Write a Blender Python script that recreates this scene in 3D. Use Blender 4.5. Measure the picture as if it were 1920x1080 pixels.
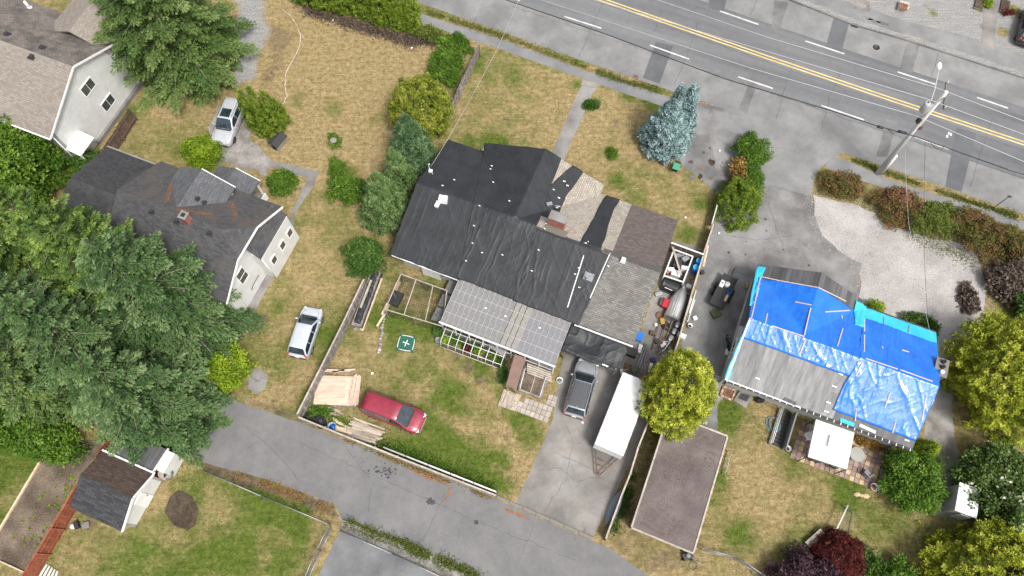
import bpy, bmesh, math, random
import numpy as np
from mathutils import Vector, Matrix
random.seed(7); rng = np.random.default_rng(7)
R = math.radians
scn = bpy.context.scene
for o in list(bpy.data.objects): bpy.data.objects.remove(o)
C = scn.collection

# ------------------------------------------------------------------ camera, sky, sun, exposure
CAM_H, TILT, FPX = 56.0, R(22.0), 1380.0          # drone 56 m up, pitched 68 degrees down
cd = bpy.data.cameras.new('camera'); cam = bpy.data.objects.new('camera', cd); C.objects.link(cam)
cam.location = (0, 0, CAM_H); cam.rotation_euler = (TILT, 0, 0)
cd.sensor_width = 36.0; cd.lens = 36.0 * FPX / 1920.0
cd.clip_start = 0.5; cd.clip_end = 3000
scn.camera = cam
SUN = Vector((0.30, -0.39, 0.87)).normalized()    # towards the sun: high, right and south
w = bpy.data.worlds.new('World'); scn.world = w; w.use_nodes = True
nt = w.node_tree; bg = nt.nodes['Background']
sky = nt.nodes.new('ShaderNodeTexSky'); sky.sky_type = 'NISHITA'; sky.sun_disc = False
sky.sun_elevation = math.asin(SUN.z); sky.sun_rotation = math.atan2(SUN.x, SUN.y)
sky.air_density = 1.0; sky.dust_density = 4.0; sky.ozone_density = 1.0
hs = nt.nodes.new('ShaderNodeHueSaturation'); hs.inputs['Saturation'].default_value = 0.30
nt.links.new(sky.outputs[0], hs.inputs['Color']); nt.links.new(hs.outputs[0], bg.inputs[0])
bg.inputs[1].default_value = 0.085
sd = bpy.data.lights.new('sun', 'SUN'); so = bpy.data.objects.new('sun', sd); C.objects.link(so)
sd.energy = 1.5; sd.angle = R(12); sd.color = (1.0, 0.965, 0.91)
so.location = (0, 0, 80); so.rotation_euler = SUN.to_track_quat('Z', 'Y').to_euler()
scn.view_settings.view_transform = 'Standard'; scn.view_settings.look = 'None'
scn.view_settings.exposure = 1.27; scn.view_settings.gamma = 1.0
scn.render.resolution_x = 1024; scn.render.resolution_y = 576
scn.render.engine = 'CYCLES'

# ------------------------------------------------------------------ helpers
_c, _s = math.cos(TILT), math.sin(TILT)
def P(px, py, z=0.0):
    """survey point: where a sight line of the photograph meets height z"""
    x = (px - 960) / FPX; y = (540 - py) / FPX
    d = (x, _s + y * _c, -_c + y * _s); t = (CAM_H - z) / -d[2]
    return Vector((d[0] * t, d[1] * t, z))
ANG = R(-22.0)                                    # the street's direction
U = Vector((math.cos(ANG), math.sin(ANG), 0)); V = Vector((-math.sin(ANG), math.cos(ANG), 0))
def uv(p): return (p.x * U.x + p.y * U.y, p.x * V.x + p.y * V.y)
def xy(u, v, z=0.0): return Vector((u * U.x + v * V.x, u * U.y + v * V.y, z))

def _h(ix, iy, seed):
    n = (ix.astype(np.int64) * 374761393 + iy.astype(np.int64) * 668265263 + seed * 1442695041) & 0x7fffffff
    n = ((n ^ (n >> 13)) * 1274126177) & 0x7fffffff
    return ((n ^ (n >> 16)) & 0xffff) / 65535.0
def vnoise(x, y, seed=0):
    x = np.asarray(x, float); y = np.asarray(y, float)
    ix = np.floor(x); iy = np.floor(y); fx = x - ix; fy = y - iy
    fx = fx * fx * (3 - 2 * fx); fy = fy * fy * (3 - 2 * fy)
    a = _h(ix, iy, seed); b = _h(ix + 1, iy, seed); c = _h(ix, iy + 1, seed); d = _h(ix + 1, iy + 1, seed)
    return (a * (1 - fx) + b * fx) * (1 - fy) + (c * (1 - fx) + d * fx) * fy
def fbm(x, y, seed=0, oct=4):
    s = 0; a = 0.5
    for k in range(oct):
        s = s + a * vnoise(np.asarray(x) * 2**k, np.asarray(y) * 2**k, seed + k * 17); a *= 0.5
    return s

INFO = {}
def tag(o, label=None, cat=None, group=None, kind=None):
    if label: o['label'] = label
    if cat: o['category'] = cat
    if group: o['group'] = group
    if kind: o['kind'] = kind
    return o
def thing(name, label, cat, loc=(0, 0, 0), rotz=0.0, group=None):
    o = bpy.data.objects.new(name, None); C.objects.link(o); o.empty_display_size = 0.3
    o.location = loc; o.rotation_euler = (0, 0, rotz)
    INFO[o.name] = Matrix.Translation(Vector(loc)) @ Matrix.Rotation(rotz, 4, 'Z')
    return tag(o, label, cat, group)
def wm(o): return INFO.get(o.name, Matrix.Identity(4))

class MB:
    """collects faces; build() makes ONE mesh object of them"""
    def __init__(s): s.v = []; s.f = []; s.uvs = []; s.sm = []
    def face(s, pts, uvs=None, smooth=False):
        n = len(s.v); s.v += [tuple(p) for p in pts]; s.f.append(tuple(range(n, n + len(pts))))
        s.uvs.append(uvs); s.sm.append(smooth); return s
    def mesh(s, verts, faces, smooth=False):
        n = len(s.v); s.v += [tuple(p) for p in verts]
        for f in faces: s.f.append(tuple(i + n for i in f)); s.uvs.append(None); s.sm.append(smooth)
        return s
    def box(s, c, size, rz=0.0, rx=0.0, ry=0.0, taper=1.0):
        a, b, h = size[0] / 2, size[1] / 2, size[2] / 2
        m = Matrix.Translation(Vector(c)) @ Matrix.Rotation(rz, 4, 'Z') @ Matrix.Rotation(ry, 4, 'Y') @ Matrix.Rotation(rx, 4, 'X')
        vs = [m @ Vector((x * a * (taper if z > 0 else 1), y * b * (taper if z > 0 else 1), z * h)) for z in (-1, 1) for x, y in ((-1, -1), (1, -1), (1, 1), (-1, 1))]
        return s.mesh(vs, [(3, 2, 1, 0), (4, 5, 6, 7), (0, 1, 5, 4), (1, 2, 6, 5), (2, 3, 7, 6), (3, 0, 4, 7)])
    def beam(s, a, b, w, h, up=(0, 0, 1)):
        a = Vector(a); b = Vector(b); d = (b - a).normalized(); up = Vector(up)
        sd_ = d.cross(up)
        if sd_.length < 1e-4: sd_ = d.cross(Vector((0, 1, 0)))
        sd_.normalize(); u2 = sd_.cross(d)
        vs = [p + sd_ * (x * w / 2) + u2 * (y * h / 2) for p in (a, b) for x, y in ((-1, -1), (1, -1), (1, 1), (-1, 1))]
        return s.mesh(vs, [(0, 1, 2, 3), (7, 6, 5, 4), (0, 4, 5, 1), (1, 5, 6, 2), (2, 6, 7, 3), (3, 7, 4, 0)])
    def tube(s, pts, r, n=6, cap=True):
        pts = [Vector(p) for p in pts]; rs = r if isinstance(r, (list, tuple)) else [r] * len(pts)
        base = len(s.v); prev = None
        for i, p in enumerate(pts):
            d = (pts[min(i + 1, len(pts) - 1)] - pts[max(i - 1, 0)]).normalized()
            a = prev if prev is not None else (Vector((0, 0, 1)) if abs(d.z) < 0.9 else Vector((1, 0, 0)))
            x = d.cross(a); 
            if x.length < 1e-5: x = d.cross(Vector((0.3, 1, 0.2)))
            x.normalize(); y = x.cross(d).normalized(); prev = y
            for k in range(n):
                t = 2 * math.pi * k / n; s.v.append(tuple(p + (x * math.cos(t) + y * math.sin(t)) * rs[i]))
        for i in range(len(pts) - 1):
            for k in range(n):
                a_ = base + i * n + k; b_ = base + i * n + (k + 1) % n
                s.f.append((a_, b_, b_ + n, a_ + n)); s.uvs.append(None); s.sm.append(True)
        if cap:
            s.f.append(tuple(base + k for k in reversed(range(n)))); s.uvs.append(None); s.sm.append(False)
            e = base + (len(pts) - 1) * n
            s.f.append(tuple(e + k for k in range(n))); s.uvs.append(None); s.sm.append(False)
        return s
    def lathe(s, c, prof, n=14, smooth=True):
        base = len(s.v); c = Vector(c)
        for r, z in prof:
            for k in range(n):
                t = 2 * math.pi * k / n; s.v.append((c.x + r * math.cos(t), c.y + r * math.sin(t), c.z + z))
        for i in range(len(prof) - 1):
            for k in range(n):
                a_ = base + i * n + k; b_ = base + i * n + (k + 1) % n
                s.f.append((a_, b_, b_ + n, a_ + n)); s.uvs.append(None); s.sm.append(smooth)
        for i, rev in ((0, True), (len(prof) - 1, False)):
            if prof[i][0] > 1e-4:
                ids = [base + i * n + k for k in range(n)]
                s.f.append(tuple(reversed(ids)) if rev else tuple(ids)); s.uvs.append(None); s.sm.append(False)
        return s
    def prism(s, pts, z0, z1):
        """pts: plan outline (counter-clockwise seen from above)"""
        n = len(pts); lo = [(p[0], p[1], z0) for p in pts]; hi = [(p[0], p[1], z1) for p in pts]
        fs = [tuple(reversed(range(n))), tuple(range(n, 2 * n))] + [(i, (i + 1) % n, n + (i + 1) % n, n + i) for i in range(n)]
        return s.mesh(lo + hi, fs)
    def slab(s, pts, t, uvs=None):
        """a sheet with thickness t below its (any-slope) outline"""
        pts = [Vector(p) for p in pts]; nrm = (pts[1] - pts[0]).cross(pts[2] - pts[0]).normalized()
        if nrm.z < 0: pts = pts[::-1]; nrm = -nrm; uvs = uvs[::-1] if uvs else None
        n = len(pts); lo = [p - Vector((0, 0, t)) for p in pts]
        s.face(pts, uvs)
        s.face(lo[::-1])
        for i in range(n):
            j = (i + 1) % n; s.face([lo[i], lo[j], pts[j], pts[i]])
        return s
    def build(s, name, mat, parent=None, world=True, bevel=0.0, weld=False):
        me = bpy.data.meshes.new(name); vs = s.v
        if parent is not None and world:
            m = wm(parent).inverted(); vs = [tuple(m @ Vector(p)) for p in vs]
        me.from_pydata(vs, [], s.f)
        if any(u is not None for u in s.uvs):
            l = me.uv_layers.new(name='UVMap'); i = 0
            for f, u in zip(s.f, s.uvs):
                for k in range(len(f)):
                    l.data[i].uv = u[k] if u is not None else (vs[f[k]][0], vs[f[k]][1]); i += 1
        if any(s.sm): me.polygons.foreach_set('use_smooth', s.sm)
        me.update()
        if weld:
            bm = bmesh.new(); bm.from_mesh(me); bmesh.ops.remove_doubles(bm, verts=bm.verts, dist=1e-4)
            bmesh.ops.recalc_face_normals(bm, faces=bm.faces); bm.to_mesh(me); bm.free()
        o = bpy.data.objects.new(name, me); C.objects.link(o)
        if mat: me.materials.append(mat)
        if parent is not None:
            o.parent = parent; INFO[o.name] = wm(parent)
        if bevel:
            b = o.modifiers.new('bevel', 'BEVEL'); b.width = bevel; b.segments = 2; b.limit_method = 'ANGLE'
        return o
def piece(name, me, parent, loc, rot=(0, 0, 0), scale=(1, 1, 1), kind=None):
    """one more object on shared mesh data; loc is in the parent's space"""
    o = bpy.data.objects.new(name, me); C.objects.link(o); o.parent = parent
    o.location = loc; o.rotation_euler = rot; o.scale = scale
    if kind: o['kind'] = kind
    return o
def copy_tree(o, parent=None):
    c = o.copy(); C.objects.link(c); c.parent = parent
    if o.name in INFO: INFO[c.name] = INFO[o.name]
    for ch in list(o.children): copy_tree(ch, c)
    return c

# ------------------------------------------------------------------ materials
def _nodes(name):
    m = bpy.data.materials.new(name); m.use_nodes = True; t = m.node_tree
    return m, t, t.nodes['Principled BSDF'], t.nodes.new, t.links.new
def ramp(N, L, fac, stops):
    r = N('ShaderNodeValToRGB'); L(fac, r.inputs[0]); e = r.color_ramp.elements
    while len(e) < len(stops): e.new(0.5)
    for k, (p, c) in enumerate(stops): e[k].position = p; e[k].color = (*c, 1)
    return r.outputs[0]
def noise(N, L, co, scale, detail=4, rough=0.55, dist=0.0):
    n = N('ShaderNodeTexNoise'); n.inputs['Scale'].default_value = scale; n.inputs['Detail'].default_value = detail
    n.inputs['Roughness'].default_value = rough; n.inputs['Distortion'].default_value = dist; L(co, n.inputs['Vector']); return n.outputs[0]
def mix(N, L, fac, a, b, mode='MIX'):
    m = N('ShaderNodeMix'); m.data_type = 'RGBA'; m.blend_type = mode
    for s_, v in ((m.inputs[0], fac), (m.inputs[6], a), (m.inputs[7], b)):
        if hasattr(v, 'is_output'): L(v, s_)
        elif isinstance(v, (int, float)): s_.default_value = v
        else: s_.default_value = (*v, 1)
    return m.outputs[2]
def mth(N, L, op, a, b=0.0):
    m = N('ShaderNodeMath'); m.operation = op
    for s_, v in ((m.inputs[0], a), (m.inputs[1], b)):
        if hasattr(v, 'is_output'): L(v, s_)
        else: s_.default_value = v
    return m.outputs[0]
def bump(N, L, h, strength, dist=0.02):
    b = N('ShaderNodeBump'); b.inputs['Strength'].default_value = strength; b.inputs['Distance'].default_value = dist
    L(h, b.inputs['Height']); return b.outputs[0]
def M(name, c1, c2, scale=2.0, fine=40.0, fine_amt=0.35, rough=0.8, bmp=0.3, metal=0.0, rnd=0.0, stretch=(1, 1, 1), spec=0.4, lo=0.35, hi=0.65):
    """worn matt surface: two tones at one scale, grain at another, a little variation from piece to piece"""
    m, t, B, N, L = _nodes(name)
    tc = N('ShaderNodeTexCoord'); mp = N('ShaderNodeMapping'); mp.inputs['Scale'].default_value = stretch
    oi = N('ShaderNodeObjectInfo'); ad = N('ShaderNodeVectorMath'); ad.operation = 'ADD'
    L(tc.outputs['Object'], mp.inputs[0]); L(mp.outputs[0], ad.inputs[0])
    sc = N('ShaderNodeVectorMath'); sc.operation = 'SCALE'; sc.inputs[0].default_value = (37, 19, 11); L(oi.outputs['Random'], sc.inputs['Scale']); L(sc.outputs[0], ad.inputs[1])
    co = ad.outputs[0]
    big = noise(N, L, co, scale, 5); fi = noise(N, L, co, fine, 3, 0.7)
    col = ramp(N, L, big, [(lo, c1), (hi, c2)])
    g = ramp(N, L, fi, [(0.3, (1 - fine_amt,) * 3), (0.7, (1 + fine_amt * 0.6,) * 3)])
    col = mix(N, L, 1.0, col, g, 'MULTIPLY')
    if rnd:
        k = mth(N, L, 'MULTIPLY_ADD', oi.outputs['Random'], 2 * rnd); t.nodes[-1].inputs[2].default_value = 1 - rnd
        cc = N('ShaderNodeCombineColor'); [L(k, cc.inputs[i]) for i in range(3)]
        col = mix(N, L, 1.0, col, cc.outputs[0], 'MULTIPLY')
    L(col, B.inputs['Base Color']); B.inputs['Roughness'].default_value = rough; B.inputs['Metallic'].default_value = metal
    B.inputs['Specular IOR Level'].default_value = spec
    if bmp: L(bump(N, L, fi, bmp), B.inputs['Normal'])
    return m
def MS(name, c1, c2, c3, bw=0.3, bh=0.14, stain=None, stain_amt=0.5, rough=0.9, lichen=None):
    """asphalt shingles: courses of tabs laid on the roof's own metre grid (UV)"""
    m, t, B, N, L = _nodes(name); tc = N('ShaderNodeTexCoord')
    b = N('ShaderNodeTexBrick'); L(tc.outputs['UV'], b.inputs['Vector'])
    b.inputs['Color1'].default_value = (*c1, 1); b.inputs['Color2'].default_value = (*c2, 1); b.inputs['Mortar'].default_value = (*c3, 1)
    b.inputs['Scale'].default_value = 1.0; b.inputs['Mortar Size'].default_value = 0.012; b.inputs['Brick Width'].default_value = bw; b.inputs['Row Height'].default_value = bh
    b.inputs['Bias'].default_value = 0.0
    n1 = noise(N, L, tc.outputs['UV'], 0.7, 5); n2 = noise(N, L, tc.outputs['UV'], 16, 3, 0.7)
    col = b.outputs['Color']
    col = mix(N, L, 1.0, col, ramp(N, L, n2, [(0.3, (0.66,) * 3), (0.7, (1.25,) * 3)]), 'MULTIPLY')
    if stain:
        col = mix(N, L, ramp(N, L, n1, [(0.42, (0, 0, 0)), (0.68, (stain_amt,) * 3)]), col, stain)
    if lichen:
        n3 = noise(N, L, tc.outputs['UV'], 2.6, 6, 0.75)
        col = mix(N, L, ramp(N, L, n3, [(0.56, (0, 0, 0)), (0.68, (0.8,) * 3)]), col, lichen)
    L(col, B.inputs['Base Color']); B.inputs['Roughness'].default_value = rough
    hgt = mth(N, L, 'ADD', mth(N, L, 'MULTIPLY', b.outputs['Fac'], -1.0), mth(N, L, 'MULTIPLY', n2, 0.5))
    L(bump(N, L, hgt, 0.6, 0.02), B.inputs['Normal']); return m
def MSID(name, c, board=0.18):
    """painted clapboard"""
    m, t, B, N, L = _nodes(name); tc = N('ShaderNodeTexCoord'); sx = N('ShaderNodeSeparateXYZ'); L(tc.outputs['Object'], sx.inputs[0])
    fr = mth(N, L, 'FRACT', mth(N, L, 'DIVIDE', sx.outputs[2], board))
    n1 = noise(N, L, tc.outputs['Object'], 1.3, 5)
    col = mix(N, L, 1.0, c, ramp(N, L, n1, [(0.3, (0.86, 0.86, 0.85)), (0.7, (1.03,) * 3)]), 'MULTIPLY')
    col = mix(N, L, 1.0, col, ramp(N, L, fr, [(0.0, (0.72,) * 3), (0.1, (1, 1, 1))]), 'MULTIPLY')
    L(col, B.inputs['Base Color']); B.inputs['Roughness'].default_value = 0.55
    L(bump(N, L, fr, 0.8, 0.03), B.inputs['Normal']); return m
def MT(name, c1, c2, rough=0.4, spec=0.5, scale=(1.2, 5.0), coat=0.0, strength=0.5, d=0.05):
    """plastic sheet: crumpled, with stretched creases (UV in metres)"""
    m, t, B, N, L = _nodes(name); tc = N('ShaderNodeTexCoord'); mp = N('ShaderNodeMapping'); L(tc.outputs['UV'], mp.inputs[0])
    mp.inputs['Scale'].default_value = (scale[0], scale[1], 1)
    n1 = noise(N, L, mp.outputs[0], 1.0, 5, 0.6, 0.8); n2 = noise(N, L, tc.outputs['UV'], 3.0, 6, 0.65, 0.4); n3 = noise(N, L, tc.outputs['UV'], 0.8, 3)
    col = ramp(N, L, n3, [(0.35, c1), (0.65, c2)])
    L(col, B.inputs['Base Color']); B.inputs['Roughness'].default_value = rough; B.inputs['Specular IOR Level'].default_value = spec
    B.inputs['Coat Weight'].default_value = coat
    mp3 = N('ShaderNodeMapping'); mp3.inputs['Rotation'].default_value = (0, 0, 0.9); mp3.inputs['Scale'].default_value = (scale[0] * 1.6, scale[1] * 1.3, 1); L(tc.outputs['UV'], mp3.inputs[0])
    n4 = noise(N, L, mp3.outputs[0], 1.0, 4, 0.6, 1.2); n5 = noise(N, L, tc.outputs['UV'], 9.0, 4, 0.6, 0.6)
    rid = mth(N, L, 'ABSOLUTE', mth(N, L, 'SUBTRACT', n1, 0.5)); rid2 = mth(N, L, 'ABSOLUTE', mth(N, L, 'SUBTRACT', n4, 0.5)); rid3 = mth(N, L, 'ABSOLUTE', mth(N, L, 'SUBTRACT', n5, 0.5))
    h = mth(N, L, 'ADD', mth(N, L, 'ADD', mth(N, L, 'MULTIPLY', rid, 1.3), mth(N, L, 'MULTIPLY', rid2, 1.0)), mth(N, L, 'ADD', mth(N, L, 'MULTIPLY', n2, 0.35), mth(N, L, 'MULTIPLY', rid3, 0.45)))
    L(bump(N, L, h, strength, d), B.inputs['Normal']); return m
def MP(name, c, rough=0.3, metal=0.0, coat=0.0, spec=0.5, dirt=0.0):
    """paint, plastic, metal"""
    m, t, B, N, L = _nodes(name); tc = N('ShaderNodeTexCoord'); n1 = noise(N, L, tc.outputs['Object'], 3.5, 5, 0.65)
    k = 0.12 + dirt
    col = mix(N, L, 1.0, c, ramp(N, L, n1, [(0.3, (1 - k,) * 3), (0.7, (1 + k * 0.3,) * 3)]), 'MULTIPLY')
    L(col, B.inputs['Base Color']); B.inputs['Metallic'].default_value = metal
    L(ramp(N, L, n1, [(0.3, (rough,) * 3), (0.75, (min(1, rough * 1.35 + 0.03),) * 3)]), B.inputs['Roughness'])
    B.inputs['Coat Weight'].default_value = coat; B.inputs['Coat Roughness'].default_value = 0.08; B.inputs['Specular IOR Level'].default_value = spec
    return m
def ML(name, stops, transl=0.25, rough=0.6):
    """leaves: colour by each leaf's own tint, some light let through"""
    m, t, B, N, L = _nodes(name)
    at = N('ShaderNodeAttribute'); at.attribute_name = 'tint'
    col = ramp(N, L, at.outputs['Fac'], stops)
    L(col, B.inputs['Base Color']); B.inputs['Roughness'].default_value = rough; B.inputs['Specular IOR Level'].default_value = 0.25
    tr = N('ShaderNodeBsdfTranslucent'); L(col, tr.inputs[0]); ms = N('ShaderNodeMixShader'); ms.inputs[0].default_value = transl
    L(B.outputs[0], ms.inputs[1]); L(tr.outputs[0], ms.inputs[2]); L(ms.outputs[0], t.nodes['Material Output'].inputs[0]); return m
def MGLASS(name, c=(0.02, 0.03, 0.035), rough=0.05):
    m, t, B, N, L = _nodes(name); tc = N('ShaderNodeTexCoord')
    n1 = noise(N, L, tc.outputs['Object'], 2.2, 3)
    L(ramp(N, L, n1, [(0.35, tuple(x * 0.6 for x in c)), (0.7, tuple(min(1, x * 1.6) for x in c))]), B.inputs['Base Color'])
    B.inputs['Roughness'].default_value = rough; B.inputs['Specular IOR Level'].default_value = 0.8; B.inputs['Coat Weight'].default_value = 0.5; return m
# ------------------------------------------------------------------ material set
def MROAD(name, c1, c2, grain=60.0, crack=0.0, rough=0.85, stretch=None):
    m, t, B, N, L = _nodes(name); tc = N('ShaderNodeTexCoord'); co = tc.outputs['Object']
    mp = N('ShaderNodeMapping'); mp.inputs['Rotation'].default_value = (0, 0, -ANG); L(co, mp.inputs[0])
    mp2 = N('ShaderNodeMapping'); mp2.inputs['Scale'].default_value = (0.10, 1.0, 1.0); L(mp.outputs[0], mp2.inputs[0])
    n0 = noise(N, L, mp2.outputs[0] if stretch else co, stretch or 0.35, 4); n1 = noise(N, L, co, 1.6, 6, 0.65); n2 = noise(N, L, co, grain, 2, 0.7)
    col = ramp(N, L, n0, [(0.36, c1), (0.64, c2)])
    col = mix(N, L, 1.0, col, ramp(N, L, n1, [(0.3, (0.90,) * 3), (0.7, (1.06,) * 3)]), 'MULTIPLY')
    col = mix(N, L, 1.0, col, ramp(N, L, n2, [(0.3, (0.8,) * 3), (0.7, (1.18,) * 3)]), 'MULTIPLY')
    if crack:
        vo = N('ShaderNodeTexVoronoi'); vo.feature = 'DISTANCE_TO_EDGE'; vo.inputs['Scale'].default_value = 0.5
        dn = N('ShaderNodeTexNoise'); dn.inputs['Scale'].default_value = 1.5; dn.inputs['Detail'].default_value = 5; L(co, dn.inputs['Vector'])
        ad = N('ShaderNodeVectorMath'); ad.operation = 'MULTIPLY_ADD'; ad.inputs[1].default_value = (1.4, 1.4, 0); L(dn.outputs['Color'], ad.inputs[0]); L(co, ad.inputs[2]); L(ad.outputs[0], vo.inputs['Vector'])
        cr = ramp(N, L, vo.outputs['Distance'], [(0.0, (1, 1, 1)), (0.007, (0, 0, 0))])
        gate = ramp(N, L, noise(N, L, co, 0.22, 3), [(0.5, (0, 0, 0)), (0.6, (crack,) * 3)])
        col = mix(N, L, mix(N, L, 1.0, cr, gate, 'MULTIPLY'), col, (0.075, 0.07, 0.066))
    L(col, B.inputs['Base Color']); B.inputs['Roughness'].default_value = rough; B.inputs['Specular IOR Level'].default_value = 0.3
    L(bump(N, L, n2, 0.4, 0.01), B.inputs['Normal']); return m
def MGROUND():
    m, t, B, N, L = _nodes('ground'); tc = N('ShaderNodeTexCoord'); co = tc.outputs['Object']
    at = N('ShaderNodeAttribute'); at.attribute_name = 'cover'; sp = N('ShaderNodeSeparateColor'); L(at.outputs['Color'], sp.inputs[0])
    nA = noise(N, L, co, 0.55, 6, 0.7); nB = noise(N, L, co, 2.4, 6, 0.75); nC = noise(N, L, co, 11.0, 4, 0.8); nD = noise(N, L, co, 34.0, 2, 0.8)
    straw = ramp(N, L, nB, [(0.26, (0.15, 0.105, 0.045)), (0.45, (0.30, 0.225, 0.105)), (0.60, (0.41, 0.32, 0.165)), (0.78, (0.54, 0.45, 0.275))])
    green = ramp(N, L, nB, [(0.28, (0.045, 0.072, 0.012)), (0.5, (0.105, 0.145, 0.024)), (0.72, (0.20, 0.225, 0.055))])
    dirt = ramp(N, L, nB, [(0.3, (0.075, 0.052, 0.036)), (0.5, (0.155, 0.113, 0.078)), (0.72, (0.24, 0.19, 0.14))])
    grav = ramp(N, L, nC, [(0.28, (0.15, 0.147, 0.14)), (0.5, (0.32, 0.313, 0.302)), (0.7, (0.46, 0.455, 0.445))])
    def wgt(ch, amt, sharp):
        a = mth(N, L, 'ADD', sp.outputs[ch], mth(N, L, 'MULTIPLY', mth(N, L, 'SUBTRACT', mth(N, L, 'ADD', mth(N, L, 'MULTIPLY', nA, 0.6), mth(N, L, 'MULTIPLY', nC, 0.4)), 0.5), amt))
        return ramp(N, L, a, [(0.5 - sharp, (0, 0, 0)), (0.5 + sharp, (1, 1, 1))])
    col = mix(N, L, wgt(0, 1.15, 0.24), straw, green)
    col = mix(N, L, wgt(1, 0.9, 0.2), col, dirt)
    col = mix(N, L, wgt(2, 0.8, 0.2), col, grav)
    col = mix(N, L, 1.0, col, ramp(N, L, nC, [(0.3, (0.58,) * 3), (0.7, (1.28,) * 3)]), 'MULTIPLY')
    col = mix(N, L, 1.0, col, ramp(N, L, nD, [(0.25, (0.62,) * 3), (0.75, (1.32,) * 3)]), 'MULTIPLY')
    mpg = N('ShaderNodeMapping'); mpg.inputs['Rotation'].default_value = (0, 0, -ANG); mpg.inputs['Scale'].default_value = (0.5, 4.0, 1); L(co, mpg.inputs[0]); nE = noise(N, L, mpg.outputs[0], 1.0, 5, 0.7, 0.6)
    mpf = N('ShaderNodeMapping'); mpf.inputs['Rotation'].default_value = (0, 0, 1.0); mpf.inputs['Scale'].default_value = (3.0, 14.0, 1); L(co, mpf.inputs[0]); nF = noise(N, L, mpf.outputs[0], 1.0, 4, 0.75, 1.0)
    col = mix(N, L, 1.0, col, ramp(N, L, nE, [(0.3, (0.80,) * 3), (0.7, (1.16,) * 3)]), 'MULTIPLY')
    col = mix(N, L, 1.0, col, ramp(N, L, nF, [(0.3, (0.74,) * 3), (0.7, (1.22,) * 3)]), 'MULTIPLY')
    L(col, B.inputs['Base Color']); B.inputs['Roughness'].default_value = 0.95; B.inputs['Specular IOR Level'].default_value = 0.1
    h = mth(N, L, 'ADD', nC, mth(N, L, 'MULTIPLY', nD, 0.5)); L(bump(N, L, h, 0.9, 0.08), B.inputs['Normal']); return m
m_ground = MGROUND()
m_road = MROAD('road_asphalt', (0.108, 0.111, 0.116), (0.172, 0.174, 0.178), 70, 0.0, stretch=0.42)
m_shoulder = MROAD('shoulder_asphalt', (0.165, 0.164, 0.163), (0.238, 0.235, 0.230), 60, 0.35)
m_patch_dark = MROAD('dark_asphalt_patch', (0.095, 0.098, 0.105), (0.125, 0.128, 0.134), 70)
m_patch_worn = MROAD('worn_asphalt_patch', (0.10, 0.10, 0.10), (0.20, 0.198, 0.195), 25)
m_lane = MROAD('lane_asphalt', (0.145, 0.142, 0.142), (0.180, 0.176, 0.174), 45, 0.5)
m_drive = MROAD('driveway_asphalt', (0.115, 0.110, 0.109), (0.245, 0.24, 0.236), 40, 0.8)
m_walk = MROAD('sidewalk_asphalt', (0.165, 0.165, 0.167), (0.222, 0.22, 0.218), 50, 0.2)
m_conc = MROAD('concrete', (0.150, 0.140, 0.130), (0.275, 0.255, 0.235), 30, 0.9)
m_oldconc = MROAD('old_concrete', (0.15, 0.14, 0.13), (0.27, 0.26, 0.248), 18, 0.9)
m_court = MROAD('court_asphalt', (0.105, 0.107, 0.112), (0.185, 0.186, 0.189), 30, 0.5)
m_gravel = M('pale_gravel', (0.31, 0.288, 0.275), (0.42, 0.395, 0.38), 0.45, 14, 0.45, 0.95, 0.6)
m_gravel_d = M('worn_gravel', (0.17, 0.155, 0.14), (0.34, 0.32, 0.30), 0.9, 18, 0.5, 0.95, 0.9)
m_soil = M('garden_soil', (0.085, 0.062, 0.045), (0.20, 0.155, 0.115), 0.55, 9, 0.5, 1.0, 1.0)
m_soil_d = M('dark_soil', (0.045, 0.032, 0.02), (0.10, 0.075, 0.05), 1.2, 8, 0.5, 1.0, 1.0)
m_yellow = M('yellow_paint', (0.60, 0.42, 0.12), (0.72, 0.58, 0.30), 1.2, 30, 0.3, 0.7, 0.1)
m_white_line = M('white_road_paint', (0.42, 0.42, 0.41), (0.70, 0.70, 0.68), 1.8, 30, 0.25, 0.7, 0.1)
m_wood_g = M('grey_weathered_wood', (0.15, 0.13, 0.12), (0.29, 0.26, 0.24), 3, 30, 0.35, 0.9, 0.4, rnd=0.28, stretch=(1, 1, 0.3))
m_wood_b = M('brown_fence_wood', (0.085, 0.055, 0.04), (0.155, 0.105, 0.08), 3, 30, 0.35, 0.85, 0.4, rnd=0.22)
m_wood_r = M('red_stained_wood', (0.20, 0.055, 0.028), (0.31, 0.10, 0.055), 3, 30, 0.3, 0.75, 0.3, rnd=0.16)
m_wood_n = M('fresh_lumber', (0.50, 0.37, 0.25), (0.66, 0.53, 0.39), 2, 26, 0.25, 0.8, 0.2, rnd=0.16, stretch=(0.3, 2, 2))
m_wood_p = M('pale_rail_wood', (0.34, 0.29, 0.24), (0.50, 0.44, 0.38), 3, 26, 0.3, 0.85, 0.3, rnd=0.12)
m_plank = M('weathered_plank', (0.29, 0.235, 0.185), (0.55, 0.47, 0.385), 1.2, 26, 0.3, 0.85, 0.3, rnd=0.25, stretch=(0.3, 2, 2))
m_ply = M('pale_plywood', (0.50, 0.37, 0.285), (0.64, 0.50, 0.40), 1.5, 20, 0.18, 0.8, 0.1, rnd=0.10, stretch=(0.5, 2, 2))
m_white = MP('white_paint', (0.80, 0.80, 0.79), 0.45, dirt=0.06)
m_whitet = MP('white_tube', (0.74, 0.74, 0.72), 0.4, dirt=0.1)
m_grey = MP('grey_plastic', (0.20, 0.21, 0.22), 0.5, dirt=0.1)
m_dark = MP('dark_plastic', (0.028, 0.028, 0.03), 0.5, dirt=0.1)
m_black = MP('black_rubber', (0.018, 0.018, 0.018), 0.75)
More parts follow.
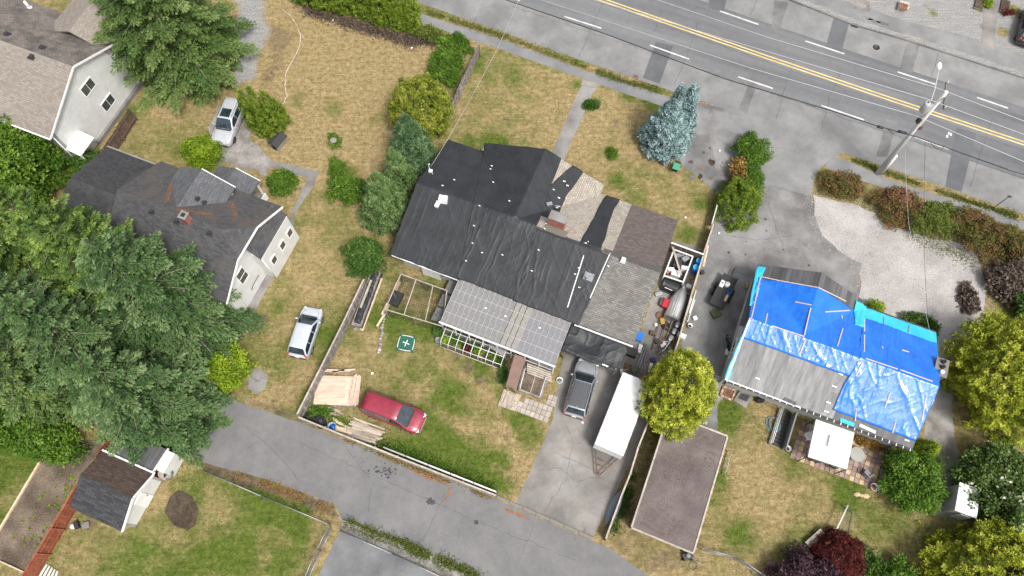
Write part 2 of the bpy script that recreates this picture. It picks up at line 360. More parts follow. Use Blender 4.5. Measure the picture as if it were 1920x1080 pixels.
m_steel = MP('galvanised_steel', (0.42, 0.43, 0.45), 0.42, metal=0.8, dirt=0.1)
m_alu = M('brushed_aluminium', (0.48, 0.48, 0.47), (0.66, 0.65, 0.63), 3, 24, 0.2, 0.4, 0.05, metal=0.85, stretch=(0.2, 3, 3))
m_dsteel = MP('dark_steel', (0.055, 0.053, 0.055), 0.5, metal=0.4, dirt=0.2)
m_glass = MGLASS('window_glass', (0.045, 0.05, 0.055))
m_cglass = MGLASS('car_glass', (0.018, 0.03, 0.04), 0.03)
m_bluep = MP('bright_blue_plastic', (0.01, 0.16, 0.62), 0.35)
m_redp = MP('red_plastic', (0.42, 0.015, 0.03), 0.4)
m_stone = M('grey_stone', (0.20, 0.19, 0.175), (0.40, 0.385, 0.36), 3, 22, 0.35, 0.9, 0.6, rnd=0.3)
m_brick = M('red_brick', (0.28, 0.10, 0.075), (0.40, 0.17, 0.13), 4, 30, 0.3, 0.9, 0.5, rnd=0.2)
m_rust = M('rusty_brown', (0.13, 0.06, 0.035), (0.22, 0.12, 0.08), 3, 20, 0.3, 0.9, 0.4)

# ------------------------------------------------------------------ ground: one sheet to the horizon
def wpoly(px): return np.array([P(*p)[:2] for p in px])
def sdist(X, Y, poly):
    """signed distance (inside > 0) of grid points to a polygon"""
    d = np.full(X.shape, 1e9); ins = np.zeros(X.shape, bool); n = len(poly)
    for i in range(n):
        ax, ay = poly[i]; bx, by = poly[(i + 1) % n]; ex, ey = bx - ax, by - ay
        t = np.clip(((X - ax) * ex + (Y - ay) * ey) / (ex * ex + ey * ey + 1e-12), 0, 1)
        d = np.minimum(d, np.hypot(X - ax - t * ex, Y - ay - t * ey))
        c = ((ay > Y) != (by > Y)) & (X < ex * (Y - ay) / (ey if abs(ey) > 1e-12 else 1e-12) + ax); ins ^= c
    return np.where(ins, d, -d)
core_x = np.arange(-58, 58.01, 0.3); core_y = np.arange(-6, 62.01, 0.3)
ext = np.array([4, 12, 30, 70, 160, 400, 1000, 2400.])
gx = np.concatenate([(-58 - ext)[::-1], core_x, 58 + ext]); gy = np.concatenate([(-6 - ext)[::-1], core_y, 62 + ext])
GX, GY = np.meshgrid(gx, gy)
cov = np.zeros(GX.shape + (3,))
NG = fbm(GX * 0.35, GY * 0.35, 3, 5) - 0.47
cov[..., 0] = 0.36 + 0.5 * NG
def paint(px, ch, val, soft=1.0, jag=1.2):
    d = sdist(GX, GY, wpoly(px)) + jag * NG * 2
    k = np.clip(d / soft + 0.5, 0, 1); cov[..., ch] = cov[..., ch] * (1 - k) + val * k
def blob(px, py, rpx, ch, val):
    c = P(px, py); r = rpx / 23.0
    k = np.exp(-((GX - c.x)**2 + (GY - c.y)**2) / (r * r)) ; cov[..., ch] = cov[..., ch] * (1 - k) + val * k
# dry lawns
paint([(480, 0), (800, 60), (780, 200), (700, 300), (640, 380), (560, 320), (500, 280), (470, 170)], 0, 0.10, 1.5)
paint([(870, 100), (1090, 155), (1030, 290), (840, 260)], 0, 0.42, 1.0)
paint([(1110, 165), (1230, 200), (1340, 370), (1320, 460), (1270, 410), (1060, 300)], 0, 0.34, 1.0)
paint([(470, 330), (660, 380), (740, 470), (690, 520), (560, 760), (470, 750), (460, 640)], 0, 0.40, 1.5)
paint([(700, 560), (830, 640), (1030, 800), (960, 940), (560, 780), (600, 650)], 0, 0.52, 1.0)
paint([(1340, 760), (1480, 850), (1680, 920), (1760, 1000), (1560, 1080), (1330, 1060), (1320, 1000)], 0, 0.40, 1.0)
paint([(390, 890), (620, 985), (570, 1080), (170, 1080), (250, 980), (320, 890)], 0, 0.58, 1.0)
paint([(0, 800), (100, 840), (0, 1000), (-60, 1000), (-60, 800)], 0, 0.75, 1.0)
paint([(0, 210), (170, 290), (120, 340), (0, 330)], 0, 0.9, 1.0)
for b in [(620, 210, 30, 0, .5), (700, 225, 30, 0, .5), (560, 190, 26, 0, .45), (627, 268, 22, 0, 1.0), (640, 330, 32, 0, 1.0), (660, 130, 30, 0, .33), (820, 60, 20, 0, .8),
          (900, 110, 26, 0, .8), (960, 150, 22, 0, .62), (930, 275, 28, 0, .95), (880, 265, 18, 0, .9), (1180, 180, 20, 0, .95), (1225, 190, 20, 0, .95), (1250, 215, 20, 0, .9), (1080, 160, 14, 0, .85),
          (1100, 200, 18, 0, .6), (1147, 288, 16, 0, .9), (1160, 340, 18, 0, .6), (1290, 440, 24, 0, .75), (1200, 370, 22, 0, .55), (1315, 380, 18, 0, .7),
          (520, 560, 36, 0, .6), (600, 640, 40, 0, .75), (640, 600, 30, 0, .7), (520, 680, 40, 0, .55), (620, 700, 26, 0, .8), (580, 440, 30, 0, .3), (690, 480, 30, 0, .8),
          (735, 605, 34, 0, .95), (800, 620, 26, 0, .9), (830, 700, 18, 0, .85), (900, 690, 26, 0, .95), (700, 640, 26, 0, .25), (640, 680, 24, 0, .2), (800, 760, 40, 0, .8), (760, 720, 26, 0, .8), (850, 730, 22, 0, .85),
          (900, 870, 40, 0, 1.0), (840, 850, 34, 0, .95), (780, 840, 26, 0, .9), (930, 900, 24, 0, 1.0), (960, 790, 22, 0, .9), (1000, 800, 18, 0, .85), (940, 820, 24, 0, .25), (985, 870, 26, 0, .22), (880, 790, 18, 0, .35),
          (1360, 780, 34, 0, .95), (1470, 850, 34, 0, .65), (1590, 930, 34, 0, .9), (1640, 970, 40, 0, .75), (1520, 1010, 40, 0, .75), (1400, 880, 44, 0, .12), (1390, 1000, 28, 0, .8), (1440, 940, 30, 0, .3), (1350, 900, 20, 0, .75), (1690, 990, 44, 0, .62),
          (420, 960, 30, 0, .3), (500, 940, 30, 0, .85), (560, 960, 30, 0, .8), (430, 1050, 40, 0, .75), (300, 930, 24, 0, .2), (250, 1020, 26, 0, .62), (20, 850, 50, 0, 1.0), (20, 940, 26, 0, .4),
          (300, 290, 20, 0, .3), (260, 250, 20, 0, .25), (1860, 40, 24, 0, .7)]: blob(*b)
# bare soil, beds, verge dust
for b in [(855, 665, 16, 1, .62), (880, 690, 16, 1, .66), (905, 715, 15, 1, .62), (820, 650, 12, 1, .5), (950, 820, 14, 1, .5), (725, 495, 26, 1, .45), (1240, 250, 22, 1, .4), (1155, 230, 20, 1, .55), (745, 450, 16, 1, .7),
          (1150, 880, 18, 1, .7), (1170, 930, 16, 1, .75), (490, 600, 14, 1, .7), (470, 620, 16, 1, .7), (1660, 300, 14, 1, .35), (1620, 850, 16, 1, .7), (190, 1010, 26, 1, .35), (170, 980, 16, 1, .6), (1830, 480, 26, 1, .8), (1800, 590, 20, 1, .6), (1330, 330, 10, 1, .7),
          (1140, 160, 10, 1, .3), (950, 225, 9, 1, .75), (770, 80, 24, 1, .7), (700, 55, 24, 1, .75), (630, 30, 24, 1, .7), (560, 10, 16, 1, .6), (810, 250, 18, 1, .8)]: blob(*b)
paint([(385, 866), (510, 900), (628, 942), (640, 978), (620, 972), (500, 925), (388, 882)], 1, 0.75, 0.6, 0.3)
paint([(1130, 1020), (1200, 850), (1235, 830), (1180, 990), (1240, 1030), (1330, 1040), (1350, 1080), (1210, 1080)], 1, 0.40, 0.8, 0.6)
paint([(455, 757), (560, 792), (930, 937), (928, 928), (560, 778), (470, 745)], 1, 0.6, 0.5, 0.2)
paint([(440, -10), (500, -10), (505, 60), (480, 150), (440, 160)], 2, 0.80, 1.2, 0.8)
paint([(505, 40), (560, 60), (520, 160), (480, 170)], 1, 0.5, 1.2, 0.8)
# gravel beyond the far kerb
fk = [P(*p) for p in ((1480, 0), (1600, 47), (1703, 77), (1920, 147))]
paint([(1470, -60), (1480, 0), (1600, 47), (1703, 77), (1920, 147), (2050, 190), (2050, -60)], 2, 0.95, 0.8, 0.5)
for b in [(1750, 25, 15, 2, .35), (1735, 10, 10, 2, .4), (1760, 45, 10, 2, .45), (1843, 50, 10, 2, .3), (1838, 20, 12, 2, .3), (1900, 20, 20, 2, .0), (1880, 60, 16, 2, .1), (1810, 10, 8, 2, .5), (1905, 100, 12, 2, .45)]: blob(*b)
for b in [(1750, 25, 15, 0, .8), (1843, 50, 14, 0, .7), (1900, 20, 26, 0, .5), (1880, 60, 20, 0, .5)]: blob(*b)
for w_, pl in ((.55, [(905, 60), (870, 120), (700, 200), (610, 330)]), (.5, [(600, 700), (540, 740), (480, 770)]), (.5, [(580, 690), (520, 735), (455, 765)]), (.45, [(700, 660), (760, 720), (860, 800), (950, 900)]), (.5, [(835, 690), (905, 725), (950, 800), (985, 900)]), (.4, [(1440, 830), (1400, 930), (1340, 1010)]), (.45, [(1150, 170), (1110, 240), (1060, 300)])):
    for q0, q1 in zip(pl[:-1], pl[1:]):
        A0, A1 = P(*q0), P(*q1); e = A1 - A0; tq = np.clip(((GX - A0.x) * e.x + (GY - A0.y) * e.y) / (e.x**2 + e.y**2), 0, 1); dq = np.hypot(GX - A0.x - tq * e.x, GY - A0.y - tq * e.y)
        cov[..., 0] -= .45 * w_ * np.exp(-(dq / .45)**2); cov[..., 1] = np.maximum(cov[..., 1], w_ * .75 * np.exp(-(dq / .22)**2))
cov[..., 0] += (.35 + 1.3 * np.clip(cov[..., 0], 0, .5)) * (.55 * (fbm(GX * .9, GY * .9, 71, 4) - .47) + .5 * (fbm(GX * .22, GY * .22, 77, 3) - .44)); cov[..., 1] += .5 * np.clip(fbm(GX * .6, GY * .6, 83, 4) - .58, 0, 1) * 2
cov = np.clip(cov, 0, 1)
ny, nx = GX.shape
me = bpy.data.meshes.new('ground')
idx = np.arange(nx * ny).reshape(ny, nx)
quads = np.stack([idx[:-1, :-1], idx[:-1, 1:], idx[1:, 1:], idx[1:, :-1]], -1).reshape(-1, 4)
def mesh_np(me, co, faces, k):
    me.vertices.add(len(co)); me.vertices.foreach_set('co', np.ascontiguousarray(co, dtype=np.float32).ravel())
    me.loops.add(faces.size); me.loops.foreach_set('vertex_index', np.ascontiguousarray(faces, dtype=np.int32).ravel())
    me.polygons.add(len(faces)); me.polygons.foreach_set('loop_start', np.arange(0, faces.size, k, dtype=np.int32))
    me.update(calc_edges=True); me.validate()
mesh_np(me, np.stack([GX, GY, np.zeros_like(GX)], -1).reshape(-1, 3), quads, 4)
ca = me.color_attributes.new('cover', 'FLOAT_COLOR', 'POINT')
ca.data.foreach_set('color', np.concatenate([cov, np.ones(cov.shape[:2] + (1,))], -1).astype(np.float32).ravel())
me.materials.append(m_ground)
ground = bpy.data.objects.new('ground', me); C.objects.link(ground); tag(ground, kind='structure')

# ------------------------------------------------------------------ sheets on the ground
COVERED = []
def sheet(name, pts, z, mat, jag=0.0, parent=None, step=0.5, world=False, thick=0.0):
    """flat sheet from survey points; jag breaks up its edge"""
    w_ = [Vector((p[0], p[1], 0)) if world else P(*p) for p in pts]
    if sum(a.x * b.y - b.x * a.y for a, b in zip(w_, w_[1:] + w_[:1])) < 0: w_ = w_[::-1]
    if jag:
        out = []
        for a, b in zip(w_, w_[1:] + w_[:1]):
            n = max(1, int((b - a).length / step)); nr = Vector((a.y - b.y, b.x - a.x, 0)).normalized()
            for i in range(n):
                q = a.lerp(b, i / n); k = float(fbm(q.x * 1.1, q.y * 1.1, 11, 4)) - 0.47; out.append(q + nr * k * jag * 3)
        w_ = out
    if not parent: COVERED.append(np.array([(p.x, p.y) for p in w_]))
    m = MB().face([(p.x, p.y, z) for p in w_]); o = m.build(name, mat, parent, world=False)
    if not parent: tag(o, kind='structure')
    return o
def extend(pts, d):
    w_ = [P(*p) for p in pts]; a = (w_[0] - w_[1]).normalized(); b = (w_[-1] - w_[-2]).normalized()
    return [w_[0] + a * d] + w_ + [w_[-1] + b * d]
S_edge = extend([(800, 10), (950, 63), (1100, 117), (1237, 163), (1440, 232), (1583, 287), (1793, 358), (1920, 402)], 260)
N_edge = extend([(1480, 0), (1600, 47), (1703, 77), (1920, 147)], 260)
main_road = sheet('main_road', S_edge + N_edge[::-1], 0.008, m_shoulder, world=True)
def strip(name, line, wl, wr, z, mat, parent=None, jag=0.0, skip=None):
    """ribbon along a ground line, wl / wr to its left and right"""
    L_, R_ = [], []
    for i, p in enumerate(line):
        d = (line[min(i + 1, len(line) - 1)] - line[max(i - 1, 0)]).normalized(); n = Vector((-d.y, d.x, 0))
        L_.append(p + n * wl); R_.append(p - n * wr)
    return sheet(name, R_ + L_[::-1], z, mat, jag, parent, world=True)
centre = extend([(1130, 0), (1440, 108), (1673, 187), (1920, 269)], 250)
strip('road_lanes', centre, 3.9, 3.75, 0.012, m_road, main_road)
for off in (-0.17, 0.17):
    strip('yellow_line', [p + Vector((-(centre[2] - centre[1]).normalized().y, (centre[2] - centre[1]).normalized().x, 0)) * off for p in centre], 0.065, 0.065, 0.017, m_yellow, main_road)
for a, b in [((1058, 31), (1127, 53)), ((1219, 85), (1292, 111)), ((1384, 144), (1449, 166)), ((1540, 198), (1620, 225)), ((1715, 257), (1780, 280)), ((1890, 318), (1965, 344)), ((900, -22), (975, 1)),
             ((1350, 21), (1422, 46)), ((1510, 77), (1583, 101)), ((1683, 135), (1753, 158)), ((1832, 183), (1890, 203)), ((1985, 235), (2050, 257))]:
    strip('lane_dash', [P(*a), P(*b)], 0.07, 0.07, 0.017, m_white_line, main_road)
for q in ([(1330, -4), (1363, -4), (1357, 22), (1329, 15)], [(1563, 33), (1592, 44), (1577, 100), (1548, 90)], [(1230, 78), (1262, 86), (1237, 157), (1205, 146)], [(1793, 240), (1830, 250), (1803, 360), (1772, 350)]):
    sheet('asphalt_patch', q, 0.0145, m_patch_dark, 0.0, main_road)
for q in ([(1410, 140), (1424, 144), (1400, 213), (1385, 205)], [(1662, 223), (1683, 228), (1663, 295), (1643, 293)], [(1452, 0), (1478, 6), (1462, 58), (1446, 54)], [(1700, 80), (1725, 83), (1710, 137), (1687, 130)]):
    sheet('worn_patch', q, 0.0145, m_patch_worn, 0.05, main_road, 0.3)
mc = P(1643, 89); MB().lathe((mc.x, mc.y, 0.0125), [(0.33, 0.0), (0.33, 0.010), (0.27, 0.012), (0.27, 0.006), (0.02, 0.008)], 20).build('manhole_cover', m_dsteel, main_road, world=False)
MB().box(P(1602, 48) + Vector((0, 0, 0.012)), (0.7, 0.45, 0.02), ANG).build('drain_grate', m_dsteel, main_road, world=False)
MB().box(P(1192, 144) + Vector((0, 0, 0.012)), (0.5, 0.35, 0.02), ANG).build('drain_grate', m_rust, main_road, world=False)
for p in ((1783, 252), (1779, 250), (1776, 256)): MB().box(P(*p) + Vector((0, 0, 0.016)), (0.16, 0.3, 0.004), ANG).build('paint_mark', m_white_line, main_road, world=False)
# far kerb
k = MB()
for a, b in zip(N_edge[:-1], N_edge[1:]): k.beam(a + Vector((0, 0, .05)), b + Vector((0, 0, .05)), 0.14, 0.10)
tag(k.build('kerb', m_patch_worn), kind='structure')
sheet('far_walkway', [(1490, -8), (1600, 36), (1705, 66), (1920, 135), (1960, 148), (1960, 118), (1905, 98), (1790, 62), (1700, 40), (1560, -8)], 0.004, m_shoulder, 0.12)
sheet('far_path', [(1846, -10), (1876, -10), (1862, 90), (1840, 80)], 0.010, m_conc, 0.03)
sheet('far_pad', [(1598, -6), (1632, -6), (1630, 22), (1600, 18)], 0.012, m_gravel_d, 0.05)
# near sidewalk, both sides of the driveway
sheet('sidewalk', [(780, 22), (800, 29), (950, 77), (1093, 131), (1230, 174), (1330, 205), (1330, 225), (1222, 193), (1093, 148), (933, 91), (800, 46), (775, 36)], 0.008, m_walk, 0.05)
sheet('sidewalk', [(1560, 292), (1596, 304), (1670, 338), (1786, 374), (1860, 395), (1960, 428), (1960, 446), (1850, 408), (1786, 388), (1651, 350), (1611, 338), (1545, 314)], 0.009, m_walk, 0.05)
sheet('driveway', [(1290, 190), (1330, 196), (1440, 227), (1583, 285), (1560, 295), (1535, 318), (1526, 340), (1523, 365), (1530, 402), (1547, 440), (1572, 468), (1618, 492), (1612, 552), (1600, 640), (1480, 720), (1365, 735), (1345, 760), (1345, 810), (1300, 800), (1282, 700), (1278, 640), (1300, 560), (1338, 420), (1348, 372), (1320, 340), (1280, 312), (1262, 270)], 0.004, m_drive, 0.08)
sheet('driveway_apron', [(1335, 205), (1440, 231), (1580, 287), (1556, 296), (1532, 318), (1524, 338), (1520, 368), (1470, 352), (1425, 340), (1430, 290), (1400, 258), (1350, 240)], 0.0065, m_shoulder, 0.10)
gravel = sheet('gravel_yard', [(1524, 365), (1560, 376), (1610, 386), (1640, 400), (1660, 425), (1700, 432), (1740, 447), (1790, 452), (1830, 478), (1852, 540), (1835, 600), (1805, 640), (1785, 660), (1760, 700), (1640, 640), (1610, 560), (1616, 494), (1570, 470), (1544, 440), (1528, 402)], 0.009, m_gravel, 0.22)
sheet('side_yard', [(1730, 650), (1800, 640), (1785, 760), (1800, 880), (1790, 975), (1735, 960), (1725, 900), (1735, 800)], 0.005, m_gravel_d, 0.15)
S_lane = [(200, 640), (455, 757), (560, 791), (745, 864), (930, 936), (1110, 1014), (1140, 1026), (1225, 1085), (1300, 1150), (1000, 1150), (893, 1080), (792, 1031), (700, 1000), (640, 974), (627, 944), (510, 902), (388, 869), (120, 780)]
back_lane = sheet('back_lane', S_lane, 0.008, m_lane, 0.06)
sheet('court', [(640, 992), (760, 1046), (850, 1088), (950, 1140), (560, 1140), (596, 1080)], 0.006, m_court, 0.04)
sheet('lane_verge', [(640, 978), (700, 1003), (792, 1034), (890, 1082), (930, 1110), (900, 1110), (760, 1046), (640, 992)], 0.004, m_gravel_d, 0.05)
drive2 = sheet('concrete_drive', [(1075, 620), (1052, 690), (1035, 790), (1000, 872), (967, 944), (1112, 1006), (1137, 960), (1195, 840), (1232, 740), (1278, 570), (1312, 462), (1262, 452), (1195, 640)], 0.006, m_conc, 0.06)
sheet('front_walk', [(1095, 150), (1120, 157), (1098, 205), (1055, 305), (1030, 295), (1070, 205)], 0.006, m_oldconc, 0.05)
MB().slab([P(1093, 150, .05), P(1122, 156, .05), P(1118, 165, .05), P(1089, 159, .05)], 0.05).build('step', m_conc, bpy.data.objects['front_walk'], world=False)
sheet('side_walk', [(505, 300), (598, 322), (590, 345), (550, 405), (553, 437), (512, 520), (470, 600), (445, 640), (430, 625), (455, 590), (497, 516), (533, 433), (545, 402), (572, 345), (577, 334), (505, 312)], 0.005, m_oldconc, 0.05)
sheet('parking_pad', [(405, 200), (470, 215), (470, 260), (512, 300), (498, 330), (400, 300), (395, 250)], 0.004, m_gravel_d, 0.35)
bed = sheet('garden_bed', [(94, 833), (0, 985), (-60, 1080), (0, 1052), (46, 1073), (94, 985), (144, 902), (192, 835), (150, 820)], 0.006, m_soil, 0.05)
sheet('dark_driveway_end', [(1285, 255), (1330, 250), (1345, 330), (1320, 340), (1285, 315)], 0.008, m_patch_worn, 0.15)
def mound(name, px, h, mat, n=26):
    w_ = [P(*p) for p in px]; c = sum(w_, Vector()) / len(w_); pts = []
    ring = []
    for a, b in zip(w_, w_[1:] + w_[:1]):
        for i in range(5): ring.append(a.lerp(b, i / 5))
    m = MB(); vs = []; N_ = len(ring); rr = (1.0, 0.9, 0.7, 0.45, 0.2)
    for j, s_ in enumerate(rr):
        for q in ring:
            p = c + (q - c) * s_; e = float(fbm(p.x * 2.3, p.y * 2.3, 5, 4)); vs.append((p.x, p.y, 0.0 if j == 0 else h * (1 - s_ * s_) * (0.5 + e)))
    fs = [(j * N_ + i, j * N_ + (i + 1) % N_, (j + 1) * N_ + (i + 1) % N_, (j + 1) * N_ + i) for j in range(len(rr) - 1) for i in range(N_)]
    fs.append(tuple((len(rr) - 1) * N_ + i for i in range(N_)))
    m.mesh(vs, fs, True); COVERED.append(np.array([(p.x, p.y) for p in ring])); return tag(m.build(name, mat), kind='structure')
mound('soil_mound', [(335, 918), (360, 930), (373, 955), (367, 985), (352, 994), (325, 985), (308, 960), (318, 932)], 0.22, m_soil_d)
mound('gravel_patch', [(470, 690), (490, 692), (503, 705), (497, 730), (480, 738), (465, 728)], 0.04, m_oldconc)
# kerb between yard and lane: one block after another
kb = MB().box((0, 0, 0.06), (1.16, 0.22, 0.12)).build('kerb_block', m_conc, world=False, bevel=0.02); kme = kb.data; bpy.data.objects.remove(kb)
kerb = tag(bpy.data.objects.new('lane_kerb', None), kind='structure'); C.objects.link(kerb)
def kerb_line(px):
    w_ = [P(*p) for p in px]
    for a, b in zip(w_[:-1], w_[1:]):
        n = max(1, round((b - a).length / 1.2)); ang = math.atan2((b - a).y, (b - a).x)
        for i in range(n):
            q = a.lerp(b, (i + .5) / n)
            if kb is not None: piece('kerb_block', kme, kerb, (q.x, q.y, random.uniform(-.02, 0)), (0, 0, ang + random.uniform(-.012, .012)), ((b - a).length / n / 1.2, 1, 1))
kb = 1
kerb_line([(562, 784), (745, 858), (930, 931), (1030, 974), (1112, 1010)]); kerb_line([(642, 977), (700, 1002), (760, 1028)])

# oil spots, a rust streak and leaf litter on the lane
m_oil = M('oil_stain', (0.035, 0.035, 0.038), (0.075, 0.074, 0.076), 3, 30, .3, .8, .1); m_ruststain = M('rust_dirt', (0.19, 0.085, 0.04), (0.27, 0.15, 0.085), 3, 20, .4, .95, .3)
def spot(px, py, r_, mat, parent, z=0.013, n=14, sx=1.0, sy=1.0, rz=0.0):
    q = P(px, py); pts = []
    for i in range(n): a = 6.283 * i / n; k = r_ * random.uniform(.6, 1.25); x_, y_ = k * math.cos(a) * sx, k * math.sin(a) * sy; pts.append((q.x + x_ * math.cos(rz) - y_ * math.sin(rz), q.y + x_ * math.sin(rz) + y_ * math.cos(rz), z))
    MB().face(pts).build('stain', mat, parent, world=False)
spot(806, 939, .26, m_oil, back_lane); spot(812, 942, .18, m_oil, back_lane, .0135); spot(893, 979, .2, m_oil, back_lane)
for i in range(46): spot(724 + random.gauss(0, 12), 885 + random.gauss(0, 6), random.uniform(.03, .11), m_oil, back_lane, .0125 + .00002 * i, 8)
for i in range(12): spot(random.uniform(640, 690), random.uniform(835, 870), random.uniform(.02, .05), m_oil, back_lane, .0126, 7)
spot(840, 926, .6, m_ruststain, back_lane, .0128, 16, 1.0, .16, R(68)); spot(965, 962, 1.1, m_ruststain, back_lane, .0128, 20, 1.0, .12, ANG); spot(800, 893, 1.6, m_ruststain, back_lane, .0128, 24, 1.0, .08, ANG)
for q in ((1640, 40), (1655, 44), (1628, 34)): spot(*q, .5, m_patch_worn, main_road, .0143, 16, 1.3, .4, ANG)
for i in range(18): spot(random.uniform(1285, 1335), random.uniform(275, 335), random.uniform(.06, .35), random.choice([m_soil, m_soil_d, m_patch_worn, m_patch_worn]), bpy.data.objects['driveway'], .0090 + .0001 * i, 10)
for i in range(34): spot(random.uniform(1340, 1520), random.uniform(380, 520), random.uniform(.04, .16), random.choice([m_patch_worn, m_oil, m_patch_worn]), bpy.data.objects['driveway'], .0045 + .00005 * i, 9)
for (px, py, r_) in ((1062, 870, .7), (1046, 905, .5), (1070, 915, .6), (1090, 800, .5), (1060, 960, .7), (1100, 900, .5)): spot(px, py, r_, m_oldconc, drive2, .0085, 22, 1.3, .7, random.random())

# sealed joints and cracks
m_seal = MP('crack_sealer', (0.055, 0.055, 0.058), .6)
def crack(pts, w0_, parent, z):
    w_ = [P(*p) for p in pts]; fine = []
    for a, b_ in zip(w_[:-1], w_[1:]):
        n = max(2, int((b_ - a).length / .35)); nr = Vector((a.y - b_.y, b_.x - a.x, 0)).normalized()
        for i in range(n): fine.append(a.lerp(b_, i / n) + nr * random.gauss(0, .05))
    fine.append(w_[-1]); L_ = []; R_ = []
    for i, p in enumerate(fine):
        d_ = (fine[min(i + 1, len(fine) - 1)] - fine[max(i - 1, 0)]).normalized(); nr = Vector((-d_.y, d_.x, 0)) * w0_ * random.uniform(.3, 1); L_.append(p + nr); R_.append(p - nr)
    MB().face([(p.x, p.y, z) for p in R_ + L_[::-1]]).build('crack', m_seal, parent, world=False)
for k, pts in enumerate(([(960, 12), (1250, 108), (1560, 214), (1920, 335)], [(1100, -4), (1440, 118), (1920, 282)], [(1300, 10), (1560, 100), (1920, 222)], [(1130, 5), (1105, 60), (1085, 108)], [(1310, 40), (1290, 100), (1265, 160)], [(1490, 110), (1470, 170), (1455, 225)], [(1580, 130), (1555, 180), (1540, 245)], [(1860, 220), (1840, 280), (1820, 350)], [(1420, 0), (1405, 30)], [(1760, 100), (1740, 160)], [(1240, 20), (1225, 60)])): crack(pts, .022, main_road, .0165 + .00005 * k)
for k, pts in enumerate(([(640, 830), (700, 905), (690, 960)], [(835, 925), (800, 1000), (780, 1025)], [(560, 830), (720, 900), (900, 980), (1080, 1050)], [(1000, 985), (980, 1040)], [(460, 800), (520, 850), (560, 900)])): crack(pts, .014, back_lane, .0142 + .00005 * k)
for k, pts in enumerate(([(1400, 300), (1430, 345), (1525, 372)], [(1360, 440), (1420, 450), (1500, 440)], [(1340, 480), (1400, 520)], [(1330, 560), (1350, 640), (1330, 720)], [(1440, 380), (1470, 470)])): crack(pts, .018, bpy.data.objects['driveway'], .0098 + .00005 * k)
for k, pts in enumerate(([(1035, 850), (1080, 865), (1110, 880)], [(1010, 880), (1050, 880), (1080, 900), (1130, 895)], [(1060, 790), (1075, 830), (1060, 900), (1020, 960)])): crack(pts, .016, drive2, .0092 + .00005 * k)
# ------------------------------------------------------------------ building kit (everything in street-aligned u, v, z)
def T(u, v, z): return xy(u, v, z)
def plane_uv(pts):
    """metre grid on a sloping plane: first axis along the eave, second up the slope"""
    pts = [Vector(p) for p in pts]; n = (pts[1] - pts[0]).cross(pts[2] - pts[0]).normalized()
    if n.z < 0: n = -n
    e = Vector((0, 0, 1)).cross(n)
    if e.length < 1e-3: e = U.copy()
    e.normalize(); f = n.cross(e); return [(p.dot(e), p.dot(f)) for p in pts]
def roof(parent, pts, mat, t=0.16, name='roof'):
    pts = [T(*p) for p in pts]; return MB().slab(pts, t, plane_uv(pts)).build(name, mat, parent)
def wall(parent, pts, mat, t=0.18, name='wall'):
    """vertical slab; pts (u,v,z) in order round its outer face, thickness goes to the inside (left of the first edge)"""
    pts = [T(*p) for p in pts]; d = (pts[1] - pts[0]).normalized(); n = Vector((-d.y, d.x, 0)) * t
    m = MB(); N_ = len(pts); m.face(pts); m.face([p + n for p in pts][::-1])
    for i in range(N_): j = (i + 1) % N_; m.face([pts[j], pts[i], pts[i] + n, pts[j] + n])
    return m.build(name, mat, parent, weld=True)
def window(parent, a, b, s, z0, w_, h, frame=None, panes=2, vertical=False):
    """window proud of the outer face a->b (u,v points, wall inside on the left), centred s metres along it"""
    frame = frame or m_white; A = T(a[0], a[1], 0); B_ = T(b[0], b[1], 0); d = (B_ - A).normalized(); n = Vector((d.y, -d.x, 0)); c = A + d * s
    def bx(x0, x1, y0, y1, p, t): # along, up, proud
        q = [c + d * x + Vector((0, 0, z)) + n * pp for pp in (t, p) for x, z in ((x0, y0), (x1, y0), (x1, y1), (x0, y1))]
        return MB().mesh(q, [(3, 2, 1, 0), (4, 5, 6, 7), (0, 1, 5, 4), (1, 2, 6, 5), (2, 3, 7, 6), (3, 0, 4, 7)])
    f = MB(); k = 0.07
    for q in ((-w_/2, w_/2, z0, z0 + k), (-w_/2, w_/2, z0 + h - k, z0 + h), (-w_/2, -w_/2 + k, z0 + k, z0 + h - k), (w_/2 - k, w_/2, z0 + k, z0 + h - k)):
        b_ = bx(*q, 0.06, -0.02); f.mesh(b_.v, b_.f)
    fo = f.build('window', frame, parent)
    for i in range(panes):
        if vertical: q = (-w_/2 + k, w_/2 - k, z0 + k + (h - 2*k) / panes * i + .02, z0 + k + (h - 2*k) / panes * (i + 1) - .02)
        else: q = (-w_/2 + k + (w_ - 2*k) / panes * i + .02, -w_/2 + k + (w_ - 2*k) / panes * (i + 1) - .02, z0 + k, z0 + h - k)
        b_ = bx(*q, 0.03, -0.01); b_.build('pane', m_glass, fo)
        if i < panes - 1:
            x = -w_/2 + k + (w_ - 2*k) / panes * (i + 1); y = z0 + k + (h - 2*k) / panes * (i + 1)
            q = (-w_/2 + k, w_/2 - k, y - .02, y + .02) if vertical else (x - .02, x + .02, z0 + k, z0 + h - k)
            bx(*q, 0.055, -0.01).build('mullion', frame, fo)
    return fo
def vent(parent, u, v, z, s=0.32, h=0.22, mat=None):
    m = MB(); c = T(u, v, z); m.box(c + Vector((0, 0, h / 2 - .05)), (s, s, h), ANG, taper=0.8); m.box(c + Vector((0, 0, .0)), (s * 1.5, s * 1.5, .05), ANG)
    return m.build('roof_vent', mat or m_dsteel, parent)
